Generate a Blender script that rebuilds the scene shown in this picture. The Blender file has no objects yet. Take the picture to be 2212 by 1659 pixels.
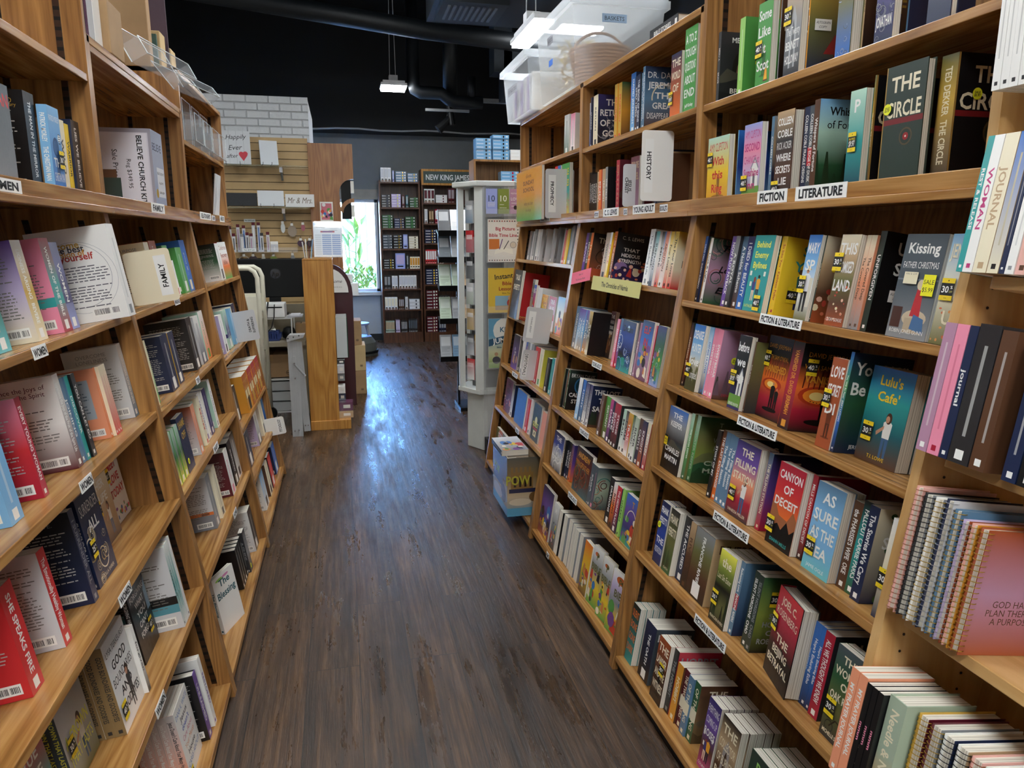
import bpy, bmesh, math, random
from mathutils import Matrix, Vector
R = math.radians
SC = bpy.context.scene
COL = SC.collection

# ------------------------------------------------------------------ colours
PAL = dict(
 white='f2f0ea', cream='eee3c4', lightgrey='d3d2d2', grey='8e9092', charcoal='2b2b2e', black='121214', slate='4b555c', steel='5a7d99',
 navy='1b2747', cobalt='24449a', blue='2f6fc0', sky='7fb6df', periwinkle='9aa5dc', aqua='6fc3c9', teal='2f9c98', darkteal='1d5a63', mint='b9dcc6',
 sage='a9b8a0', green='4f9c48', lime='9bd06a', forest='2d5a38', darkgreen='2c3b33', moss='7c8a3a', olive='6b6a3c', lemon='f1ec5a', yellow='f0c92e',
 gold='c9a13f', ochre='d9952f', orange='e8742c', rust='a4502b', peach='ec9a74', tan='c0a17a', brown='5a3a26', bronze='8d744d', copper='b8734a', red='cf2f33',
 crimson='b0223a', maroon='5c1a26', magenta='c03a78', pink='ee8fa8', blush='e9b3a6', mauve='b487a0', plum='63324f', purple='6a4a9a', violet='4a2f94',
 indigo='352f66', lilac='c5b4d6', silver='c8c8cc')
NICE = {'lightgrey': 'pale grey', 'darkteal': 'deep-teal', 'darkgreen': 'dark-green'}
NICE['lightgrey'] = 'pale-grey'
def lin(h):
    h = PAL.get(h, h)
    c = [int(h[i:i+2], 16)/255 for i in (0, 2, 4)]
    return tuple((x/12.92 if x <= .04045 else ((x+.055)/1.055)**2.4) for x in c) + (1.0,)
def mixc(a, b, t): return tuple(a[i]*(1-t)+b[i]*t for i in range(3)) + (1.0,)

# ------------------------------------------------------------------ materials
def new_mat(name):
    m = bpy.data.materials.new(name); m.use_nodes = True
    nt = m.node_tree; b = nt.nodes['Principled BSDF']
    return m, nt, b
def N(nt, t, **kw):
    n = nt.nodes.new(t)
    for k, v in kw.items(): setattr(n, k, v)
    return n
def ramp(nt, stops):
    r = N(nt, 'ShaderNodeValToRGB'); e = r.color_ramp.elements
    while len(e) < len(stops): e.new(.5)
    for i, (p, c) in enumerate(stops): e[i].position = p; e[i].color = c if not isinstance(c, str) else lin(c)
    return r
MATS = {}
def plain(name, col, rough=.5, metal=0., var=.12, spec=.5, scale=9., trans=0., alpha=None):
    if name in MATS: return MATS[name]
    m, nt, b = new_mat(name)
    tc = N(nt, 'ShaderNodeTexCoord'); no = N(nt, 'ShaderNodeTexNoise'); no.inputs['Scale'].default_value = scale; no.inputs['Detail'].default_value = 3
    nt.links.new(tc.outputs['Object'], no.inputs['Vector'])
    c = lin(col); lo = mixc(c, (0, 0, 0, 1), var); hi = tuple(min(1, x*(1+var*.6)) for x in c[:3])+(1.,)
    r = ramp(nt, [(.3, lo), (.7, hi)])
    nt.links.new(no.outputs['Fac'], r.inputs['Fac']); nt.links.new(r.outputs['Color'], b.inputs['Base Color'])
    b.inputs['Roughness'].default_value = rough; b.inputs['Metallic'].default_value = metal; b.inputs['Specular IOR Level'].default_value = spec
    if trans: b.inputs['Transmission Weight'].default_value = trans
    if alpha is not None: b.inputs['Alpha'].default_value = alpha
    MATS[name] = m
    return m
def print_mat(name, rough, coat=0., alpha=None):
    m, nt, b = new_mat(name)
    a = N(nt, 'ShaderNodeAttribute', attribute_name='Col'); nt.links.new(a.outputs['Color'], b.inputs['Base Color'])
    b.inputs['Roughness'].default_value = rough; b.inputs['Coat Weight'].default_value = coat; b.inputs['Coat Roughness'].default_value = .2
    no = N(nt, 'ShaderNodeTexNoise'); no.inputs['Scale'].default_value = 14
    mp = N(nt, 'ShaderNodeMapRange'); mp.inputs[3].default_value = rough-.06; mp.inputs[4].default_value = rough+.1
    nt.links.new(no.outputs['Fac'], mp.inputs[0]); nt.links.new(mp.outputs[0], b.inputs['Roughness'])
    if alpha is not None: b.inputs['Alpha'].default_value = alpha
    MATS[name] = m
    return m
PRINT = print_mat('printed_cover', .36, .12)
MATTE = print_mat('printed_matte', .6)
GLOSSY = print_mat('glossy_print', .16, .5)
def paper_mat():
    m, nt, b = new_mat('page_edges')
    tc = N(nt, 'ShaderNodeTexCoord'); mp = N(nt, 'ShaderNodeMapping'); mp.inputs['Scale'].default_value = (900, 2, 2)
    no = N(nt, 'ShaderNodeTexNoise'); no.inputs['Scale'].default_value = 1.; no.inputs['Detail'].default_value = 2
    nt.links.new(tc.outputs['Object'], mp.inputs['Vector']); nt.links.new(mp.outputs[0], no.inputs['Vector'])
    r = ramp(nt, [(.3, 'b8ae9a'), (.6, 'efe9da')])
    nt.links.new(no.outputs['Fac'], r.inputs['Fac']); nt.links.new(r.outputs['Color'], b.inputs['Base Color'])
    b.inputs['Roughness'].default_value = .8
    return m
PAPER = paper_mat()
def oak(name, grain, c0, c1, c2, rough=.32, sc=1.):
    # grain: axis letter along which the wood fibres run (world axes)
    m, nt, b = new_mat(name)
    tc = N(nt, 'ShaderNodeTexCoord')
    s = {'x': (.9, 13, 13), 'y': (13, .9, 13), 'z': (13, 13, .9)}[grain]
    mp = N(nt, 'ShaderNodeMapping'); mp.inputs['Scale'].default_value = tuple(q*sc for q in s)
    nt.links.new(tc.outputs['Object'], mp.inputs['Vector'])
    n1 = N(nt, 'ShaderNodeTexNoise'); n1.inputs['Scale'].default_value = .55; n1.inputs['Detail'].default_value = 2; n1.inputs['Distortion'].default_value = .4
    mu = N(nt, 'ShaderNodeMath', operation='MULTIPLY'); mu.inputs[1].default_value = 11
    fr = N(nt, 'ShaderNodeMath', operation='PINGPONG'); fr.inputs[1].default_value = .5
    nt.links.new(mp.outputs[0], n1.inputs['Vector']); nt.links.new(n1.outputs['Fac'], mu.inputs[0]); nt.links.new(mu.outputs[0], fr.inputs[0])
    mp2 = N(nt, 'ShaderNodeMapping'); mp2.inputs['Scale'].default_value = tuple(q*sc*9 if q > 2 else q*sc*5 for q in s)
    nt.links.new(tc.outputs['Object'], mp2.inputs['Vector'])
    n2 = N(nt, 'ShaderNodeTexNoise'); n2.inputs['Scale'].default_value = 1.; n2.inputs['Detail'].default_value = 4
    nt.links.new(mp2.outputs[0], n2.inputs['Vector'])
    ad = N(nt, 'ShaderNodeMath', operation='MULTIPLY_ADD'); ad.inputs[1].default_value = .75; 
    nt.links.new(fr.outputs[0], ad.inputs[0]); 
    m3 = N(nt, 'ShaderNodeMath', operation='MULTIPLY'); m3.inputs[1].default_value = .75; nt.links.new(n2.outputs['Fac'], m3.inputs[0]); nt.links.new(m3.outputs[0], ad.inputs[2])
    r = ramp(nt, [(.15, c0), (.5, c1), (.85, c2)])
    nt.links.new(ad.outputs[0], r.inputs['Fac']); nt.links.new(r.outputs['Color'], b.inputs['Base Color'])
    b.inputs['Roughness'].default_value = rough
    bp = N(nt, 'ShaderNodeBump'); bp.inputs['Strength'].default_value = .12; bp.inputs['Distance'].default_value = .002
    nt.links.new(n2.outputs['Fac'], bp.inputs['Height']); nt.links.new(bp.outputs[0], b.inputs['Normal'])
    return m
OAK_V = oak('oak_upright', 'z', '64431e', '966838', 'b7864b')
OAK_H = oak('oak_shelf', 'y', '724c23', 'a2723c', 'bf9056', rough=.27)
OAK_B = oak('oak_backboard', 'z', '56381c', '815a30', '9f7443', rough=.4)
MAPLE_V = oak('maple_upright', 'z', 'b98c54', 'c69a5f', 'd3ab74', sc=.7)
MAPLE_H = oak('maple_shelf', 'y', 'b98c54', 'c69a5f', 'd3ab74', sc=.7)
CHERRY = oak('cherry_panel', 'z', '6d3f1c', '8d5a2c', 'a06c3a')
HONEY = oak('honey_oak', 'z', '935c1e', 'b57c32', 'c99447')
WALNUT = oak('walnut_case', 'z', '33190d', '4c2a17', '633b22')

# ------------------------------------------------------------------ mesh collector
class MB:
    def __init__(s): s.v = []; s.f = []; s.c = []; s.m = []
    def face(s, pts, col, mi=0):
        n = len(s.v); s.v.extend(tuple(p) for p in pts); s.f.append(tuple(range(n, n+len(pts))))
        s.c.append(col if isinstance(col, list) else [col]*len(pts)); s.m.append(mi)
    def box(s, lo, hi, col=(.5, .5, .5, 1), mi=0, M=None):
        x0, y0, z0 = lo; x1, y1, z1 = hi
        P = [(x0,y0,z0),(x1,y0,z0),(x1,y1,z0),(x0,y1,z0),(x0,y0,z1),(x1,y0,z1),(x1,y1,z1),(x0,y1,z1)]
        if M: P = [tuple(M @ Vector(p)) for p in P]
        n = len(s.v); s.v.extend(P)
        for q in ((3,2,1,0),(4,5,6,7),(0,1,5,4),(1,2,6,5),(2,3,7,6),(3,0,4,7)):
            s.f.append(tuple(n+i for i in q)); s.c.append([col]*4); s.m.append(mi)
    def prism(s, pts, d, col=(.5, .5, .5, 1), mi=0, M=None):
        # pts: 2d outline (x,y) counter-clockwise, extruded from z=0 to z=d, then moved by M
        M = M or Matrix(); n = len(pts); b = len(s.v)
        for z in (0, d): s.v.extend(tuple(M @ Vector((p[0], p[1], z))) for p in pts)
        fs = [tuple(b+i for i in reversed(range(n))), tuple(b+n+i for i in range(n))] + [(b+i, b+(i+1) % n, b+n+(i+1) % n, b+n+i) for i in range(n)]
        for f in fs: s.f.append(f); s.c.append([col]*len(f)); s.m.append(mi)
    def tube(s, path, r, seg=8, col=(.5, .5, .5, 1), mi=0, closed=False, cap=True):
        P = [Vector(p) for p in path]; n = len(P); b = len(s.v); up = Vector((0, 0, 1))
        rr = r if isinstance(r, (list, tuple)) else [r]*n
        prev = None
        for i, p in enumerate(P):
            t = (P[(i+1) % n]-P[i-1]) if closed else (P[min(i+1, n-1)]-P[max(i-1, 0)])
            t = t.normalized() if t.length > 1e-9 else up
            a = prev if prev is not None else (up.cross(t) if abs(t.z) < .95 else Vector((1, 0, 0)))
            a = (a - t*a.dot(t)).normalized(); prev = a; c = t.cross(a)
            for k in range(seg):
                q = 2*math.pi*k/seg; s.v.append(tuple(p + (a*math.cos(q)+c*math.sin(q))*rr[i]))
        for i in range(n if closed else n-1):
            j = (i+1) % n
            for k in range(seg):
                k2 = (k+1) % seg
                s.f.append((b+i*seg+k, b+i*seg+k2, b+j*seg+k2, b+j*seg+k)); s.c.append([col]*4); s.m.append(mi)
        if cap and not closed:
            s.f.append(tuple(b+k for k in reversed(range(seg)))); s.c.append([col]*seg); s.m.append(mi)
            s.f.append(tuple(b+(n-1)*seg+k for k in range(seg))); s.c.append([col]*seg); s.m.append(mi)
    def lathe(s, prof, c=(0, 0, 0), seg=20, col=(.5, .5, .5, 1), mi=0):
        b = len(s.v)
        for r, z in prof:
            for k in range(seg):
                q = 2*math.pi*k/seg; s.v.append((c[0]+r*math.cos(q), c[1]+r*math.sin(q), c[2]+z))
        for i in range(len(prof)-1):
            for k in range(seg):
                k2 = (k+1) % seg; s.f.append((b+i*seg+k, b+i*seg+k2, b+(i+1)*seg+k2, b+(i+1)*seg+k)); s.c.append([col]*4); s.m.append(mi)
        for i, rev in ((0, True), (len(prof)-1, False)):
            f = [b+i*seg+k for k in range(seg)]; s.f.append(tuple(reversed(f)) if rev else tuple(f)); s.c.append([col]*seg); s.m.append(mi)
    def mesh(s, name, mats, smooth=False):
        me = bpy.data.meshes.new(name); me.from_pydata(s.v, [], s.f)
        for m in (mats if isinstance(mats, (list, tuple)) else [mats]): me.materials.append(m)
        me.polygons.foreach_set('material_index', s.m)
        ca = me.color_attributes.new('Col', 'FLOAT_COLOR', 'CORNER')
        ca.data.foreach_set('color', [x for cs in s.c for c in cs for x in c])
        if smooth: me.polygons.foreach_set('use_smooth', [True]*len(s.f))
        me.update()
        return me
    def obj(s, name, mats, parent=None, M=None, smooth=False, bevel=0):
        o = bpy.data.objects.new(name, s.mesh(name, mats, smooth)); COL.objects.link(o)
        if parent is not None: o.parent = parent
        if M is not None: o.matrix_world = M if parent is None else o.matrix_world
        if M is not None and parent is not None: o.matrix_local = M
        if bevel:
            b = o.modifiers.new('bevel', 'BEVEL'); b.width = bevel; b.segments = 2; b.limit_method = 'ANGLE'
        return o
def tag(o, label=None, cat=None, group=None, kind=None):
    if label: o['label'] = label
    if cat: o['category'] = cat
    if group: o['group'] = group
    if kind: o['kind'] = kind
    return o
def thing(name, label, cat, M=None, group=None):
    o = bpy.data.objects.new(name, None); COL.objects.link(o); o.empty_display_size = .05
    if M is not None: o.matrix_world = M if isinstance(M, Matrix) else Matrix.Translation(M)
    return tag(o, label, cat, group)

# ------------------------------------------------------------------ lettering
_TX = {}
def glyphs(s, bold=False, ital=False):
    k = (s, bold, ital)
    if k in _TX: return _TX[k]
    cu = bpy.data.curves.new('t', 'FONT'); cu.body = s; cu.size = 1; cu.resolution_u = 2; cu.fill_mode = 'FRONT'
    if bold: cu.offset = .022 if bold is True else .04
    if ital: cu.shear = .3
    ob = bpy.data.objects.new('t', cu)
    me = bpy.data.meshes.new_from_object(ob)
    v = [(p.co.x, p.co.y) for p in me.vertices]; f = [tuple(p.vertices) for p in me.polygons]
    bpy.data.objects.remove(ob); bpy.data.curves.remove(cu); bpy.data.meshes.remove(me)
    if v:
        x0 = min(p[0] for p in v); x1 = max(p[0] for p in v)
    else: x0 = x1 = 0
    _TX[k] = ([(a-x0, b) for a, b in v], f, x1-x0)
    return _TX[k]

class Face:
    """a flat printed face: origin o, unit axes ex, ey and outward n; sizes in metres; every call lies a hair above the last"""
    def __init__(s, mb, o, ex, ey, w, h):
        s.mb = mb; s.o = Vector(o); s.ex = Vector(ex); s.ey = Vector(ey); s.n = s.ex.cross(s.ey); s.w = w; s.h = h; s.z = .00004
    def up(s): s.z += .00004
    def P(s, x, y): return s.o + s.ex*(x*s.w) + s.ey*(y*s.h) + s.n*s.z
    def poly(s, pts, c, up=True):
        s.mb.face([s.P(min(1, max(0, x)), min(1, max(0, y))) for x, y in pts], c)
        if up: s.up()
    def rect(s, x0, y0, x1, y1, c, c2=None, up=True):
        cc = [c, c, c2, c2] if c2 else c
        s.poly([(x0, y0), (x1, y0), (x1, y1), (x0, y1)], cc if not c2 else list(cc), up)
    def grad(s, cols, y0=0., y1=1.):
        # cols run from the top to the bottom
        if len(cols) == 1: s.rect(0, y0, 1, y1, cols[0]); return
        n = len(cols)-1; H = (y1-y0)/n
        for i in range(n):
            a = y1-(i+1)*H; s.rect(0, a, 1, a+H, cols[i+1], cols[i], up=False)
        s.up()
    def ell(s, cx, cy, rx, ry, c, n=16, up=True):
        # rx, ry as fractions of the width
        k = s.w/s.h
        s.poly([(cx+rx*math.cos(2*math.pi*i/n), cy+ry*k*math.sin(2*math.pi*i/n)) for i in range(n)], c, up)
    def ring(s, cx, cy, r0, r1, c, n=20, a0=0., a1=360.):
        k = s.w/s.h
        for i in range(n):
            p, q = R(a0+(a1-a0)*i/n), R(a0+(a1-a0)*(i+1)/n)
            s.poly([(cx+r0*math.cos(p), cy+r0*k*math.sin(p)), (cx+r1*math.cos(p), cy+r1*k*math.sin(p)), (cx+r1*math.cos(q), cy+r1*k*math.sin(q)), (cx+r0*math.cos(q), cy+r0*k*math.sin(q))], c, False)
        s.up()
    def line(s, pts, wd, c):
        # polyline of metre width wd, points in fractions
        for (xa, ya), (xb, yb) in zip(pts, pts[1:]):
            d = Vector(((xb-xa)*s.w, (yb-ya)*s.h)); 
            if d.length < 1e-6: continue
            q = Vector((-d.y, d.x)).normalized()*wd/2; a, b = q.x/s.w, q.y/s.h
            s.poly([(xa-a, ya-b), (xb-a, yb-b), (xb+a, yb+b), (xa+a, ya+b)], c, False)
        s.up()
    def text(s, t, cx, cy, size, c, maxw=None, rot=0., bold=False, ital=False, align='c', stretch=None):
        # size: cap height in metres; maxw in metres; cx, cy: centre as fractions
        t = t.strip()
        if not t: return
        v, f, w = glyphs(t, bold, ital)
        if w <= 0: return
        ky = size/.72; kx = ky
        if maxw and w*kx > maxw: kx = maxw/w
        if stretch and w*kx < stretch: kx = min(stretch/w, kx*1.9)
        W = w*kx; ox = {'c': -W/2, 'l': 0, 'r': -W}[align]
        ca, sa = math.cos(R(rot)), math.sin(R(rot)); b = len(s.mb.v)
        base = s.o + s.ex*(cx*s.w) + s.ey*(cy*s.h) + s.n*s.z
        for a, q in v:
            x = a*kx+ox; y = q*ky-size/2
            s.mb.v.append(tuple(base + s.ex*(x*ca-y*sa) + s.ey*(x*sa+y*ca)))
        for p in f:
            s.mb.f.append(tuple(b+i for i in p)); s.mb.c.append([c]*len(p)); s.mb.m.append(0)
        s.up()
    def para(s, x0, x1, ytop, ybot, lh, c, rnd, align='l'):
        # rows of small print: short dashes in word lengths
        y = ytop
        while y > ybot:
            if rnd.random() < .16: y -= lh*1.1
            x = x0; end = x1-(x1-x0)*(rnd.random()*.12 if rnd.random() < .8 else rnd.random()*.6)
            while x < end:
                w = (.035+rnd.random()*.075)
                s.rect(x, y, min(end, x+w), y+lh*.34, c, up=False); x += w+.018
            y -= lh
        s.up()
    def barcode(s, x, y, w, h, rnd):
        s.rect(x, y, x+w, y+h, lin('f4f2ec')); q = x+w*.08
        while q < x+w*.92:
            d = w*(.008+rnd.random()*.02)
            if not (x+w*.6 < q < x+w*.66): s.rect(q, y+h*.18, q+d, y+h*.78, lin('151515'), up=False)
            q += d+w*(.008+rnd.random()*.018)
        s.up()
LP, SKY, SUN, EXPO = 32., 5., 14., 0.7

# books: kind, start and end along the shelf (cm), height (cm), spine, cover, title, title colour, details
LABS = {'RN': [(1, 0.392, 0.135, 'FICTION'), (1, 0.562, 0.189, 'LITERATURE'), (2, 0.482, 0.18, 'FICTION & LITERATURE'), (3, 0.476, 0.181, 'FICTION & LITERATURE'), (4, 0.453, 0.18, 'FICTION & LITERATURE'), (5, 0.464, 0.171, 'FICTION & LITERATURE')],
 'RM': [(1, 0.37, 0.18, 'C. S. LEWIS'), (1, 0.697, 0.202, 'YOUNG ADULT'), (1, 0.26, 0.053, 'HISTORY'), (1, 0.604, 0.038, 'JESUS'), (1, 0.942, 0.063, 'BOOKLETS'), (3, 0.48, 0.114, 'YOUNG ADULT'), (4, 0.465, 0.116, 'YOUNG ADULT'), (5, 0.456, 0.118, 'YOUNG ADULT'), (6, 0.303, 0.039, 'HOME')],
 'RF': [(1, 0.543, 0.194, 'CHILDREN MINISTRY'), (5, 0.621, 0.079, 'GIRLS'), (4, 0.354, 0.132, 'BOYS')],
 'LN': [(1, 0.757, 0.117, 'MEN'), (2, 0.75, 0.071, 'WOMEN'), (3, 0.778, 0.077, 'WOMEN'), (4, 0.799, 0.089, 'WOMEN'), (5, 0.814, 0.084, 'WOMEN')],
 'LM': [(1, 0.468, 0.195, 'FAMILY'), (2, 0.553, 0.088, 'MARRIAGE'), (3, 0.572, 0.066, 'TEEN'), (4, 0.569, 0.1, 'BABY'), (5, 0.619, 0.082, 'HOME')],
 'LF': [(1, 0.159, 0.296, 'RELATIONSHIPS'), (1, 0.482, 0.097, 'GRIEF'), (1, 0.742, 0.16, 'HEALTH')]}
SIGNS = {'RM': [(2, 0.036, 0.259, 0.055, -0.05, 'Series 1 of/The Chronicles of Narnia', 'ef6a7e', -8), (2, 0.326, 0.534, 0.06, -0.052, 'The Chronicles of Narnia', 'cfc678', 0)]}
DATA = [
 ('RN', 0, [
  ('S', 2.5, 4.1, 21.0, 'slate', 'charcoal', 'MESU A/ / / / / /BRAVE', 'white', 'pt hi'),
  ('S', 16.7, 19.5, 21.0, 'lime', 'green', '  ', 'white', 'k40@.35,.5 fg lf'),
  ('F', 29.4, 36.2, 21.0, 'green', 'green', 'Some/Like/It/Scot', 'white', 'k40@.2,.45 fg fire t2'),
  ('S', 36.22, 36.72, 22.0, 'grey', 'brown>black', 'THE/HOLLOW', 'white', 'k30@.3,.6 st:THE_TWENTY hc'),
  ('F', 42.5, 49.1, 22.0, 'charcoal', 'tan>grey>charcoal', 'The Twenty/BENNETT/HOLLOWAY', 'white', 'k30@.15,.65 arch lo'),
  ('S', 49.12, 49.62, 22.0, 'ochre', 'gold>olive>navy', 'STOLEN', 'white', 'cloak wl@.25,.5 au:R._CUSHMAN st:STOLEN'),
  ('F', 62.9, 67.9, 23.0, 'teal', 'gold>olive>blue', 'R I/K E', 'white', 'k30@.4,.8 t3 wv hc'),
  ('S', 67.92, 68.42, 23.0, 'tan', 'olive>brown>black', 'THE ANCIENT/MYSTERY/OF', 'gold', 'au:JONATHAN'),
  ('F', 75.6, 81.0, 23.0, 'violet', 'violet>navy', 'THE/ /JONATHAN', 'white', 'ab lo'),
  ('S', 81.02, 81.52, 24.0, 'steel', 'navy', 'JONATHAN/CAHN', 'white', 'hc'),
  ('F', 90.1, 95.9, 24.0, 'navy', 'navy', 'JOSIAH/MANIFESTO', 'white', 'hc'),
 ]),
 ('RN', 1, [
  ('F', 4.9, 17.7, 20.0, 'yellow', 'mint>yellow>ochre', 'AMY CLIPSTON/With/this/Ring', 'red', 'k40@.15,.68 fg'),
  ('S', 17.72, 18.22, 21.0, 'sky', 'blue>cobalt>sky', 'F', 'gold', 'k40@.4,.3 st:FINDING_YOU'),
  ('F', 25.8, 34.7, 21.0, 'lilac', 'periwinkle>pink>lilac>green', 'AMY CLIPSTON/SECOND/CHANCE at/Sunshine/Inn', 'magenta', 'k40@.15,.25 house'),
  ('S', 34.72, 35.22, 21.0, 'teal', 'navy', 'AMBUSH', 'white', 'st:COLLEEN_COBLE_AMBUSH au:.'),
  ('S', 35.24, 35.74, 21.0, 'blue', 'navy', 'DREAM', 'white', 'st:COLLEEN_COBLE'),
  ('S', 35.76, 37.1, 22.0, 'steel', 'grey>tan>navy>brown', 'C/ /R/ /S', 'white', 'st:COLLEEN_COBLE'),
  ('F', 41.7, 49.2, 22.0, 'grey', 'tan>charcoal>brown>charcoal', 'COLLEEN/COBLE/RICK ACKER/WHERE/SECRETS/LIE', 'white', 'k40@.12,.12 t3 n2 hc'),
  ('S', 50.0, 52.2, 22.0, 'navy', 'charcoal', 'FRAGILE', 'white', 'st:COLLEEN_COBLE_FRAGILE_DESIGNS'),
  ('S', 52.22, 54.3, 22.0, 'slate', 'charcoal', 'EDGE', 'white', 'st:COLLEEN_COBLE_EDGE_OF_DUSK band:red'),
  ('S', 54.32, 56.5, 23.0, 'brown', 'sky>mint>forest>black', 'Whispers/of Fortune/ / / / ', 'black', 'tr fg st:Whispers_of_Fortune'),
  ('F', 69.9, 74.9, 22.0, 'teal', 'mint>teal>navy', 'P', 'white', 'kps@.4,.5 w14'),
  ('S', 74.92, 75.42, 24.5, 'olive>gold>bronze>charcoal', 'black', 'THE/CIRCLE', 'cream', 'circ st:TED_DEKKER__THE_CIRCLE hc d16'),
  ('F', 80.8, 91.9, 24.5, 'gold', 'darkgreen', 'THE/CIRCLE/ / ', 'cream', 'circ dot:yellow@.12,.66 au:TED_DEKKER t2 d17 hc'),
  ('S', 91.92, 96.0, 24.5, 'olive>gold>bronze>charcoal', 'black', 'THE/CIRCLE/ / ', 'cream', 'circ dot:yellow@.3,.7 au:TED_DEKKER st:TED_DEKKER__THE_CIRCLE hc d16'),
 ]),
 ('RN', 2, [
  ('S', 2.5, 4.1, 21.0, 'blue>navy>black', 'navy', 'DOUBLE', 'white', 'st:DEAD_FALL__SUSAN_SLEEMAN'),
  ('S', 4.12, 5.72, 21.0, 'forest>ochre>black', 'brown', 'SEARCH', 'gold', 'st:CRITICAL_ALERT'),
  ('S', 5.74, 7.34, 20.5, 'white', 'forest>mauve>forest', 'The/ /Long/ /End', 'black', 'waves st:Love_&_Light sc'),
  ('S', 18.9, 21.7, 21.0, 'purple', 'indigo', 'NOW', 'white', 'st:NOW_PLOT_PAYBACK'),
  ('S', 21.72, 24.1, 21.0, 'grey>charcoal', 'charcoal', 'HEIR', 'white', 'st:A_ROYAL'),
  ('S', 24.12, 27.0, 21.0, 'steel>brown', 'slate', 'NIGHT', 'white', 'st:A_Noble_Scheme'),
  ('S', 27.02, 30.4, 21.0, 'indigo>blue', 'steel>blue', 'DIED', 'white', 'st:I_DIED_for_BEAUTY photo'),
  ('F', 33.8, 43.5, 21.0, 'teal', 'teal', 'Behind/Enemy/Bylines/ / / ', 'lemon', 'k40@.72,.12 couple au:KATHLEEN_FULLER'),
  ('S', 43.52, 44.02, 21.0, 'yellow', 'yellow', 'So', 'teal', 'st:So_Into_You_-_Kathleen_Fuller stc:crimson'),
  ('S', 44.04, 45.9, 21.0, 'yellow', 'yellow', 'So/You', 'teal', 'k40@.3,.28 man st:So_Into_You_-_Kathleen_Fuller stc:crimson'),
  ('F', 58.0, 63.0, 21.0, 'blue', 'blue>sky>white>olive', 'MARY/SP', 'white', 'k30@.2,.42 hat w14'),
  ('S', 63.02, 63.52, 21.0, 'darkgreen', 'cream>tan>brown>rust', 'P/ / /CA', 'cream', 'k30@.3,.7 st:THIS_PROMISED_LAND fl'),
  ('F', 70.2, 76.8, 21.0, 'brown', 'cream>tan>olive>brown>rust', 'THIS/PROMISED/LAND', 'white', 'k30@.1,.7 fl au:CATHY_GOHLKE t2.4 n2'),
  ('S', 77.2, 78.6, 21.0, 'cream>peach>grey', 'peach', 'COVERED', 'brown', 'st:The_Covered_Deep'),
  ('S', 78.62, 80.4, 21.0, 'cream>peach>grey', 'peach', 'COVERED', 'brown', 'st:The_Covered_Deep'),
  ('S', 80.42, 82.3, 22.0, 'darkgreen', 'black', 'UNF/SHE', 'white', 'wl@.4,.38 st:UNFORGIVEN hair hc'),
  ('F', 90.3, 101.0, 21.0, 'slate', 'slate>slate>grey', 'Kissing/FATHER CHRISTMAS/ / / ', 'white', 'chair au:ROBIN_JONES_GUNN tag@.82,.52 tagc@.35,.58'),
  ('F', 101.9, 107.9, 21.0, 'sky', 'sky>cream>olive', 'JENNY/ /A/U', 'cream', 'k30@.3,.5 hearts'),
 ]),
 ('RN', 3, [
  ('S', 2.5, 4.1, 21.0, 'slate>rust>charcoal', 'darkteal>rust>charcoal', 'RE/ /H/ /', 'cream', 'st:REMEMBER_ME'),
  ('F', 9.0, 16.0, 21.0, 'blue', 'blue>sky>cream>olive', 'DENISE/HUNTER/love/unscripted', 'white', 'k40@.1,.3 hill'),
  ('S', 16.02, 16.52, 21.0, 'sky>white>navy', 'sky', 'LOVE', 'cream', 'st:DENISE_HUNTER stc:blue'),
  ('S', 16.54, 18.5, 21.0, 'sky>white>navy', 'sky', 'LOVE', 'cream', 'st:DENISE_HUNTER stc:blue'),
  ('S', 18.52, 20.6, 21.0, 'pink', 'pink', 'SWEET', 'red', 'st:SWEETBRIAR stc:white'),
  ('S', 20.62, 22.6, 21.0, 'pink', 'pink', 'SWEET', 'red', 'st:SWEETBRIAR stc:white'),
  ('S', 22.62, 25.2, 21.0, 'pink', 'mauve>mauve>brown', 'S/S/B', 'red', 'tr dot:yellow@.35,.58 st:SWEETBRIAR stc:white au:DENISE_HUNTER'),
  ('F', 36.0, 42.3, 21.0, 'purple', 'black>black>indigo', 'before/we/were', 'white', 'kps@.1,.42 house au:DENISE_HUNTER'),
  ('S', 42.32, 42.82, 20.0, 'cream', 'indigo', 'MATTERS', 'black', 'st:MATTERS_OF_THE_HEART'),
  ('S', 42.84, 43.5, 20.0, 'brown', 'olive>charcoal', 'Ba', 'white', 'wl@.6,.5 st:Pride_of_Babylon'),
  ('F', 43.52, 54.6, 22.5, 'rust', 'navy>black>orange>crimson>black', "DAVID JEREMIAH/WITH SAM O'NEAL/VANISHED/ / / ", 'ochre', 'k40@.08,.72 burst fg hc t3.2 v7.5'),
  ('S', 58.3, 62.7, 22.5, 'black>crimson>black', 'black>black>orange>crimson>black', "DAVID JEREMIAH/WITH SAM O'NEAL/VANISHED/ / / ", 'ochre', 'k40@.2,.74 burst fg hc st:VANISHED_DR._DAVID_JEREMIAH stc:ochre'),
  ('F', 76.3, 81.3, 21.0, 'red', 'rust', 'LOVE/SECRET/DI', 'white', 'k30@.2,.55 fg w14'),
  ('S', 81.32, 82.4, 23.0, 'blue>green>blue>navy', 'navy>forest>navy', 'You Will/Be Peter', 'white', 'hc st:You_Will_Be_Peter__JERRY_LATHAN au:JERRY_LATHAN v3.4'),
  ('F', 84.3, 96.8, 21.0, 'teal', 'blue>teal>darkteal>brown', "Lulu's/Cafe'/ / / ", 'yellow', 'k30@.2,.32 au:T.I._LOWE woman t3.4 n2 v7.5'),
 ]),
 ('RN', 4, [
  ('F', 2.6, 15.6, 21.0, 'blue', 'blue>grey>charcoal>darkteal>black', 'THE/KEEPER/ / /CHARLES/MARTIN', 'white', 'ksale@.12,.46 mt'),
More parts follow.
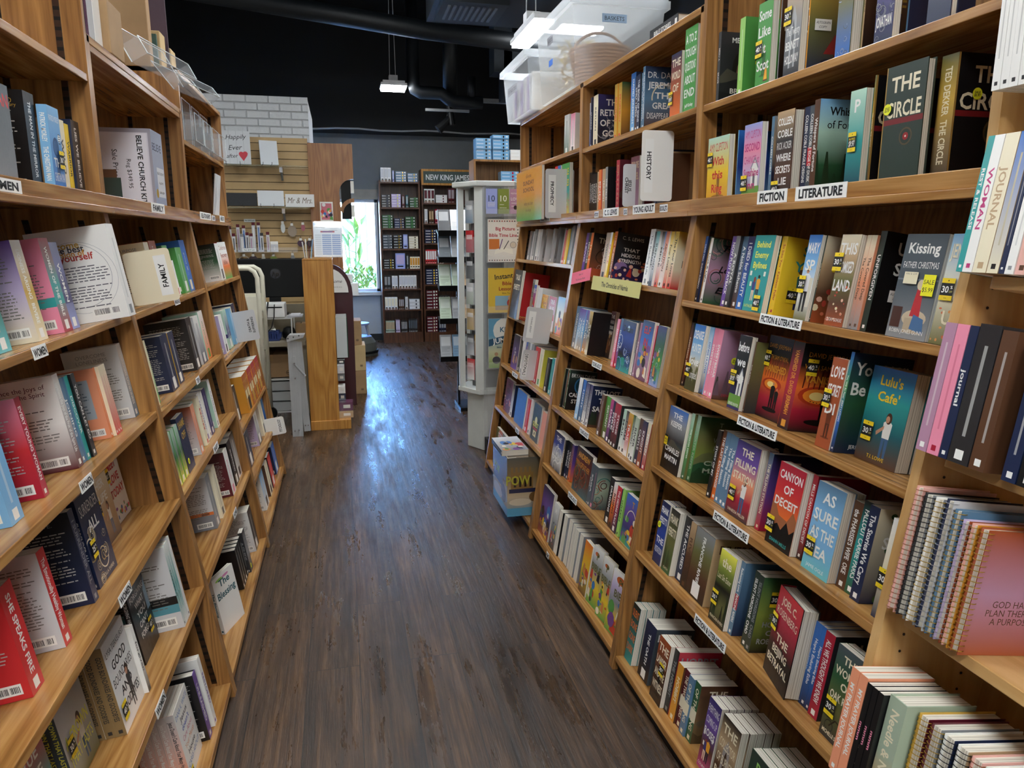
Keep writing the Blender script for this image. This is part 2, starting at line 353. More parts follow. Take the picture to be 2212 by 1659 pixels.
  ('S', 15.62, 16.12, 21.5, 'mint>green>forest', 'olive', 'WATER', 'white', 'st:THE_WATER_KEEPER'),
  ('S', 16.14, 17.7, 21.5, 'mint>green>forest', 'olive', 'WATER', 'white', 'st:THE_WATER_KEEPER'),
  ('S', 17.72, 20.2, 21.5, 'mint>green>forest', 'forest>olive>moss>forest', 'T/ /WA/KE/ /CHA/MAR', 'sage', 'st:THE_WATER_KEEPER hi'),
  ('S', 32.6, 34.5, 20.5, 'black', 'black>brown>black', 'STORY/OF/M', 'white', 'kps@.3,.4 st:STORY_OF_MY'),
  ('S', 34.52, 36.8, 21.0, 'brown>orange', 'rust', 'LAST', 'white', 'st:THE_LAST_EXCHANGE'),
  ('S', 36.82, 39.2, 21.0, 'steel', 'steel', 'FLYING', 'white', 'st:The_Filling_Station'),
  ('S', 39.22, 41.6, 21.0, 'steel', 'steel', 'FLYING', 'white', 'st:The_Filling_Station'),
  ('S', 41.62, 44.0, 21.0, 'steel', 'black', 'FLYING', 'white', 'st:The_Filling_Station'),
  ('F', 44.8, 56.4, 21.0, 'navy', 'indigo>purple>peach>crimson>charcoal', 'THE/FILLING/STATION/ / ', 'cream', 'k40@.2,.3 woman t2.6 au:VANESSA_MILLER v3.4 n2'),
  ('S', 57.7, 59.7, 21.0, 'steel>crimson', 'navy>purple>crimson', 'T', 'cream', 'st:THE_FILLING_STATION'),
  ('F', 65.7, 76.2, 21.0, 'red', 'crimson>red>orange>black', 'CANYON/OF/DECEIT/ / ', 'white', 'k30@.1,.24 au:DIANN_MILLS auc:teal bold canyon t2.6'),
  ('S', 76.22, 78.0, 21.0, 'crimson>red>black', 'crimson>red>black', 'C/D', 'white', 'st:MILLS_CANYON_OF_DECEIT'),
  ('F', 80.8, 90.3, 21.0, 'sky', 'steel>sky>sky>aqua', 'AS/SURE/AS THE/SEA', 'white', 'k30@.2,.28 ropes au:JAMIE_OGLE t2.4 n2'),
  ('S', 90.8, 93.6, 20.0, 'brown', 'rust', 'WIFE', 'white', "st:the_PHARISEE'S_WIFE__OKE"),
  ('S', 93.62, 96.5, 21.0, 'black>teal>forest', 'teal', 'FALL', 'white', 'st:FALLOUT_CARRIE_PARKS'),
  ('S', 96.52, 99.4, 21.0, 'navy', 'cream>navy', 'The/Stories', 'white', 'k30@.4,.4 st:The_Stories_We_Carry leaf'),
  ('F', 104.2, 110.6, 21.0, 'cream', 'white>cream>navy', 'S/C', 'navy', 'k30@.2,.4 leaf au:ROBIN'),
 ]),
 ('RN', 5, [
  ('F', 9.5, 15.4, 21.0, 'navy', 'navy>cobalt>navy', 'FRANK/PERETTI/ /THE/VISITATION', 'white', 'dot:lemon@.2,.62 w13 t1.8 n3'),
  ('F', 16.5, 22.4, 21.0, 'forest', 'charcoal>olive>forest', 'FRANK/PERETTI/ / ', 'cream', 'w13 t4 lf au:OATH'),
  ('S', 23.1, 28.0, 21.0, 'black>navy', 'navy', 'ACCUSED', 'white', 'st:THE_ACCUSED'),
  ('S', 28.02, 31.5, 21.0, 'tan>brown>black', 'brown', 'RIVERS', 'brown', 'st:RIVERS stc:brown'),
  ('S', 31.52, 42.5, 21.0, 'grey>olive>brown>black', 'tan', 'RIVERS', 'brown', 'st:FRANCINE_RIVERS hc'),
  ('F', 48.2, 56.5, 21.0, 'moss', 'lemon>moss>black>olive>black', 'the/Last Sin Eater/ / ', 'cream', 'k30@.2,.34 au:FRANCINE_RIVERS lf n4 t2.2'),
  ('S', 56.52, 58.5, 21.0, 'steel', 'steel>navy', 'F', 'white', 'st:Redeeming_Love__FRANCINE_RIVERS band:crimson'),
  ('S', 62.3, 64.6, 21.0, 'darkgreen', 'darkgreen', 'SILENT', 'white', 'st:SILENT_HORIZONS__CHAD'),
  ('S', 64.62, 66.9, 21.0, 'darkgreen', 'forest>moss>black', 'SILENT/HORIZONS/CHAD/ROBICHAUX', 'grey', 'k30@.3,.72 st:SILENT_HORIZONS__CHAD bold lo'),
  ('F', 74.4, 87.6, 22.5, 'crimson', 'red>crimson>black>black', 'JOEL C./ROSENBERG/ /THE/BEIJING/BETRAYAL', 'cream', 'k30@.1,.6 hc t4 fgr y13 W13.8 v4.6'),
  ('S', 87.62, 88.12, 20.5, 'blue>blue>navy', 'blue', 'HOPE', 'white', "st:Hope's_Enduring_Echo"),
  ('S', 88.14, 90.0, 20.5, 'blue>blue>navy', 'blue', 'HOPE', 'white', "st:Hope's_Enduring_Echo"),
  ('S', 90.02, 91.52, 20.5, 'blue>blue>navy', 'blue', 'HOPE', 'white', "st:Hope's_Enduring_Echo"),
  ('S', 91.7, 94.9, 20.5, 'crimson', 'charcoal', 'ALL', 'white', 'st:ALL_WE_THOUGHT_WE_KNEW'),
  ('F', 98.0, 107.4, 21.0, 'forest', 'slate>forest>olive>charcoal', 'THE/WOMAN/OF/OAK RIDGE/ / ', 'cream', 'k30@.2,.34 au:MICHELLE_SHOCKLEE bike bold n2'),
 ]),
 ('RN', 6, [
  ('F', 3.0, 8.9, 21.0, 'teal', 'black>teal', 'SILENT/BONE/GONE/DARK', 'orange', 'w12 n4 t2.3'),
  ('S', 12.5, 20.3, 20.0, 'navy>black', 'slate', 'PERETTI', 'white', 'st:THE_OATH'),
  ('F', 24.6, 32.4, 21.0, 'brown', 'rust>brown>black', 'THE/LAWYER/AND THE/WITNESS', 'cream', 'k30@.65,.55 n4 t2.3 fg'),
  ('S', 32.42, 35.5, 21.0, 'black', 'crimson', 'HOBBIT', 'grey', 'st:THE_HOBBIT'),
  ('S', 36.1, 39.7, 18.5, 'ochre', 'brown', 'H', 'cream', 'st:HOBBIT d12'),
  ('S', 39.72, 42.9, 18.5, 'maroon', 'maroon', 'T', 'cream', 'st:THE_TWO_TOWERS d12 band:cream'),
  ('S', 42.92, 45.9, 18.5, 'steel', 'steel', 'R', 'cream', 'st:OF_THE_KING d12 band:cream'),
  ('S', 45.92, 49.2, 18.5, 'forest', 'brown>bronze', 'THE/T', 'cream', 'st:OF_THE_RING d12 band:cream hi'),
  ('F', 57.2, 63.6, 21.0, 'purple', 'indigo>purple>brown>magenta', 'EVERYTHING/COMING UP/ROSES/ / ', 'white', 'couple au:COURTNEY n5 t2.2'),
  ('F', 64.7, 73.5, 21.0, 'brown', 'black>tan>brown>black', 'THE/COLLECTOR/OF BURNED/BOOKS', 'cream', 'arch n5 t2.3'),
  ('F', 78.6, 91.2, 21.0, 'forest', 'darkgreen>forest', 'ROB/WI', 'lime', 'n5 t2.4 bold'),
 ]),
 ('RM', 0, [
  ('S', 2.5, 4.1, 20.0, 'white>blue', 'navy', 'WISDOM', 'navy', 'st:MISSION'),
  ('S', 4.12, 6.3, 22.0, 'navy', 'navy', 'GODS', 'white', 'hc'),
  ('S', 7.6, 13.8, 22.0, 'cream', 'indigo>navy>black', 'THE/RETURN/OF THE/GODS', 'white', 'bold ab hc au:JONATHAN st:RETURN'),
  ('S', 33.4, 36.6, 22.0, 'gold', 'ochre', 'P', 'red', 'st:PROPHET'),
  ('S', 36.62, 40.3, 22.0, 'gold', 'forest>ochre>brown', 'MAX/PRAY/IN/E/L', 'red', 'st:PROPHECY'),
  ('S', 49.4, 54.3, 23.0, 'blue>sky', 'navy', 'NOW', 'white', 'st:DAVID_JEREMIAH'),
  ('S', 54.32, 57.6, 21.0, 'navy>brown', 'navy', 'SIGNS', 'white', 'st:END_TIMES'),
  ('S', 57.62, 60.8, 21.0, 'navy', 'black', 'BOOK', 'white', 'st:THE_BOOK_OF_SIGNS'),
  ('S', 60.82, 63.9, 21.0, 'steel', 'navy', 'GREAT', 'white', 'st:GREAT_DISAPPEARANCE'),
  ('S', 63.92, 66.1, 22.5, 'steel', 'navy>steel>brown', 'DR. DAVID/JEREMIAH/THE/GREAT/DISAPPEARANCE', 'white', 'su'),
  ('F', 92.7, 100.5, 20.0, 'navy', 'navy>rust>orange', 'THE/WORLD/OF', 'cream', 'kps@.1,.3'),
  ('F', 102.6, 111.1, 25.5, 'green', 'green', 'A TO Z/TOUGH/QUESTIONS/ABOUT/END', 'white', 'bold au:Jeff_Kinley'),
 ]),
 ('RM', 1, [
  ('S', 2.5, 4.1, 20.0, 'black', 'black', '', 'white', 'st:REVELATION'),
  ('S', 4.12, 5.72, 20.0, 'black', 'black', '', 'white', 'st:DANIEL'),
  ('S', 5.74, 7.7, 19.0, 'black', 'black', '', 'white', 'st:EZEKIEL'),
  ('S', 7.72, 10.2, 19.0, 'black', 'black', '', 'white', 'st:ISAIAH'),
  ('S', 10.22, 12.8, 19.0, 'black', 'black', '', 'white', 'st:PROPHETS'),
  ('S', 13.4, 17.2, 19.5, 'tan', 'tan', '', 'white', 'st:PSALMS'),
  ('S', 17.22, 20.8, 20.0, 'orange', 'red', '', 'white', 'st:END'),
  ('S', 20.82, 25.0, 20.0, 'tan', 'charcoal', '', 'white', 'st:TRIUMPH'),
  ('S', 25.02, 27.9, 20.5, 'grey', 'black', 'THE/TRI/D', 'red', 'k30@.4,.62'),
  ('S', 38.5, 42.3, 22.0, 'crimson', 'maroon', 'EXPL/E Z/E Z/E Z', 'tan', 'hi au:EZEKIEL'),
  ('F', 59.4, 67.8, 21.0, 'maroon', 'maroon>mauve', 'EXPLORE/EZEKIEL', 'tan', 'w13'),
  ('D', 64.4, 64.9, 0.0, 'lightgrey', '', 'JESUS/CHRIST', 'black', 'dw9 dh16 dz2'),
  ('S', 76.7, 79.2, 22.0, 'navy', 'navy', '', 'white', 'st:CASE'),
  ('S', 79.6, 82.1, 21.0, 'charcoal', 'tan', '', 'white', 'st:MIRACLE'),
  ('S', 82.5, 85.3, 20.0, 'charcoal', 'brown', '', 'white', 'st:CHRIST d10'),
  ('D', 88.8, 89.2, 0.0, 'white', '', 'HISTORY', 'black', 'dw12 dh24 dz3'),
 ]),
 ('RM', 2, [
  ('S', 4.9, 8.4, 20.0, 'purple', 'purple', '', 'white', 'st:LEWIS'),
  ('S', 8.42, 11.7, 20.0, 'darkgreen', 'green', '', 'white', 'st:MIRACLES'),
  ('S', 11.72, 15.0, 20.0, 'orange', 'black>brown>rust', 'The L', 'cream', 'ab band2'),
  ('S', 29.4, 35.3, 20.0, 'tan', 'sage', 'WEIGHT', 'black', 'photo'),
  ('S', 35.9, 38.2, 20.0, 'white>yellow', 'yellow', '', 'red', 'st:SPACE'),
  ('S', 38.22, 41.6, 20.5, 'orange>navy', 'charcoal>black>indigo', 'C. S. LEWIS/ /THAT/HIDEOUS/STRENGTH/ /', 'white', 'moon fl'),
  ('S', 76.4, 80.8, 21.0, 'white', 'white', '', 'grey', 'st:The_Reading_Life'),
  ('S', 80.82, 83.3, 20.0, 'black>white', 'white', '', 'white', 'st:GRIEF'),
  ('S', 83.32, 86.3, 20.0, 'teal>white>navy', 'white', '', 'white', 'st:SURPRISED'),
  ('S', 86.32, 88.7, 20.0, 'charcoal>white>red', 'white', '', 'white', 'st:MERE'),
  ('S', 88.72, 91.1, 20.0, 'blue>white>orange', 'white', '', 'white', 'st:PAIN'),
  ('S', 91.12, 93.9, 20.0, 'orange>white', 'white', '', 'brown', 'st:ABOLITION'),
  ('S', 93.92, 96.6, 20.0, 'yellow>cream>red', 'cream', '', 'black', 'st:Four_Loves'),
  ('S', 96.62, 99.7, 20.0, 'yellow>cream>red', 'yellow>cream>cream>red', 'The/Four/Loves', 'black', 'au:C.S.LEWIS'),
 ]),
 ('RM', 3, [
  ('S', 4.3, 9.5, 20.0, 'steel>grey', 'steel', '', 'white', 'st:WARLORDS'),
  ('S', 9.52, 13.7, 19.5, 'purple>sky>white', 'sky', '', 'white', 'st:ONE'),
  ('S', 13.72, 17.2, 19.5, 'purple>sky>tan', 'sky', '', 'white', 'st:TWO'),
  ('S', 17.22, 20.6, 19.5, 'purple>sky>tan', 'sky', '', 'white', 'st:THREE'),
  ('S', 20.62, 24.0, 19.5, 'purple>steel>ochre', 'sky', '', 'white', 'st:FOUR'),
  ('S', 24.02, 27.2, 19.5, 'gold>steel>ochre', 'sky', '', 'white', 'st:FIVE'),
  ('S', 27.22, 30.5, 19.5, 'gold>black>cream', 'black', '', 'white', 'st:SIX'),
  ('F', 30.52, 35.52, 21.0, 'maroon', 'maroon>black>black>brown>black', 'THE/IMAGINATION/YOUNG/WHIT/ / /', 'white', 'bold crowd v12'),
  ('S', 58.6, 61.3, 19.5, 'pink', 'red', '', 'white', 'st:DAUGHTER'),
  ('S', 61.32, 63.9, 20.0, 'steel>blue>red', 'steel', '', 'white', 'st:DREAMER'),
  ('F', 66.9, 80.2, 20.0, 'navy', 'navy>cobalt>black>teal', 'Dream/ / ', 'black', 'moon2 waves2'),
  ('S', 80.22, 81.5, 20.5, 'charcoal>white', 'charcoal', '', 'white', 'st:NIGHT'),
  ('S', 81.52, 83.3, 20.5, 'mauve', 'mauve', '', 'white', 'st:EPIC'),
  ('F', 86.1, 96.1, 22.0, 'plum', 'navy>blue>mauve>plum', 'ELF/IN/ / ', 'red', 'cm'),
  ('S', 96.12, 97.2, 21.0, 'pink', 'red', '', 'white', ''),
  ('F', 99.4, 106.6, 21.5, 'green', 'indigo>forest>green>periwinkle', ' ', 'white', 'cm waves2'),
 ]),
 ('RM', 4, [
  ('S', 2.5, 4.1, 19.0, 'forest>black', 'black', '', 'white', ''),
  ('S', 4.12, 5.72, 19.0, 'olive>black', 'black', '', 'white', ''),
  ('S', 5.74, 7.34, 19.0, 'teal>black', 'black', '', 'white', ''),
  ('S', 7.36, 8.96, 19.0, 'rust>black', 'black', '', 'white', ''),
  ('S', 8.98, 10.58, 19.5, 'forest', 'darkgreen>black>black', 'BRYAN DAVIS/ / /CALIFORN/STORM', 'white', 'circ2'),
  ('S', 27.9, 32.6, 19.0, 'white>sky', 'navy', '', 'white', 'st:RETURN'),
  ('S', 32.62, 36.6, 19.0, 'blue>steel', 'navy', '', 'white', 'st:LIGHT'),
  ('S', 37.2, 39.8, 18.5, 'indigo>white', 'navy', '', 'white', 'st:PATTERNS'),
  ('S', 39.82, 41.7, 18.5, 'indigo>white', 'navy', '', 'white', 'st:SAVAGE'),
  ('S', 41.72, 44.9, 18.5, 'indigo>white', 'navy>navy>brown', 'THE LOST/THE/SAVAGE', 'white', 'tr'),
  ('S', 57.5, 60.9, 17.5, 'brown', 'brown', '', 'white', ''),
  ('S', 60.92, 66.9, 17.5, 'green>olive', 'olive', '', 'white', 'st:SERVANT'),
  ('S', 66.92, 70.7, 17.5, 'magenta>indigo', 'indigo', '', 'white', 'st:DARK'),
  ('S', 70.72, 73.8, 17.5, 'navy>black', 'black', '', 'white', 'st:FIRE'),
  ('S', 73.82, 76.9, 17.5, 'crimson>black', 'black', '', 'white', 'st:BLOOD'),
  ('S', 76.92, 79.9, 17.5, 'crimson>black', 'black', '', 'white', 'st:STONE'),
  ('S', 80.4, 83.4, 16.5, 'mint>white', 'mint', '', 'white', 'st:MAIL'),
  ('S', 83.42, 86.7, 16.5, 'charcoal>white', 'charcoal', '', 'white', 'st:FARM'),
  ('S', 86.72, 90.5, 16.5, 'gold>red>white', 'gold', '', 'white', 'st:TRAIL'),
  ('S', 90.52, 94.1, 16.5, 'forest>white', 'forest', '', 'white', 'st:SCOUT'),
  ('S', 94.12, 97.3, 16.5, 'sage>white', 'sage', '', 'white', 'st:RIVER'),
  ('S', 97.7, 100.8, 17.0, 'brown>navy', 'brown', '', 'white', 'st:CASTLE'),
  ('S', 101.2, 104.6, 17.0, 'navy>rust', 'navy', '', 'white', 'st:KNIGHT'),
  ('S', 104.62, 107.5, 17.0, 'cream>crimson', 'crimson', '', 'white', 'st:MERLIN'),
 ]),
 ('RM', 5, [
  ('F', 5.7, 21.6, 18.0, 'indigo', 'navy>cobalt>white>navy', 'THE/O/M', 'white', 'swirl n2 t2'),
  ('S', 21.62, 23.5, 17.5, 'black>tan', 'black', '', 'white', 'st:WING'),
  ('S', 23.52, 26.5, 17.5, 'black>navy', 'black', '', 'white', 'st:WING'),
  ('S', 26.52, 29.4, 17.5, 'black>navy', 'black', '', 'white', 'st:WING'),
  ('S', 29.42, 32.3, 17.5, 'indigo>orange', 'indigo>purple>orange', 'W', 'ochre', 'st:WING'),
  ('F', 40.3, 60.3, 20.0, 'maroon', 'black>maroon>brown>darkteal', 'ANDREW/WINGFEATHER/ / ', 'ochre', 'dragon'),
  ('S', 60.32, 61.6, 18.0, 'slate', 'slate', '', 'white', 'st:SAGA'),
  ('S', 61.62, 64.0, 18.0, 'slate', 'slate', '', 'white', 'st:SAGA'),
  ('S', 64.02, 68.0, 18.0, 'slate', 'slate>sage>slate', ' ', 'pink', 'dragon'),
  ('S', 80.1, 85.3, 18.5, 'black', 'black', '', 'white', 'st:DRAGONS'),
  ('S', 85.32, 89.4, 18.0, 'white>orange>black', 'black', '', 'black', 'st:RISING'),
  ('S', 89.42, 93.8, 18.0, 'red>navy', 'navy', '', 'white', 'st:THE_HIDING_PLACE'),
  ('S', 94.3, 96.7, 18.5, 'lime', 'lime', '', 'black', 'st:GREEN'),
  ('F', 99.1, 112.5, 18.5, 'indigo', 'blue>purple>indigo>teal', 'T', 'ochre', 'cm su'),
 ]),
 ('RM', 6, [
  ('F', 2.5, 19.8, 24.0, 'navy', 'navy>purple>indigo>rust', ' / / / /FIGHTING', 'gold', 'cm'),
  ('F', 22.3, 30.2, 22.0, 'black', 'white>grey>charcoal', 'M', 'white', 'cm w14'),
  ('P', 30.22, 35.2, 21.0, 'black', 'black', '', '', ''),
  ('P', 35.9, 41.1, 21.0, 'black', 'grey', '', '', ''),
  ('P', 41.8, 46.8, 21.0, 'black', 'grey', '', '', ''),
  ('P', 47.5, 52.3, 21.0, 'black', 'grey', '', '', ''),
  ('P', 53.0, 57.7, 21.0, 'black', 'grey', '', '', ''),
  ('P', 58.4, 62.9, 21.0, 'black', 'grey', '', '', ''),
  ('F', 67.8, 76.3, 22.0, 'orange', 'orange>yellow>brown', ' ', 'white', 'cm w13'),
  ('F', 77.5, 86.6, 24.0, 'white', 'white>grey>yellow>green', 'P/BIBLE', 'olive', 'comic w15 y-6'),
  ('F', 88.7, 97.2, 24.0, 'white', 'white>grey>yellow>green', 'P/BIBLE', 'olive', 'comic w15 y-6'),
  ('F', 99.2, 114.5, 24.0, 'white', 'white>lilac>grey>yellow>green', 'PO/BIBLE', 'olive', 'comic y-8 t1.2'),
 ]),
 ('RF', 0, [
  ('S', 78.0, 86.1, 20.0, 'white>forest', 'white', '', 'black', 'l2'),
  ('S', 89.2, 96.1, 19.0, 'pink>white', 'white', '', 'black', 'l2'),
 ]),
 ('RF', 1, [
  ('F', 15.8, 73.1, 28.0, 'ochre', 'ochre>ochre>green', 'all-in-one/SUNDAY/SCHOOL/ /when you have/kids of all ages', 'maroon', 't1.4 v-6'),
  ('F', 73.12, 78.12, 27.0, 'red', 'red', 'BIG BOOK/of/Bible Crafts', 'white', 'dots w20'),
  ('F', 78.14, 83.14, 27.0, 'blue', 'blue', 'BIG BOOK/Coloring Pages/Bible Stories', 'white', 'photo w20'),
  ('F', 85.9, 98.6, 27.0, 'green', 'green>teal>yellow', 'BIBLE/PUZZLES', 'yellow', 'dots w20'),
  ('D', 94.0, 94.8, 0.0, 'lightgrey', '', 'PROPHECY', 'black', 'dw15 dh24 dz0'),
 ]),
 ('RF', 2, [
  ('S', 14.8, 20.5, 17.5, 'brown>grey', 'grey', '', 'white', ''),
  ('S', 20.52, 26.1, 17.5, 'lightgrey', 'grey', '', 'white', ''),
  ('S', 26.12, 31.6, 18.5, 'grey', 'grey', '', 'white', ''),
  ('S', 31.62, 37.0, 18.5, 'white', 'lightgrey', '', 'white', ''),
  ('S', 37.02, 42.2, 18.5, 'lightgrey', 'lightgrey', '  ', 'grey', 'b'),
  ('S', 51.3, 55.2, 18.5, 'charcoal', 'lightgrey', '  ', 'grey', 'b'),
  ('S', 64.7, 68.4, 18.5, 'grey', 'lightgrey', '  ', 'grey', 'b'),
  ('S', 74.7, 79.1, 19.0, 'black', 'grey', '', 'grey', 'b'),
  ('S', 84.2, 87.5, 18.5, 'grey', 'grey', '', 'white', ''),
  ('S', 87.52, 90.8, 17.5, 'red', 'lightgrey', '', 'white', ''),
  ('S', 90.82, 94.9, 18.0, 'yellow', 'yellow', '', 'white', ''),
  ('S', 94.92, 98.8, 18.5, 'steel', 'steel', '', 'white', ''),
  ('S', 98.82, 102.7, 19.5, 'grey', 'grey', '', 'white', ''),
  ('S', 102.72, 106.5, 19.5, 'lightgrey', 'grey', '', 'white', ''),
 ]),
 ('RF', 3, [
  ('S', 2.5, 4.1, 28.0, 'red', 'red', '', '', 't d20'),
  ('F', 21.8, 40.3, 29.0, 'charcoal', 'charcoal>black', 'TALK/SHEETS', 'cream', 'w17 rt v-4'),
  ('F', 40.32, 45.32, 25.0, 'orange', 'grey>tan', 'HIGH/SCHOOL', 'black', 'w16'),
  ('F', 45.34, 50.34, 22.0, 'blue', 'blue>red>sky', ' BIG ', 'white', 'cm w13'),
  ('S', 50.36, 51.9, 21.0, 'lightgrey', 'white', '', '', ''),
  ('S', 51.92, 56.0, 21.0, 'lightgrey', 'white', '', '', ''),
  ('S', 56.02, 60.1, 21.0, 'lightgrey', 'white', '', '', ''),
  ('F', 65.0, 76.7, 18.0, 'navy', 'ochre>navy', 'TRUE/FACTS', 'yellow', 'cm w12'),
  ('F', 79.5, 92.9, 18.0, 'pink', 'crimson>white', 'TRUE/BLUE', 'white', 'cm w13'),
  ('F', 95.5, 108.0, 19.0, 'sky', 'sky>cream>orange', ' ', 'white', 'cm w13'),
  ('F', 110.3, 116.5, 19.0, 'yellow', 'yellow>green>red', ' ', 'white', 'cm w13'),
  ('D', 99.6, 100.4, 0.0, 'lightgrey', '', 'YOUNG ADULT', 'grey', 'dw14 dh18 dz-6 dv-2'),
 ]),
 ('RF', 4, [
  ('F', 16.3, 31.5, 21.0, 'black', 'black>purple', ' / /ST', 'white', 'w13 photo'),
  ('S', 31.52, 36.6, 21.0, 'black', 'black', '', 'white', ''),
  ('S', 37.8, 43.7, 21.0, 'white', 'white', '', 'grey', 'fl'),
  ('S', 44.8, 50.5, 20.5, 'blue>red', 'blue', '', 'white', 'cm'),
  ('S', 50.52, 54.9, 20.5, 'grey', 'grey', '', 'white', ''),
  ('S', 54.92, 59.2, 20.5, 'lightgrey', 'grey', '', 'white', ''),
  ('S', 59.22, 63.5, 20.5, 'grey', 'grey', '', 'white', ''),
  ('S', 64.5, 68.7, 20.0, 'red', 'red', '', 'white', ''),
  ('S', 68.72, 72.8, 20.0, 'red', 'red', '', 'white', ''),
  ('S', 73.8, 81.6, 20.5, 'cream', 'lemon', '', 'green', ''),
  ('D', 68.7, 69.7, 0.0, 'lightgrey', '', 'DEVOTIONALS', 'black', 'dw9 dh17 dz1'),
  ('S', 92.0, 97.4, 18.0, 'charcoal', 'charcoal', '', 'white', ''),
  ('S', 99.2, 103.6, 19.0, 'teal', 'sky', '', 'white', ''),
  ('S', 106.2, 111.2, 20.0, 'cream', 'white', '', 'red', ''),
 ]),
 ('RF', 5, [
  ('F', 13.7, 31.1, 21.0, 'plum', 'plum', 'THE/DEVO/G', 'black', 'w13 dots'),
  ('S', 31.12, 36.5, 20.0, 'black>white', 'navy', '', 'white', ''),
  ('F', 43.6, 65.7, 20.0, 'periwinkle', 'blue', ' ', 'white', 'w13'),
  ('S', 65.72, 68.0, 19.0, 'white', 'white', '', 'magenta', 'fl'),
  ('S', 68.02, 73.3, 19.0, 'red', 'red', '', 'white', ''),
  ('S', 73.32, 77.5, 20.0, 'white', 'white', '', 'black', ''),
  ('F', 82.7, 97.4, 20.0, 'darkgreen', 'darkgreen', ' / /QUEST', 'lemon', 'w13 robot'),
  ('F', 100.2, 111.2, 19.0, 'peach', 'peach', '', '', 'w13'),
 ]),
 ('RF', 6, [
  ('F', 6.4, 37.8, 24.0, 'black', 'olive>black>tan', 'STORY OF/JESUS', 'white', 'comic'),
  ('F', 47.0, 61.9, 22.0, 'blue', 'sky>red>navy', '  ', 'white', 'cm w14'),
 ]),
 ('LN', 1, [
  ('F', 85.8, 94.6, 21.0, 'grey', 'slate>grey', 'MAN', 'red', 'l-8 d14'),
  ('S', 109.4, 115.5, 23.0, 'black', 'black', '', '', 'b st:THE_MAN_IN_THE_MIRROR hc goldt d16'),
  ('F', 115.52, 123.0, 21.0, 'sky', 'sky>blue', 'PATRICK MORLEY/ / /THE/CHRISTIAN MAN', 'white', 'k30@.75,.42 head t2.2'),
  ('S', 130.1, 135.0, 20.0, 'cream', 'tan', '', 'white', 'st:WILD'),
  ('S', 135.3, 138.2, 19.5, 'yellow', 'yellow', '', 'black', 'st:WARRIOR'),
  ('S', 138.5, 144.6, 21.0, 'black', 'navy', '', 'white', 'st:LIES_WE_BELIEVE'),
 ]),
 ('LN', 2, [
  ('S', 73.3, 79.2, 20.0, 'aqua>forest>aqua', 'aqua', '', '', 'b cm'),
  ('S', 91.0, 96.2, 22.0, 'white>gold>cream', 'purple>lilac>cream', '', '', 'b st:LIONESS_ARISING__BEVERE'),
  ('S', 106.8, 112.5, 22.5, 'crimson>teal>crimson', 'pink', 'DEVOTION', '', 'b st:WOMEN_OF_THE_BIBLE band3:teal'),
  ('S', 113.1, 118.8, 21.5, 'periwinkle>indigo>periwinkle', 'periwinkle', '', '', 'b st:WOMEN band3:indigo'),
  ('S', 130.2, 136.3, 25.0, 'white', 'white', '', 'grey', 'best b hc d20 v-4'),
 ]),
 ('LN', 3, [
  ('S', 56.6, 61.9, 19.0, 'sky', 'sky', '', '', 'b d16'),
  ('S', 72.2, 74.7, 21.0, 'crimson', 'pink>red>crimson', 'for Purity.', 'crimson', 'b st:EVERY_YOUNG_WOMAN d16'),
  ('S', 91.8, 94.9, 22.0, 'white>maroon', 'white>white>maroon', 'Experience the Joys of/the Fruit of the Spirit/Life', 'maroon', 'b d18'),
  ('S', 95.3, 97.5, 20.5, 'steel', 'white', '', 'white', 'b st:JOINING'),
  ('S', 97.9, 100.2, 20.5, 'teal', 'steel', '', 'white', 'b st:DISCOVER'),
  ('S', 100.5, 102.9, 20.5, 'charcoal', 'black', '', 'white', 'b st:YOU_CAN_LET_GO'),
  ('S', 118.8, 120.4, 19.0, 'orange', 'peach', '', '', 'b panel'),
  ('S', 120.42, 122.1, 19.0, 'cream>red', 'cream', '', '', ''),
  ('S', 122.12, 123.8, 19.0, 'cream>red', 'cream', '', '', ''),
  ('S', 123.82, 125.5, 19.0, 'cream>red', 'cream', '', '', ''),
  ('S', 141.6, 145.5, 22.0, 'white>steel', 'lightgrey', 'OVERCOME/LONELINESS', 'grey', 'b'),
 ]),
 ('LN', 4, [
  ('S', 45.7, 50.7, 21.0, 'red', 'red', '', '', 'b st:SHE_SPEAKS_FIRE d16'),
  ('S', 62.1, 65.7, 20.5, 'red', 'lightgrey', '', '', 'b st:The_Emotionally_Healthy_Woman d16'),
  ('S', 80.4, 83.2, 22.0, 'navy', 'black>navy', 'FREELY GIVE.', 'grey', 'b st:I_SURRENDER_ALL d16 v5'),
  ('F', 87.5, 101.0, 22.0, 'navy', 'navy', 'SURRENDER/ALL', 'white', 'k25@.2,.42 swirlg au:PRISCILLA_SHIRER auc:cream v6'),
  ('F', 114.0, 127.0, 19.0, 'sky', 'cream>tan>brown', 'HER/LIFE', 'white', 'k30@.1,.55 woman v12 t1.4'),
  ('F', 131.0, 144.4, 19.5, 'white', 'white', 'MEET/LOVE/TODAY', 'red', 'k30@.1,.75 rain v14 t1.4'),
 ]),
 ('LN', 5, [
  ('F', 40.0, 54.0, 20.0, 'teal', 'red>teal>aqua', 'TRUE/MATE', 'white', 'bold v10'),
  ('F', 59.8, 74.2, 22.0, 'slate', 'grey>lightgrey>olive', 'A CROWN/THAT LASTS', 'lemon', 'k30@.2,.38 woman lo v10 n3 t1.8 st:A_CROWN_THAT_LASTS'),
  ('F', 74.9, 90.0, 22.0, 'bronze', 'lightgrey>white', 'LYSA TERKEURST/GOOD/BOUNDARIES/AND/GOODBYES', 'charcoal', 'k40@.15,.22 lady v4.5 n4 t2.2 st:GOOD_BOUNDARIES_AND_GOODBYES'),
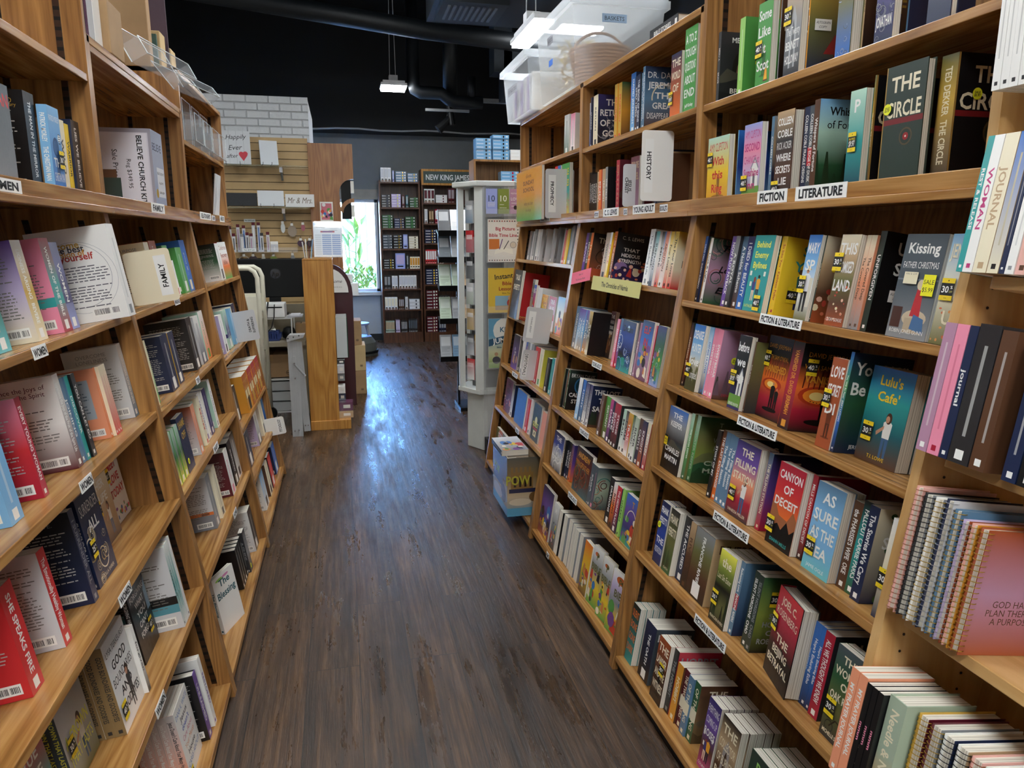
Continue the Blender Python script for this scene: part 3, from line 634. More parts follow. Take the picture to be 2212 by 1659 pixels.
  ('S', 90.3, 92.2, 18.0, 'white>white>black', 'white', '', 'black', 'st:forgiven v3.5'),
  ('F', 104.0, 118.6, 20.0, 'black', 'charcoal>black', "FORGIVING/WHAT/YOU/CAN'T/FORGET/ ", 'white', 'k40@.72,.32 bluemark v7.5'),
  ('S', 120.4, 122.0, 25.0, 'white>teal>white', 'lightgrey', 'HAPPEN?', 'charcoal', 'b bands d20 v1'),
  ('S', 122.2, 123.8, 25.0, 'white>teal>white', 'lightgrey', '', '', 'b bands d20 v.6'),
  ('S', 124.0, 125.6, 25.0, 'white>teal>white', 'lightgrey', '', '', 'b bands d20 v.2'),
  ('S', 126.0, 127.8, 25.5, 'white', 'lightgrey', '', '', 'b d20 v1'),
 ]),
 ('LN', 6, [
  ('F', 101.6, 116.6, 21.0, 'lightgrey>peach', 'white', "DANA K. WHITE/Jesus/doesn't/Care About/Your Messy/House/CARES ABOUT", 'multi', "k40@.1,.06 v4 n5 t2.2 st:Jesus_Doesn't_Care_About_Your_Messy_House"),
  ('S', 118.0, 121.4, 21.5, 'purple', 'black', '', '', 'b hc st:UNLEASHED v2'),
  ('S', 124.0, 126.8, 23.0, 'white', 'white', '', 'purple', 'b st:RESTORED v1.5'),
 ]),
 ('LM', 1, [
  ('S', 3.8, 11.5, 19.5, 'grey>lilac', 'lilac', '', '', 'kps@.5,.7 sc'),
 ]),
 ('LM', 2, [
  ('D', 23.5, 24.0, 0.0, 'cream', '', 'FAMILY', 'black', 'dw14 dh17 dz1'),
  ('S', 49.3, 55.7, 21.5, 'cream>grey', 'cream', 'THE PURPOSE', 'grey', 'b spiral'),
  ('S', 57.9, 67.9, 22.0, 'rust', 'rust', 'a parenting book/for bloggers', 'white', 'b d17'),
  ('S', 71.9, 80.3, 20.0, 'green', 'forest', '', '', 'b'),
  ('S', 82.0, 88.2, 14.0, 'white', 'white', '', 'crimson', 'fl'),
  ('S', 93.8, 104.5, 19.0, 'green', 'green', '', '', 'b d16'),
  ('S', 105.5, 116.0, 22.0, 'blue', 'blue', 'you if...', 'cream', 'b star'),
 ]),
 ('LM', 3, [
  ('S', 11.5, 15.2, 21.0, 'cream', 'lemon', '', '', ''),
  ('S', 16.4, 20.3, 21.0, 'cream>green', 'cream', '', '', ''),
  ('S', 36.2, 46.2, 20.0, 'navy', 'navy', '', '', 'b hc'),
  ('S', 50.2, 58.6, 19.5, 'navy', 'gold', '', '', 'b'),
  ('S', 80.0, 89.3, 21.5, 'charcoal', 'charcoal', '', '', 'b d16'),
  ('S', 93.6, 103.7, 20.5, 'white>navy', 'lightgrey', '', '', 'b'),
  ('S', 107.2, 117.0, 21.5, 'white>orange', 'mint', 'this person?', 'green', 'b'),
 ]),
 ('LM', 4, [
  ('S', 6.8, 10.9, 18.5, 'mint>forest>lemon', 'green', '', '', ''),
  ('S', 11.6, 16.0, 18.5, 'mint>forest>lemon', 'green', '', '', ''),
  ('S', 16.7, 21.2, 18.5, 'mint>forest>lemon', 'green', '', '', ''),
  ('S', 22.0, 26.7, 18.5, 'mint>forest>lemon', 'green', '', '', ''),
  ('F', 26.72, 37.5, 20.0, 'navy', 'navy', 'SHAME/OFF', 'gold', 'w13 dot:yellow@.2,.2'),
  ('S', 50.2, 56.0, 19.0, 'peach', 'rust>lightgrey', '', '', 'b'),
  ('S', 58.0, 62.0, 19.0, 'sage', 'sage', '', 'white', 'st:HOME'),
  ('S', 63.0, 67.2, 19.5, 'cream', 'cream', '', 'red', 'st:MOM'),
  ('S', 68.3, 73.7, 20.0, 'white', 'white', '', 'purple', 'st:PARENTING'),
  ('S', 74.9, 78.2, 19.5, 'white', 'white', '', 'black', ''),
  ('S', 79.4, 85.2, 19.5, 'indigo', 'indigo', '', 'white', ''),
  ('S', 91.3, 96.3, 21.0, 'white', 'mint', 'RAISING', 'grey', 'b'),
 ]),
 ('LM', 5, [
  ('S', 49.1, 56.0, 21.0, 'grey', 'lightgrey', '', '', 'b orangeband d16'),
  ('S', 59.5, 66.9, 21.0, 'cream', 'cream', '', '', 'b'),
  ('S', 85.5, 94.1, 20.0, 'white', 'maroon', 'Know', 'pink', 'b d16'),
  ('S', 98.6, 108.0, 20.5, 'charcoal', 'black', '', '', 'st:SHEPHERD'),
  ('S', 109.6, 119.5, 21.0, 'black>white', 'white', '', '', 'b'),
 ]),
 ('LM', 6, [
  ('F', 32.1, 45.3, 22.0, 'white', 'white', 'The/Blessing/ ', 'darkteal', 'fl2 y22 W14.2'),
  ('S', 66.7, 69.8, 18.0, 'black', 'black', '', '', ''),
  ('S', 70.6, 73.8, 18.0, 'black', 'black', '', '', ''),
  ('S', 74.6, 77.9, 18.0, 'black', 'black', '', '', ''),
  ('S', 78.8, 82.2, 18.0, 'black', 'black', '', '', ''),
  ('F', 82.22, 88.3, 19.0, 'charcoal', 'charcoal>grey>black', 'A GUIDE', 'grey', 'dot:yellow@.2,.15'),
  ('S', 105.0, 115.1, 20.0, 'charcoal', 'white>lightgrey', '', '', 'b'),
 ]),
 ('LF', 2, [
  ('S', 69.1, 82.4, 20.0, 'white', 'black>forest>white', '', '', 'b'),
  ('F', 82.42, 92.8, 20.5, 'red', 'white>white>orange>green', 'Celebrate/Recovery/bible', 'rust', 'w14 y10 W13.2'),
 ]),
 ('LF', 3, [
  ('S', 6.6, 17.9, 19.0, 'green>white>teal', 'sky', '', '', ''),
  ('S', 31.5, 41.1, 19.5, 'white', 'lilac', '', '', 'b'),
  ('S', 49.5, 60.1, 20.5, 'mint>indigo>mint', 'mint', '', '', 'b band3:indigo'),
  ('D', 71.2, 73.1, 0.0, 'lightgrey', '', 'DEATH &/SUFFERING', 'black', 'dw14 dh17 dz0'),
  ('S', 65.5, 71.2, 20.0, 'sky', 'sky', '', '', ''),
  ('S', 75.0, 80.9, 20.0, 'cream', 'cream', '', '', ''),
  ('S', 82.9, 93.2, 21.0, 'navy', 'navy', '', '', ''),
 ]),
 ('LF', 4, [
  ('S', 18.8, 33.2, 18.0, 'charcoal', 'black', '', '', 'b'),
  ('S', 41.3, 58.6, 20.0, 'rust>ochre', 'ochre', '', 'gold', 'leather v1'),
  ('S', 60.9, 77.4, 20.0, 'crimson>rust', 'ochre', '', 'gold', 'leather v1'),
  ('S', 79.9, 95.3, 20.0, 'crimson>rust', 'ochre', '', 'gold', 'leather v1'),
  ('S', 98.0, 114.5, 20.0, 'crimson>rust', 'ochre', '', 'gold', 'leather v1'),
 ]),
 ('LF', 5, [
  ('S', 25.3, 40.4, 18.0, 'navy', 'aqua>navy', '', '', 'b'),
  ('S', 69.0, 82.1, 20.0, 'white>black', 'lilac', '', '', 'b'),
  ('S', 90.4, 104.9, 19.0, 'cream', 'cream', '', '', ''),
  ('S', 111.0, 114.5, 20.0, 'blue>navy', 'sky>blue>navy', '', '', 'b'),
  ('D', 99.0, 101.9, 0.0, 'white', '', 'PSYCHOLOGY', 'black', 'dw13 dh11 dz-3'),
 ]),
 ('LF', 6, [
  ('S', 37.0, 50.3, 20.0, 'sky>white', 'white', '', '', 'b'),
  ('S', 58.8, 70.5, 19.0, 'cream', 'brown', '', '', ''),
  ('S', 73.6, 86.2, 19.0, 'red', 'charcoal', '', '', ''),
  ('S', 99.6, 114.5, 18.0, 'blue', 'navy', '', '', 'b'),
 ]),
 ('MB', 1, [
  ('W', 2.7, 4.1, 22.0, 'white', 'white', '', '', 'v-5'),
  ('W', 4.2, 5.6, 22.0, 'white', 'white', '', '', 'v-5'),
  ('W', 5.6, 7.1, 22.0, 'white', 'white', '', '', 'v-5'),
  ('W', 7.2, 8.7, 22.0, 'white', 'white', '', '', 'v-5'),
 ]),
 ('MB', 2, [
  ('S', 0.1, 1.3, 21.0, 'teal', 'teal', '', 'white', 'st:REST_&_RELEASE v-3'),
  ('S', 1.3, 3.1, 21.0, 'white', 'white', '', 'magenta', 'st:WOMAN v-3'),
  ('S', 3.2, 5.7, 21.0, 'cream', 'tan', '', 'tan', 'st:JOURNAL hc v-3'),
  ('S', 5.8, 7.8, 21.0, 'blue>cream', 'tan', '', 'white', 'wrap hc v-3'),
  ('S', 7.9, 8.8, 21.0, 'navy', 'navy', '', 'white', 'v-3'),
  ('S', 8.9, 10.4, 21.0, 'white', 'white', '', 'grey', 'v-3'),
  ('S', 10.6, 12.5, 21.0, 'blush', 'blush', '', 'brown', 'v-3'),
 ]),
 ('MB', 3, [
  ('S', 1.8, 4.0, 21.0, 'mauve', 'mauve', '', '', 'v-4 hc'),
  ('S', 4.1, 6.4, 21.0, 'pink', 'pink', '', 'crimson', 'v-4 hc sc'),
  ('S', 6.5, 8.1, 21.0, 'navy', 'navy', '', 'white', 'st:journal v-4'),
  ('S', 8.2, 12.0, 21.5, 'charcoal', 'charcoal', '', '', 'v-4 hc wrap'),
  ('S', 12.2, 14.9, 21.0, 'brown', 'brown', '', '', 'v-4 hc'),
  ('S', 17.8, 20.1, 20.0, 'navy', 'navy', '', '', 'v-4 hc'),
  ('S', 20.3, 23.2, 20.0, 'black', 'black', '', '', 'v-4 hc'),
 ]),
 ('MB', 4, [
  ('N', 2.0, 3.7, 22.0, 'blush', 'blush', '', '', 'v-3 cc:copper'),
  ('N', 4.0, 5.9, 21.5, 'charcoal', 'grey', '', '', 'v-3 cc:black'),
  ('N', 6.2, 8.0, 21.5, 'white', 'grey', '', '', 'v-3 cc:gold'),
  ('N', 8.3, 9.9, 22.0, 'navy', 'lightgrey', '', '', 'v-3 cc:silver'),
  ('N', 10.2, 11.7, 21.0, 'steel', 'steel', '', '', 'v-3 cc:gold'),
  ('N', 12.0, 13.4, 20.0, 'lilac', 'rust', '', '', 'v-3 cc:silver'),
  ('N', 13.6, 14.9, 20.0, 'blush', 'ochre', '', '', 'v-3 cc:gold'),
  ('N', 15.2, 16.9, 20.0, 'rust', 'rust>mauve>rust', 'GOD HAS A/PLAN THERE IS/A PURPOSE', 'brown', 'v-3 cc:gold'),
 ]),
 ('MB', 5, [
  ('S', 1.0, 2.9, 19.5, 'peach', 'peach', '', 'white', 'st:MY_PRAYER_JOURNAL v-5'),
  ('S', 3.0, 4.9, 19.5, 'peach', 'peach', '', 'white', 'st:MY_PRAYER_JOURNAL v-5'),
  ('S', 5.0, 6.2, 19.0, 'black', 'black', '', 'pink', 'fl v-5 st:mmm'),
  ('S', 6.3, 7.5, 19.0, 'black', 'black', '', 'pink', 'fl v-5 st:mmm'),
  ('S', 7.6, 8.8, 19.0, 'black', 'black', '', 'pink', 'fl v-5 st:mmm'),
  ('S', 9.0, 12.6, 19.5, 'sage>sage>ochre', 'sage', '', 'cream', 'st:Needle_&_Note hc v-4'),
  ('N', 13.2, 15.4, 19.0, 'gold', 'maroon', '', '', 'v-3 cc:gold'),
  ('N', 15.7, 17.9, 19.0, 'maroon', 'grey', '', '', 'v-3 cc:gold'),
  ('N', 18.2, 20.4, 19.0, 'white', 'navy', '', '', 'v-3 cc:black'),
  ('N', 20.7, 22.9, 19.0, 'white', 'tan', '', '', 'v-3 cc:black'),
  ('N', 23.2, 25.2, 19.0, 'blush', 'blush', '', '', 'v-3 cc:copper'),
  ('N', 25.5, 27.5, 19.0, 'white', 'white', '', '', 'v-3 cc:silver'),
  ('N', 27.8, 29.8, 19.0, 'green', 'green', '', '', 'v-3 cc:silver'),
  ('N', 30.1, 32.1, 19.0, 'teal', 'teal', '', '', 'v-3 cc:silver'),
  ('N', 32.4, 35.0, 19.0, 'green', 'green>moss>olive', '', '', 'v-3 cc:silver tree'),
 ]),
]
# ------------------------------------------------------------------ cover art
def dk(c, k=.45): return tuple(x*k for x in c[:3])+(1.,)
def lt(c, k=.5): return mixc(c, (1, 1, 1, 1), k)
def figure(F, x, y, h, c, c2=None):
    # standing person: x centre, y foot, h height (fractions of the height)
    w = h*F.h/F.w
    F.poly([(x-.09*w, y), (x-.03*w, y), (x-.01*w, y+.42*h), (x+.01*w, y+.42*h), (x+.04*w, y), (x+.1*w, y), (x+.11*w, y+.5*h), (x-.1*w, y+.5*h)], c2 or dk(c))
    F.poly([(x-.1*w, y+.46*h), (x+.11*w, y+.46*h), (x+.13*w, y+.8*h), (x+.05*w, y+.86*h), (x-.05*w, y+.86*h), (x-.13*w, y+.8*h)], c)
    F.ell(x, y+.92*h, .055*w, .055*w, lin('c98f6a') if c2 else c, 10)
def art(F, codes, cols, rnd):
    for m in codes:
        a = m.split(':')[0]; arg = m.split(':')[1] if ':' in m else ''
        c0 = cols[0]; c1 = cols[-1]; cm_ = cols[len(cols)//2]
        if a == 'pt':
            F.ell(.62, .5, .34, .42, lin('1a1513')); F.ell(.58, .46, .2, .3, lin('8a6350')); F.ell(.5, .52, .035, .015, lin('1a1513')); F.ell(.66, .52, .035, .015, lin('1a1513')); F.ell(.58, .36, .06, .018, lin('7a3f38'))
            F.poly([(.5, .44), (.58, .43), (.57, .5)], lin('73503f')); F.poly([(.25, .12), (.95, .12), (.8, .25), (.4, .25)], lin('1a1513'))
        elif a in ('tr', 'lf'):
            for i in range(9):
                x = rnd.random(); h = .18+rnd.random()*.3; F.poly([(x-.08, .06), (x+.08, .06), (x+.015, .06+h), (x-.015, .06+h)], mixc(dk(cm_, .5), lin('2a3a22'), rnd.random()))
        elif a in ('mt', 'canyon', 'hill', 'hi'):
            for k in range(3):
                b = .42-.13*k; pts = [(0, 0), (1, 0)]+[(1-i/6, b+(rnd.random()-.4)*.16) for i in range(7)]
                F.poly(pts, [mixc(dk(cm_, .6), lin('6f6a58'), .4), dk(c1, .75), dk(c1, .4)][k])
        elif a in ('fg', 'fgr', 'cloak'):
            F.ell(.55, .12, .3, .05, dk(c1, .5))
            figure(F, .55, .12, .34, dk(c1, .4) if a != 'cloak' else lin('8c2228'), dk(c1, .2) if a != 'cloak' else lin('6b1a22'))
            if a == 'cloak': F.poly([(.3, .2), (.6, .2), (.66, .36), (.5, .4)], lin('9a2a2c'))
        elif a in ('woman', 'lady'):
            figure(F, .62, .08, .46, lin('e8e4dc') if a == 'woman' else lin('3a3c40'), lin('3f5f86') if a == 'woman' else lin('26282c'))
            F.ell(.62, .5, .07, .1, lin('4a2f20')); F.ell(.6, .49, .045, .06, lin('c58f70'))
            if a == 'woman': F.poly([(.4, .3), (.55, .38), (.55, .42), (.38, .34)], lin('c58f70'))
        elif a == 'couple':
            figure(F, .36, .14, .3, lin('3e3a7a'), lin('e6c3a4')); F.ell(.38, .42, .06, .08, lin('8a3b2a')); figure(F, .58, .14, .34, lin('f0a52c'), lin('26242c')); F.ell(.58, .46, .06, .05, lin('2a2422'))
            for q in ((.12, .5), (.82, .5), (.2, .36)): F.rect(q[0]-.05, q[1]-.03, q[0]+.05, q[1]+.03, lin('efe9dc'))
        elif a in ('man', 'hat', 'head'):
            if a == 'head':
                F.ell(.45, .55, .26, .32, lin('2c4f80')); F.poly([(.32, .24), (.6, .24), (.58, .5), (.36, .5)], lin('2c4f80'))
                for k in range(6): F.ring(.45, .55, .03+.035*k, .042+.035*k, lin('5f93c8'), 18)
                F.ell(.8, .66, .13, .13, lin('f4f4f0'))
                for k in range(5): F.rect(.72, .7-.025*k, .88, .71-.025*k, lin('22324c'), up=False)
            else:
                figure(F, .45, .1, .52, lin('1f6a70') if a == 'man' else lin('e8e8ea'), lin('27305e') if a == 'man' else lin('1c1c1e')); F.ell(.45, .585, .1, .05, lin('6a4a30'))
                if a == 'hat': F.ell(.5, .6, .2, .05, lin('d9b26a')); F.ell(.5, .62, .11, .08, lin('d9b26a'))
                F.rect(.7, .16, .95, .5, lin('d8d2c0'))
        elif a == 'hair':
            for i in range(9): F.line([(.3+.05*i, .1), (.5+.03*i, .4), (.6+.02*i, .85)], .0025, mixc(lin('2a2410'), lin('7a6a30'), rnd.random()))
        elif a in ('fire',):
            F.poly([(.6, .06), (.86, .06), (.8, .2), (.74, .16), (.72, .28), (.66, .16)], lin('f09a2a')); F.poly([(.68, .06), (.8, .06), (.75, .17)], lin('f6d23c'))
            F.rect(.58, .04, .88, .06, lin('6a4526'))
        elif a == 'burst':
            F.ell(.45, .42, .4, .16, lin('b8381c')); F.ell(.42, .42, .28, .12, lin('f08a2c')); F.ell(.4, .42, .14, .07, lin('ffe28a'))
            for i in range(9):
                x = .1+i*.1; F.poly([(x, .5), (x+.02, .5), (x+.05, .72), (x+.01, .74)], mixc(lin('3a1412'), lin('a8352a'), rnd.random()))
            figure(F, .72, .1, .3, lin('161214'), lin('101012'))
            for i in range(5): F.ell(.3+.06*i, .34+.02*rnd.random(), .014, .008, lin('2a1412'), 6)
        elif a in ('su', 'moon', 'arch', 'circ', 'circ2', 'moon2'):
            if a == 'su': F.ring(.5, .5, .3, .33, lin('e8d9b8'), 22, 20, 190)
            elif a == 'circ':
                F.rect(0, .53, 1, .575, lin('7a1f24')); F.ell(.62, .42, .16, .16, lin('5a4a30')); F.ell(.62, .42, .13, .13, lin('27352d')); F.ell(.62, .42, .07, .07, lin('9a2026')); F.ell(.62, .42, .02, .02, lin('f0e0d0'))
                F.rect(0, 0, .025, 1, lin('a98543'))
            elif a == 'circ2': F.ring(.55, .62, .28, .33, lin('2f6f9a'), 20); F.ell(.55, .62, .27, .27, lin('123a4a')); F.ell(.6, .6, .1, .14, lin('4a8a3c'))
            elif a == 'moon': F.ell(.25, .3, .2, .14, lin('8a6fa0')); F.ell(.6, .16, .5, .2, lin('2c1c4a')); F.ell(.35, .28, .1, .05, lin('2a1c3a')); F.ell(.75, .22, .12, .12, lin('e4d0b0')); F.poly([(.45, .12), (.62, .1), (.58, .36)], lin('b8322c'))
            elif a == 'moon2': F.ell(.5, .86, .08, .08, lin('cfe0ee')); F.ell(.45, .2, .25, .12, lin('2a9a8a'))
            else: F.poly([(.3, .08), (.7, .08), (.68, .6), (.5, .74), (.32, .6)], lt(cm_, .25)); F.poly([(.4, .08), (.6, .08), (.58, .5), (.5, .6), (.42, .5)], dk(cm_, .5))
        elif a in ('waves', 'waves2', 'wv', 'swirl', 'swirlg', 'ab', 'dragon', 'ropes'):
            pal = {'waves': ['3a5a4c', 'a86a66', '2c463e', 'c08a80', '50705c'], 'waves2': ['26408a', '7a9ad0', 'e6ecf4', '30509a'], 'swirlg': ['c9b48a', 'e8dcc0', 'a48c5c'], 'dragon': ['7a3020', '2a6a60', 'a05028', '4a1814'], 'ropes': ['b08a5a', '8a683c']}.get(a)
            pal = [lin(q) for q in pal] if pal else [lt(cm_, .3), dk(cm_, .6), lt(c1, .3)]
            for i in range(9 if a != 'ropes' else 5):
                cx, cy = rnd.random(), rnd.random()*(.62 if a != 'waves' else 1); r = .08+rnd.random()*.16
                if a == 'ropes': cx, cy, r = .14, .2+.09*i, .1
                for k in range(3): F.ring(cx, cy, r*(.35+.3*k), r*(.47+.3*k), pal[(i+k) % len(pal)], 14, rnd.random()*360, 0 if a == 'ropes' else rnd.random()*360+250)
        elif a in ('cm', 'comic', 'crowd', 'photo'):
            n = 16 if a != 'photo' else 7
            pal = [lin(q) for q in (['e8c23a', 'c8402f', '3f78b8', 'f0e6d0', '5a9a4a', '7a4a8a', '2a2430', 'd98a4a'] if a != 'crowd' else ['8a5a30', 'c89a5a', '5a2418', 'd8b080', '3a2418'])]
            if a == 'photo': pal = [dk(cm_, .5), lt(cm_, .3), lin('c89a78'), dk(cm_, .3)]
            for i in range(n):
                x, y, r = .12+rnd.random()*.76, .08+rnd.random()*.5, .05+rnd.random()*.12
                if i % 3: F.ell(x, y, r, r*(.6+rnd.random()*.8), pal[i % len(pal)], 9)
                else: F.poly([(x-r, y-r*.5), (x+r, y-r*.7), (x+r*.7, y+r*.6), (x-r*.5, y+r*.8)], pal[i % len(pal)])
            if a == 'comic': F.ell(.4, .88, .2, .1, lin('c8602f')); F.ell(.5, .86, .06, .05, lin('2a1a12'))
        elif a in ('fl', 'fl2', 'dots', 'leaf', 'hearts', 'rain', 'crimsonfl'):
            pal = [lin(q) for q in {'leaf': ['2f5a34', '4a7a42', '23442a'], 'hearts': ['e09a5a', 'd8704a'], 'rain': ['d9534a', '4a9a5a', 'e8b83a', '4a78b8', '9a5ab0'], 'fl2': ['9ccf5a', 'd98ab8']}.get(a, ['d8785a', 'e8b8a0', 'c0483a', 'e8d8b0'])]
            for i in range(18 if a != 'fl2' else 2):
                x, y = rnd.random(), rnd.random()*.42+.02
                if a == 'leaf': x, y = .25+.6*rnd.random()*rnd.random(), rnd.random()
                if a == 'rain': y = .08+.14*rnd.random()
                if a == 'fl2': x, y = .3+.3*i, .92
                F.ell(x, y, .03+rnd.random()*.04+(.12 if a == 'fl2' else 0), .03+rnd.random()*.03, pal[i % len(pal)], 8)
        elif a in ('house',):
            F.poly([(.5, .2), (.9, .2), (.9, .44), (.7, .56), (.5, .44)], lin('eceae2')); F.rect(.62, .2, .74, .36, lin('6a6a72')); F.rect(.0, .04, 1, .2, lin('6a9a3c')); F.poly([(.46, .43), (.7, .58), (.94, .43), (.9, .42), (.7, .54), (.5, .42)], lin('8a8a94'))
        elif a == 'chair':
            F.rect(.0, .56, 1, .575, lin('7a8088')); F.ell(.62, .2, .3, .16, lin('c9b69a')); F.rect(.4, .06, .86, .2, lin('b8a488')); F.poly([(.5, .22), (.74, .22), (.7, .48), (.56, .48)], lin('c02f36')); F.ell(.62, .52, .09, .1, lin('d8c8a8')); F.poly([(.56, .1), (.9, .06), (.86, .2), (.6, .24)], lin('4a6f9a')); F.rect(.05, .1, .3, .3, lin('4a2a22'))
        elif a == 'bike':
            F.ring(.25, .14, .12, .14, lin('1a1a1a'), 18); F.ring(.66, .12, .12, .14, lin('1a1a1a'), 18); F.line([(.25, .14), (.42, .24), (.62, .22), (.66, .12)], .003, lin('2a1a14')); figure(F, .6, .14, .32, lin('7a3a2c'), lin('2a2420'))
        elif a in ('robot',): F.rect(.2, .3, .8, .36, lin('b8382c')); F.rect(.3, .12, .7, .28, lin('e8dca0')); F.ell(.5, .56, .16, .14, lin('e8dca0')); F.ell(.5, .2, .06, .06, lin('2c3b33'))
        elif a == 'bluemark': F.rect(.0, .0, 1, .03, lin('16161a')); F.poly([(.82, .5), (1, .5), (1, .95), (.84, .8)], lin('8fb4cf'))
        elif a == 'orangeband': F.rect(0, .28, 1, .34, lin('e07a3c')); F.rect(0, 0, 1, .28, lin('85868c')); F.rect(.72, .29, .9, .33, lin('8a4a2a'))
        elif a == 'bands': F.rect(0, .3, 1, .4, lin('1a1a1c')); F.rect(0, .2, 1, .3, lin('5a98a4')); F.ell(.5, .25, .06, .03, lin('3a6a74'))
        elif a == 'band2': F.rect(0, 0, 1, .2, lin('b8502c'))
        elif a == 'band3': F.rect(0, .28, 1, .38, lin(arg))
        elif a == 'panel': F.rect(.08, .3, .85, .85, lin('a9b4bd')); F.para(.14, .8, .8, .36, .045, lin('5a6a78'), rnd)
        elif a == 'star': F.poly([(.6, .2), (.86, .3), (.95, .12), (.9, .45), (.7, .4)], lin('e8b83a'))
        elif a == 'tree': F.poly([(.4, .0), (.52, 0), (.5, .3), (.7, .6), (.66, .62), (.48, .38), (.3, .7), (.27, .68), (.42, .3)], lin('5a3a2a')); [F.ell(.1+.8*rnd.random(), .5+.4*rnd.random(), .07, .05, lin('6a8a4a'), 8) for _ in range(9)]
        elif a == 'goldt': F.text('INTEGRATED', .6, .9, .012, lin('c9a13f'), F.w*.5); F.text('Living in the 21st Century', .55, .86, .008, lin('c9a13f'), F.w*.7)
        elif a == 'best':
            F.ring(.5, .5, .42, .425, lin('9a9aa0'), 40); F.ring(.52, .48, .47, .474, lin('a8a8ae'), 40)
            F.text('become', .42, .83, .018, lin('c9a13f'), bold=True); F.text('the best', .47, .785, .017, lin('3a3a40'), bold=True); F.text('version of', .45, .74, .015, lin('d9952f'), bold=True); F.text('yourself', .55, .7, .018, lin('b83a2c'), bold=True)
STICK = {}
def sticker_mesh(k):
    if k in STICK: return STICK[k]
    S_ = 1.15
    mb = MB(); Y = lin('f2d21e'); K = lin('121212'); W = lin('f6f4ee')
    if k in ('30', '40', '25', 'ps'):
        w, h = .031, .042; mb.box((-w/2, -h/2, 0), (w/2, h/2, .0003), K); F = Face(mb, (-w/2, -h/2, .0003), (1, 0, 0), (0, 1, 0), w, h)
        F.rect(0, .78, 1, 1, Y); F.rect(0, 0, 1, .22, Y); F.ell(.5, .89, .04, .05, K, 8); F.text('books', .5, .11, .002, K)
        if k == 'ps': F.text('SALE PRICE', .5, .66, .0045, lin('f2d21e'), .024, bold=True); F.text('$9.97', .5, .43, .012, W, .023, bold=True)
        else: F.text(k, .37, .5, .0125, W, .017, bold=True); F.text('%', .82, .6, .006, W, bold=True); F.text('OFF', .82, .4, .0042, lin('b8b060'), .008, bold=True)
    elif k == 'sale': 
        w, h = .022, .034; mb.box((-w/2, -h/2, 0), (w/2, h/2, .0003), Y); F = Face(mb, (-w/2, -h/2, .0003), (1, 0, 0), (0, 1, 0), w, h); F.rect(0, .8, 1, 1, K); F.text('SALE', .5, .55, .007, K, .018, bold=True); F.text('$12.97', .5, .3, .006, K, .018, bold=True)
    elif k == 'tag':
        w, h = .03, .042; mb.box((-w/2, -h/2, 0), (w/2, h/2, .0003), lin('f4ee1e')); F = Face(mb, (-w/2, -h/2, .0003), (1, 0, 0), (0, 1, 0), w, h); F.text('SALE', .5, .66, .009, K, .026); F.text('$5.99', .5, .3, .009, K, .026)
    elif k == 'tagc':
        w, h = .036, .024; mb.box((-w/2, -h/2, 0), (w/2, h/2, .0003), lin('ece2c0')); F = Face(mb, (-w/2, -h/2, .0003), (1, 0, 0), (0, 1, 0), w, h); F.text('WAS $ 12.99', .5, .85, .004, lin('77735f'), .03)
    elif k == 'wl':
        w, h = .046, .026; mb.box((-w/2, -h/2, 0), (w/2, h/2, .0003), W); F = Face(mb, (-w/2, -h/2, .0003), (1, 0, 0), (0, 1, 0), w, h); F.text('AUTOGRAPH', .5, .7, .006, K, .04, ital=True); F.text('COPY', .5, .32, .006, K, .03, ital=True)
    else:
        mb.prism([(.011*math.cos(2*math.pi*i/20), .011*math.sin(2*math.pi*i/20)) for i in range(20)], .0003, lin('eef02a')); F = Face(mb, (-.011, -.011, .0003), (1, 0, 0), (0, 1, 0), .022, .022); F.text('SALE', .5, .62, .0045, K, .014, bold=True); F.text('$5.97', .5, .38, .0045, K, .015, bold=True)
    STICK[k] = mb.mesh('price_sticker', MATTE)
    return STICK[k]

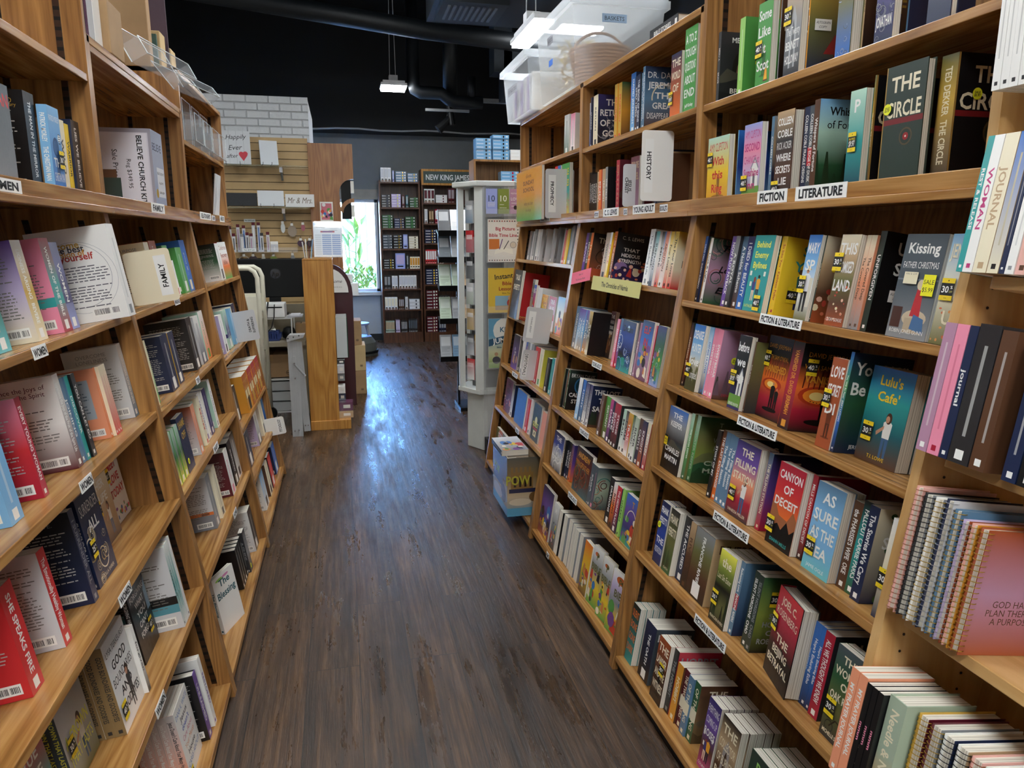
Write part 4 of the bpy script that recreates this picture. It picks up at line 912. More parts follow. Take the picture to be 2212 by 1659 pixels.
def cols_of(s): return [lin(c) for c in s.split('>')]
def book_mesh(sp, w_t, w_d, h, rnd, side_art, fore=False):
    """cover and page block in the book's own frame: x thickness (front cover at x=t), y depth (spine at y=0), z height"""
    kind, spine, cover, title, tcol, ops = sp; t, d = w_t, w_d
    hc = 'hc' in ops; ov = .003 if hc else .0004; bt = .0024 if hc else .0006
    if t < .006: bt = .0005
    mb = MB(); sc = cols_of(spine or cover); cc = cols_of(cover or spine)
    base = cc[len(cc)//2]; sb = sc[len(sc)//2]
    mb.box((0, 0, 0), (bt, d, h), base); mb.box((t-bt, 0, 0), (t, d, h), base); mb.box((bt, 0, 0), (t-bt, bt, h), sb)
    # front cover, back cover, spine
    opm = [o for o in ops if not o[0].isdigit()]
    Ff = Face(mb, (t, 0, 0), (0, 1, 0), (0, 0, 1), d, h); Fb = Face(mb, (0, d, 0), (0, -1, 0), (0, 0, 1), d, h); Fs = Face(mb, (0, 0, 0), (1, 0, 0), (0, 0, 1), t, h)
    back = 'b' in ops
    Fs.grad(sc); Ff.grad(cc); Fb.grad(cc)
    motifs = [o for o in ops if o.split(':')[0] in MOT]
    F = Fb if back else Ff
    if motifs: art(F, motifs, cc, rnd)
    TC = lin(tcol) if tcol and tcol != 'multi' else lin('white') if tcol != 'multi' else lin('charcoal')
    lum = lambda c: .3*c[0]+.59*c[1]+.11*c[2]
    if not back:
        lines = title.split('/') if title.strip() else []
        if lines and (side_art or any(len(x) > 1 for x in lines)):
            y1 = .95; y0 = .14; 
            if 'lo' in ops: y1 = .55; y0 = .1
            lh = min((y1-y0)/len(lines), .2); mc = ['4a7ab8', '3a3a40', '4a5aa8', 'c85a7a', 'd98a4a', '3a3a40']
            for i, L in enumerate(lines):
                c = TC if tcol != 'multi' else lin(mc[i % 6])
                big = .62 if len(L.strip()) < 14 else .4
                Ff.text(L, .5, y1-lh*(i+.5), min(lh*h*big, .032), c, d*.86, bold=True if 'bold' in ops else len(L) < 9 and lh > .1, ital='sc' in ops, stretch=d*.5 if 2 < len(L.strip()) < 10 else None)
        for o in ops:
            if o.startswith('au:') and len(o) > 4:
                ac = TC
                for q in ops:
                    if q.startswith('auc:'): ac = lin(q[4:])
                Ff.text(o[3:].replace('_', ' '), .5, .07, h*.04, ac, d*.84, bold='bold' in ops)
    else:
        ink = lin('77736c') if lum(base) > .25 else lin('b9b7b2')
        ty = .9
        for L in ([x for x in title.split('/') if x.strip()] if title.strip() else []):
            Fb.text(L, .5, ty, .011, lin(tcol) if tcol else ink, d*.8); ty -= .07
        if 'best' not in ops and 'panel' not in ops: Fb.para(.1, .9, ty-.04, .24, .032, ink, rnd)
        if 'best' in ops: Fb.para(.12, .9, .62, .16, .03, lin('5a5a60'), rnd)
        Fb.barcode(.56, .05, .36, .1, rnd)
    # spine lettering, top to bottom
    st = next((o[3:] for o in ops if o.startswith('st:')), title.replace('/', ' ').strip() if len(title.strip()) > 2 else '')
    st = st.replace('_', ' '); stc = next((lin(o[4:]) for o in ops if o.startswith('stc:')), None)
    if stc is None: stc = TC if abs(lum(TC)-lum(sb)) > .12 else (lin('f2f0ea') if lum(sb) < .3 else lin('2b2b2e'))
    for o in ops:
        if o.startswith('band:'): Fs.rect(0, .35, 1, .55, lin(o[5:])); 
        if o.startswith('band3:'): Fs.rect(0, .3, 1, .42, lin(o[6:]))
    if 'leather' in ops:
        for y in (.15, .3, .62, .82): Fs.rect(0, y, 1, y+.015, lin('caa24a'), up=False)
        Fs.up(); Fs.rect(.1, .36, .9, .58, lin('e8d8a8'))
    if st and not fore:
        Fs.text(st, .5, .54, min(t*.5, .016), stc, h*.74, rot=-90, bold=True, stretch=h*.45)
        Fs.rect(.3, .03, .7, .03+.4*t/h, stc)
    elif not fore and t > .008:
        Fs.rect(.42, .2, .58, .85, mixc(sb, stc, .35)); Fs.rect(.3, .03, .7, .03+.4*t/h, stc)
    me = mb.mesh('cover', GLOSSY if 'wrap' in ops else PRINT)
    pb = MB(); pb.box((bt, bt+.0003, ov), (t-bt, d-(.003 if hc else .0005), h-ov), (1, 1, 1, 1)); pm = pb.mesh('page_block', PAPER)
    return me, pm
MOT = set('pt tr lf mt canyon hill hi fg fgr cloak woman lady couple man hat head hair fire burst su moon arch circ circ2 moon2 waves waves2 wv swirl swirlg ab dragon ropes cm comic crowd photo fl fl2 dots leaf hearts rain house chair bike robot bluemark orangeband bands band2 band3 panel star tree goldt best'.split())

# ------------------------------------------------------------------ shelf frames
TAN = .1535; TH = math.atan(TAN)
XR0, XL0 = .872, -.41            # foot of the slanted faces
ZB = 1.57                        # height at which the slanted part ends
def face_x(side, z, off=0.):
    s = 1 if side == 'R' else -1; x0 = XR0-off if side == 'R' else XL0
    return x0 + s*TAN*min(z, ZB)
def frame(side, z, Y0, lower, off=0.):
    """origin on the front edge at the bay's left end; columns: along the shelf, inward, up"""
    s = 1 if side == 'R' else -1; th = TH if lower else 0
    u = Vector((0, -s, 0)); v = Vector((s*math.cos(th), 0, -math.sin(th))); w = Vector((s*math.sin(th), 0, math.cos(th)))
    M = Matrix((u, v, w)).transposed().to_4x4(); M.translation = Vector((face_x(side, z, off), Y0, z))
    return M
ORD = 'first second third fourth fifth sixth seventh eighth ninth tenth eleventh twelfth thirteenth fourteenth fifteenth sixteenth seventeenth eighteenth nineteenth twentieth'.split()
def ordn(i): return ORD[i] if i < 20 else 'twenty-'+ORD[i-20]
BAYS = {  # side, Y of the bay's left end, direction of u, width, label, upper levels, lower levels, face offset
 'RN': ('R', 2.19, 1.17, 'near right bookcase', [1.904, 1.60], [1.305, 1.03, .752, .448, .055]),
 'RM': ('R', 3.36, 1.17, 'middle right bookcase', [1.908, 1.60], [1.332, .99, .695, .403, .056]),
 'RF': ('R', 4.55, 1.19, 'far right bookcase', [1.92, 1.60], [1.375, 1.022, .71, .43, .06]),
 'LN': ('L', .85, 1.48, 'near left bookcase', [1.94, 1.60], [1.285, .99, .71, .41, .056]),
 'LM': ('L', 2.33, 1.22, 'middle left bookcase', [2.03, 1.60], [1.28, .975, .70, .405, .056]),
 'LF': ('L', 3.55, 1.17, 'far left bookcase', [1.93, 1.60], [1.28, .93, .59, .333, .056]),
 'MB': ('R', 1.0, .85, 'pale journal fixture', [1.715], [1.443, 1.155, .877, .57, .28]),
}
LEV = {'RN': 0, 'RM': 0, 'RF': 0, 'LN': 0, 'LM': 0, 'LF': 0, 'MB': 0}
def level_frame(bay, lv):
    side, Y0, W, lab, up, lo = BAYS[bay]; off = .105 if bay == 'MB' else 0
    if bay == 'MB':
        if lv <= 1: return frame(side, up[0], Y0-.02, False, off)
        return frame(side, lo[lv-2], Y0-.02, True, off)
    if lv < 2: return frame(side, up[lv], Y0, False, off)
    return frame(side, lo[lv-2], Y0, True, off)
def shelf_phrase(bay, lv):
    lab = BAYS[bay][3]
    if bay == 'MB': return ('top' if lv == 1 else ORD[lv-1])+' shelf of '+lab
    n = lv+1
    return ('top shelf' if lv == 0 else 'bottom shelf' if lv == 6 else ORD[lv]+' shelf')+' of '+lab
def nice(s):
    p = s.split('>'); a = NICE.get(p[0], p[0])
    if len(p) > 1 and p[-1] != p[0]: return a+'-and-'+NICE.get(p[-1], p[-1])
    return a
def fit(*variants):
    for v in variants:
        if len(v.replace(',', ' ').split()) <= 16: return v
    return variants[-1]
def place_row(bay, lv, items):
    F0 = level_frame(bay, lv) @ Matrix.Translation((0, 0, .0008)); side = BAYS[bay][0]; ph = shelf_phrase(bay, lv); rnd = random.Random(bay+str(lv)); cnt = 0
    grp = 'books on the '+ph
    prevkey = None; prev = None
    for it in items:
        k, u0, u1, h, spine, cover, title, tcol, ops = it; u0 /= 100; u1 /= 100; h /= 100
        ops = ops.split(); 
        gv = lambda p, dflt: next((float(o[len(p):])/100 for o in ops if o.startswith(p) and o[len(p):].replace('.', '', 1).replace('-', '', 1).isdigit()), dflt)
        if k == 'D': make_divider(F0, side, u0, title, tcol, spine, gv('dw', .1), gv('dh', .16), gv('dz', 0), gv('dv', .03), ph); continue
        o1 = ordn(cnt); cnt += 1
        cn, sn = nice(cover or spine), nice(spine or cover)
        if k == 'N': make_spiral(F0, it, u0, u1, h, ops, fit(f'{cn} spiral notebook with {nice(next((o[3:] for o in ops if o.startswith("cc:")), "silver"))} coil, {o1} from left, {ph}'), grp); continue
        big = 'hc' in ops
        kind = 'hardcover_book' if big else 'paperback_book'
        if bay == 'MB': kind = 'journal'
        if bay == 'RF' and lv == 2: kind = 'magazine'
        if any(q in ops for q in ('cm', 'comic')) and bay[0] == 'R': kind = 'comic_book'
        kw = {'hardcover_book': 'hardcover', 'paperback_book': 'paperback', 'journal': 'journal', 'magazine': 'magazine', 'comic_book': 'illustrated book'}[kind]
        n = int(gv('n', .01)*100+.5); v = gv('v', None)
        if k in 'SPW':
            t = max(.0035, u1-u0-.0004); d = gv('d', {17: .12}.get(int(h*100), .138 if h < .205 else .148 if h < .225 else .16))
            if k == 'P': d = .15
            vv = (v if v is not None else (.039+rnd.random()*.012 if lv > 1 and bay[1] == 'N' else .03+rnd.random()*.014))
            if prevkey == (spine, cover) and prev is not None: vv = prev
            prev = vv
            M = F0 @ Matrix.Translation((u0, vv, 0)) @ Matrix.Rotation(R(next((float(o[1:]) for o in ops if o[0] == 'l' and o[1:].lstrip('-').isdigit()), 0)), 4, 'Y')
            if k == 'P': M = F0 @ Matrix.Translation((u1, vv+d, 0)) @ Matrix.Rotation(math.pi, 4, 'Z')
            lab = fit(f'{cn} {kw} with {sn} spine outward, {o1} from left, {ph}', f'{cn} {kw} with {sn} spine, {o1} from left, {ph}', f'{cn} {kw}, {o1} from left, {ph}')
            if sn == cn: lab = f'{cn} {kw} shelved spine outward, {o1} from left, {ph}'
            if k == 'P': lab = f'paperback showing its page edges, {o1} from left, {ph}'
            if 'k30' in ' '.join(ops) or 'k40' in ' '.join(ops): lab = fit(f'{cn} {kw} with discount sticker, {sn} spine, {o1} from left, {ph}', f'{cn} {kw} with discount sticker, {o1} from left, {ph}')
        else:
            t = gv('t', .018); d = max(.05, u1-u0-.001); vv = v if v is not None else (.03 if lv > 1 else .012)
            yaw = next((float(o[1:]) for o in ops if o[0] == 'y' and o[1:].replace('.', '').lstrip('-').isdigit()), 0)
            ln = next((float(o[1:]) for o in ops if o[0] == 'l' and o[1:].lstrip('-').isdigit()), 0)
            wd = gv('W', None)
            if wd: d = wd; vv = v if v is not None else .012+d*math.sin(R(yaw))
            M = F0 @ Matrix.Translation((u0, vv+t, 0)) @ Matrix.Rotation(R(-90-yaw), 4, 'Z')
            tt = nice(tcol.strip()) if tcol.strip() and tcol.strip() != 'multi' else 'coloured'
            has = bool(title.replace('/', '').strip())
            lab = fit(f'{cn} {kw} facing out with {tt} title, {o1} from left, {ph}' if has else f'{cn} {kw} facing out, {o1} from left, {ph}', f'{cn} {kw} facing out, {o1} from left, {ph}')
        prevkey = (spine, cover) if k == 'S' else None
        b = thing(kind, lab, 'book', M, grp)
        me, pm = book_mesh((k, spine, cover, title, tcol, ops), t, d, h, rnd, True, k == 'P')
        for nm, m_ in (('page_block', pm), ('cover', me)):
            cv = bpy.data.objects.new(nm, m_); COL.objects.link(cv); cv.parent = b
        for o in ops:
            mt = None
            if '@' in o:
                kk, pos = o.split('@'); fx, fy = [float(q) for q in pos.split(',')]
                kk = {'kps': 'ps', 'ksale': 'sale'}.get(kk, kk[1:] if kk[0] == 'k' else kk.split(':')[0])
                if kk in ('dot', 'ps', 'sale', '30', '40', '25', 'tag', 'tagc', 'wl'):
                    so = bpy.data.objects.new('price_sticker' if kk != 'wl' else 'handwritten_label', sticker_mesh(kk)); COL.objects.link(so); so.parent = cv
                    nar = min(1., (d*.5)/.03) if k == 'F' else 1.
                    if 'b' in ops: A = Matrix(((0, 0, -1, -.003), (-1, 0, 0, d-fx*d), (0, 1, 0, fy*h), (0, 0, 0, 1)))
                    else: A = Matrix(((0, 0, 1, t+.003), (1, 0, 0, fx*d), (0, 1, 0, fy*h), (0, 0, 0, 1)))
                    so.matrix_local = A @ Matrix.Diagonal((nar, 1, 1, 1))
                    so['label'] = {'wl': 'white label with handwriting', 'dot': 'round yellow price dot', 'tag': 'yellow sale tag', 'tagc': 'cream price tag'}.get(kk, 'yellow and black discount sticker')
        if n > 1:
            m2, p2 = book_mesh((k, spine, cover, '', tcol if tcol != 'multi' else '', [q for q in ops if q == 'hc' or q[:3] == 'st:']), t, d, h, rnd, False, False)
            for q in range(1, n):
                if k in 'SPW': continue
                dz = 0
                b2 = thing(kind, f'{ordn(q-1)} copy behind the {cn} face-out {kw}, {o1} from left, {ph}' if len(f'{ordn(q-1)} copy behind the {cn} face-out {kw}, {o1} from left, {ph}'.split()) <= 16 else f'{ordn(q-1)} copy behind the {cn} {kw}, {o1} on {ph}', 'book', F0 @ Matrix.Translation((u0+rnd.random()*.003, vv+t+q*(t+.0008), 0)) @ Matrix.Rotation(R(-90), 4, 'Z'), grp)
                for nm, m_ in (('cover', m2), ('page_block', p2)):
                    o = bpy.data.objects.new(nm, m_); COL.objects.link(o); o.parent = b2

def make_divider(F0, side, u, title, tcol, color, dw, dh, dz, dv, ph):
    mb = MB(); c = lin(color or 'lightgrey'); r = .012
    pts = []
    for cx, cy, a0 in ((dw-r, r, -90), (dw-r, dh-r, 0), (r, dh-r, 90), (r, r, 180)):
        for i in range(5): q = R(a0+i*22.5); pts.append((cx+r*math.cos(q), cy+r*math.sin(q)))
    A = Matrix(((0, 0, 1, 0), (-1, 0, 0, dv+.02), (0, 1, 0, 0), (0, 0, 0, 1)))   # board outline: x toward the aisle, y up
    mb.prism(pts, .0025, c, M=A)
    words = title.split('/')
    fc = [(Face(mb, (.0025, -dw+dv+.02, 0), (0, 1, 0), (0, 0, 1), dw, dh), -90, .24)] if side == 'R' else [(Face(mb, (0, dv+.02, 0), (0, -1, 0), (0, 0, 1), dw, dh), 90, .76)]
    F, rot, px = fc[0]
    b = thing('shelf_divider', f'{nice(color)} plastic divider card lettered {title.replace("/", " ")} jutting from the {ph}', 'divider', F0 @ Matrix.Translation((u, 0, dz)), 'shelf divider cards')
    if len(words) == 1: F.rect(px-.13, .12, px+.13, .88, lin('f6f6f2'))
    sz = .017 if tcol == 'black' else .008
    for i, wd in enumerate(words):
        off = (i-(len(words)-1)/2)*.15*(1 if side == 'L' else -1)
        F.text(wd, px+off, .5, sz if len(words) == 1 else .013, lin(tcol), dh*.72, rot=rot, bold=True)
    mb.obj('card', MATTE, b)
def make_spiral(F0, it, u0, u1, h, ops, lab, grp):
    k, _, _, _, spine, cover, title, tcol, _ = it
    t = max(.01, u1-u0-.002); d = .15; cc = cols_of(cover); rnd = random.Random(lab)
    b = thing('spiral_notebook', lab, 'notebook', F0 @ Matrix.Translation((u0, -.02, 0)), grp)
    mb = MB(); mb.box((0, 0, 0), (.0015, d, h), lin(spine)); mb.box((t-.0015, 0, 0), (t, d, h), cc[0])
    F = Face(mb, (t, 0, 0), (0, 1, 0), (0, 0, 1), d, h); F.grad(cc)
    if 'tree' in ops: art(F, ['tree'], cc, rnd)
    for i, L in enumerate(title.split('/')): F.text(L, .55, .42-.07*i, .011, lin(tcol or 'white'), d*.7)
    mb.obj('cover', PRINT, b)
    pb = MB(); pb.box((.0016, .004, .003), (t-.0016, d-.003, h-.003)); pb.obj('page_block', PAPER, b)
    cb = MB(); n = int(h/.0085); cc_ = next((o[3:] for o in ops if o.startswith('cc:')), 'silver')
    for i in range(n):
        z = .006+i*(h-.012)/(n-1); pts = []
        for q in range(10):
            a = 2*math.pi*q/10; pts.append((t/2+(t/2+.0025)*math.cos(a), .004+.0085*math.sin(a), z+.0012*math.cos(a)))
        cb.tube(pts, .0008, 4, closed=True)
    cb.obj('wire_coil', plain('wire_'+cc_, {'gold': 'd8b04a', 'copper': 'c07a58', 'black': '2a2a2c'}.get(cc_, 'c8c8cc'), .3, .9), b)
# ------------------------------------------------------------------ the room
def struct(mb, name, mat, **k):
    o = mb.obj(name, mat, **k); o['kind'] = 'structure'; return o
def floor_mat():
    m, nt, b = new_mat('plank_floor')
    tc = N(nt, 'ShaderNodeTexCoord'); mp = N(nt, 'ShaderNodeMapping'); mp.inputs['Rotation'].default_value = (0, 0, R(90))
    nt.links.new(tc.outputs['Object'], mp.inputs['Vector'])
    br = N(nt, 'ShaderNodeTexBrick'); br.offset = .37; br.inputs['Scale'].default_value = 1.; br.inputs['Brick Width'].default_value = 1.2; br.inputs['Row Height'].default_value = .178
    br.inputs['Mortar Size'].default_value = .0016; br.inputs['Mortar Smooth'].default_value = .2; br.inputs['Bias'].default_value = 0
    br.inputs['Color1'].default_value = (.1, .1, .1, 1); br.inputs['Color2'].default_value = (.9, .9, .9, 1); br.inputs['Mortar'].default_value = (0, 0, 0, 1)
    nt.links.new(mp.outputs[0], br.inputs['Vector'])
    # grain along Y, shifted per plank
    mp2 = N(nt, 'ShaderNodeMapping'); mp2.inputs['Scale'].default_value = (62, 2.6, 1); nt.links.new(tc.outputs['Object'], mp2.inputs['Vector'])
    ad = N(nt, 'ShaderNodeVectorMath', operation='ADD'); sc = N(nt, 'ShaderNodeVectorMath', operation='SCALE'); sc.inputs['Scale'].default_value = 17
    nt.links.new(br.outputs['Color'], sc.inputs[0]); nt.links.new(mp2.outputs[0], ad.inputs[0]); nt.links.new(sc.outputs[0], ad.inputs[1])
    n1 = N(nt, 'ShaderNodeTexNoise'); n1.inputs['Scale'].default_value = 1.; n1.inputs['Detail'].default_value = 7; n1.inputs['Roughness'].default_value = .7
    nt.links.new(ad.outputs[0], n1.inputs['Vector'])
    n2 = N(nt, 'ShaderNodeTexNoise'); n2.inputs['Scale'].default_value = .12; n2.inputs['Detail'].default_value = 2; nt.links.new(ad.outputs[0], n2.inputs['Vector'])
    r = ramp(nt, [(.3, '22160c'), (.5, '4c3724'), (.7, '76593c')]); nt.links.new(n1.outputs['Fac'], r.inputs['Fac'])
    r2 = ramp(nt, [(.3, (.55, .55, .55, 1)), (.7, (1.1, 1.05, 1., 1))]); nt.links.new(n2.outputs['Fac'], r2.inputs['Fac'])
    mx = N(nt, 'ShaderNodeMix', data_type='RGBA', blend_type='MULTIPLY'); mx.inputs[0].default_value = 1
    nt.links.new(r.outputs['Color'], mx.inputs[6]); nt.links.new(r2.outputs['Color'], mx.inputs[7])
    r3 = ramp(nt, [(0., (.82, .82, .82, 1)), (1., (1.12, 1.1, 1.08, 1))]); nt.links.new(br.outputs['Color'], r3.inputs['Fac'])
    mx2 = N(nt, 'ShaderNodeMix', data_type='RGBA', blend_type='MULTIPLY'); mx2.inputs[0].default_value = 1
    nt.links.new(mx.outputs[2], mx2.inputs[6]); nt.links.new(r3.outputs['Color'], mx2.inputs[7])
    mx3 = N(nt, 'ShaderNodeMix', data_type='RGBA'); nt.links.new(br.outputs['Fac'], mx3.inputs[0]); nt.links.new(mx2.outputs[2], mx3.inputs[6]); mx3.inputs[7].default_value = lin('1b130d')
    nt.links.new(mx3.outputs[2], b.inputs['Base Color'])
    mr = N(nt, 'ShaderNodeMapRange'); mr.inputs[3].default_value = .2; mr.inputs[4].default_value = .52; nt.links.new(n1.outputs['Fac'], mr.inputs[0]); nt.links.new(mr.outputs[0], b.inputs['Roughness'])
    # knots and dark stains
    vk = N(nt, 'ShaderNodeTexNoise'); vk.inputs['Scale'].default_value = 1.; vk.inputs['Detail'].default_value = 3; mk = N(nt, 'ShaderNodeMapping'); mk.inputs['Scale'].default_value = (9, 5, 1); nt.links.new(tc.outputs['Object'], mk.inputs['Vector']); nt.links.new(mk.outputs[0], vk.inputs['Vector'])
    rk = ramp(nt, [(.2, (.8, .79, .78, 1)), (.5, (1, 1, 1, 1))]); nt.links.new(vk.outputs['Fac'], rk.inputs['Fac']); mxk = N(nt, 'ShaderNodeMix', data_type='RGBA', blend_type='MULTIPLY'); mxk.inputs[0].default_value = 1; nt.links.new(mx3.outputs[2], mxk.inputs[6]); nt.links.new(rk.outputs['Color'], mxk.inputs[7]); nt.links.new(mxk.outputs[2], b.inputs['Base Color'])
    # worn, duller streaks in the finish
    vw = N(nt, 'ShaderNodeTexNoise'); vw.inputs['Scale'].default_value = 1.; vw.inputs['Detail'].default_value = 6; vw.inputs['Roughness'].default_value = .7; mw = N(nt, 'ShaderNodeMapping'); mw.inputs['Scale'].default_value = (11, 1.6, 1); nt.links.new(tc.outputs['Object'], mw.inputs['Vector']); nt.links.new(mw.outputs[0], vw.inputs['Vector'])
    rw = N(nt, 'ShaderNodeMapRange'); rw.inputs[1].default_value = .35; rw.inputs[2].default_value = .65; rw.inputs[3].default_value = .2; rw.inputs[4].default_value = .52; nt.links.new(vw.outputs['Fac'], rw.inputs[0]); nt.links.new(rw.outputs[0], b.inputs['Roughness'])
    # hand-scraped undulation
    n3 = N(nt, 'ShaderNodeTexNoise'); n3.inputs['Scale'].default_value = 1.; n3.inputs['Detail'].default_value = 3
    mp3 = N(nt, 'ShaderNodeMapping'); mp3.inputs['Scale'].default_value = (16, 5, 1); nt.links.new(tc.outputs['Object'], mp3.inputs['Vector']); nt.links.new(mp3.outputs[0], n3.inputs['Vector'])
    b1 = N(nt, 'ShaderNodeBump'); b1.inputs['Strength'].default_value = .4; b1.inputs['Distance'].default_value = .006; nt.links.new(n3.outputs['Fac'], b1.inputs['Height'])
    b2 = N(nt, 'ShaderNodeBump'); b2.inputs['Strength'].default_value = .6; b2.inputs['Distance'].default_value = .003; nt.links.new(n1.outputs['Fac'], b2.inputs['Height']); nt.links.new(b1.outputs[0], b2.inputs['Normal'])
    nt.links.new(b2.outputs[0], b.inputs['Normal'])
    b.inputs['Specular IOR Level'].default_value = .5
    return m
BLACKP = plain('black_ceiling_paint', '05080b', .8, var=.1)
GREYW = plain('grey_wall_paint', '6f7374', .7, var=.05)
mb = MB(); mb.box((-3.3, -2.6, -.1), (3.4, 11.1, 0)); struct(mb, 'floor', floor_mat())
mb = MB(); mb.box((-3.3, -2.6, 4.5), (3.4, 11.1, 4.6)); struct(mb, 'ceiling', BLACKP)
LIGHTW = plain('light_wall_paint', 'c8c6c0', .7, var=.04)
for nm, lo, hi in (('wall_left', (-3.4, -2.6, 0), (-3.3, 11.1, 2.6)), ('wall_right', (3.4, -2.6, 0), (3.5, 11.1, 2.6)), ('wall_front', (-3.3, -2.7, 0), (3.4, -2.6, 3.4))):
    mb = MB(); mb.box(lo, hi); struct(mb, nm, LIGHTW); mb = MB(); mb.box((lo[0], lo[1], hi[2]), (hi[0], hi[1], 4.5)); struct(mb, nm+'_upper', BLACKP)
WX0, WX1, WZ0, WZ1, WY = -1.0, .54, .73, 2.05, 10.95
mb = MB()
mb.box((-3.3, WY, 0), (WX0, WY+.15, 2.95)); mb.box((WX1, WY, 0), (3.4, WY+.15, 2.95)); mb.box((WX0, WY, 0), (WX1, WY+.15, WZ0)); mb.box((WX0, WY, WZ1), (WX1, WY+.15, 2.95)); struct(mb, 'wall_back', GREYW)
mb = MB(); mb.box((-3.3, WY-.35, 2.95), (3.4, WY+.15, 4.5)); struct(mb, 'wall_back_soffit', BLACKP)
mb = MB(); mb.tube([(-1.2+.3*i, WY-.36, 2.965+.012*math.sin(i*1.7)) for i in range(14)], .012, 8); o = mb.obj('ceiling_conduit', plain('pale_conduit', '9a9c9c', .5)); tag(o, 'thin pale conduit running along the top of the grey back wall', 'pipe')
mb = MB(); mb.box((-3.3, WY-.012, 0), (WX1+.05, WY, .1)); struct(mb, 'baseboard_back', plain('black_vinyl', '141414', .5))
# window
WHITE_T = plain('white_trim', 'd8d8d4', .5, var=.04)
mb = MB()
for lo, hi in (((WX0, WY-.01, WZ0), (WX0+.04, WY+.12, WZ1)), ((WX1-.04, WY-.01, WZ0), (WX1, WY+.12, WZ1)), ((WX0, WY-.01, WZ1-.04), (WX1, WY+.12, WZ1)), ((WX0, WY-.01, WZ0), (WX1, WY+.12, WZ0+.04)), ((-.34, WY+.02, WZ0), (-.29, WY+.09, WZ1))): mb.box(lo, hi)
wf = struct(mb, 'window_1', WHITE_T)
mb = MB(); mb.box((WX0-.05, WY-.1, WZ0-.05), (WX1+.03, WY+.02, WZ0)); struct(mb, 'window_sill', WHITE_T, parent=wf)
mb = MB(); mb.box((WX0-.02, WY-.06, WZ1), (WX1+.02, WY-.01, WZ1+.14)); struct(mb, 'trim_1', plain('window_header', '8f8a7e', .6), parent=wf)
gl, nt, b = new_mat('window_glass'); b.inputs['Transmission Weight'].default_value = 1; b.inputs['Roughness'].default_value = 0; b.inputs['IOR'].default_value = 1.02; b.inputs['Base Color'].default_value = (1, 1, 1, 1)
mb = MB(); mb.box((WX0+.03, WY+.05, WZ0+.03), (WX1-.03, WY+.056, WZ1-.03)); struct(mb, 'window_pane', gl, parent=wf)
mb = MB(); mb.box((-3.3, WY-.006, .1), (WX1, WY, WZ0-.05)); struct(mb, 'trim_2', plain('pale_wall_paint', 'b9bcbc', .6, var=.04))
# outside
mb = MB(); mb.box((-30, 11.15, -.12), (30, 60, -.02)); struct(mb, 'ground_outside', plain('sunlit_concrete', 'e6e2da', .9, scale=1))
def shrub(name, label, c, n, spread, hh, lw, cols, seed, grass=False):
    rnd = random.Random(seed); b = thing(name, label, 'plant', c); mb = MB()
    for i in range(n):
        a = rnd.random()*6.283; r = spread*math.sqrt(rnd.random()); x, y = r*math.cos(a), r*math.sin(a)*(.25 if grass else 1); z = hh*(.1+.9*rnd.random())
        L = lw*(2.2+rnd.random()*2); t = rnd.random()*6.283; e = R(10+rnd.random()*60); d = Vector((math.cos(t)*math.cos(e), math.sin(t)*math.cos(e), math.sin(e))); p = Vector((x, y, z)); s = d.cross(Vector((0, 0, 1))).normalized()*lw*.5
        up = s.cross(d).normalized()*lw*.12; col = mixc(lin(cols[0]), lin(cols[1]), rnd.random())
        mb.face([p, p+d*L*.5+s+up, p+d*L], col); mb.face([p, p+d*L, p+d*L*.5-s+up], col)
    mb.obj('foliage', MATTE, b); sb = MB()
    for i in range(6):
        a = i*1.05; sb.tube([(0, 0, 0), (spread*.4*math.cos(a), spread*.4*math.sin(a), hh*.5), (spread*.7*math.cos(a), spread*.7*math.sin(a), hh*.9)], .012, 5)
    sb.obj('stem', plain('green_stem', '6a7a3a', .7), b)
shrub('hedge', 'bright yellow-green low hedge growing under the window outside', (.3, 12.4, 0), 1500, 1., .98, .05, ('5a6414', '8a8f28'), 3, True)
shrub('broadleaf_plant', 'tall broad-leaved plant rising outside the window', (.2, 13.2, 0), 44, .2, 1.75, .11, ('4c6418', '708228'), 11)
b = thing('street_lamp', 'pale teal lamp post standing outside the window', 'lamp post', (.56, 15.5, -.02)); mb = MB(); mb.lathe([(.16, 0), (.16, .1), (.09, .3), (.06, .5), (.05, 4.2)], seg=14); mb.obj('post', plain('teal_post', '4a7a78', .6), b)
mb = MB(); mb.lathe([(.07, 4.2), (.2, 4.4), (.16, 4.75), (.03, 4.9)], seg=14); mb.obj('lantern', plain('teal_post', '4a7a78', .6), b)
b = thing('building', 'pale low building far beyond the window', 'building', (0, 40, -.02)); mb = MB(); mb.box((-16, 0, 0), (16, 6, 2.1)); mb.obj('wall', plain('pale_stucco', 'f0ece4', .9), b); mb = MB(); mb.box((-16.5, -.5, 2.1), (16.5, 6.5, 2.45)); mb.obj('roof', plain('pale_roof', 'c8d4da', .8), b)

# ------------------------------------------------------------------ bookcases
STD = None
def std_mat():
    m, nt, b = new_mat('slotted_standard')
    tc = N(nt, 'ShaderNodeTexCoord'); sp = N(nt, 'ShaderNodeSeparateXYZ'); nt.links.new(tc.outputs['Object'], sp.inputs[0])
    mu = N(nt, 'ShaderNodeMath', operation='MULTIPLY'); mu.inputs[1].default_value = 39.4; nt.links.new(sp.outputs['Z'], mu.inputs[0])
    fr = N(nt, 'ShaderNodeMath', operation='FRACT'); nt.links.new(mu.outputs[0], fr.inputs[0])
    r = ramp(nt, [(.0, '3a2414'), (.62, '3a2414'), (.64, '0c0806'), (1., '0c0806')]); r.color_ramp.interpolation = 'CONSTANT'
    nt.links.new(fr.outputs[0], r.inputs['Fac']); nt.links.new(r.outputs['Color'], b.inputs['Base Color']); b.inputs['Roughness'].default_value = .4; b.inputs['Metallic'].default_value = .3
    return m
STD = std_mat()
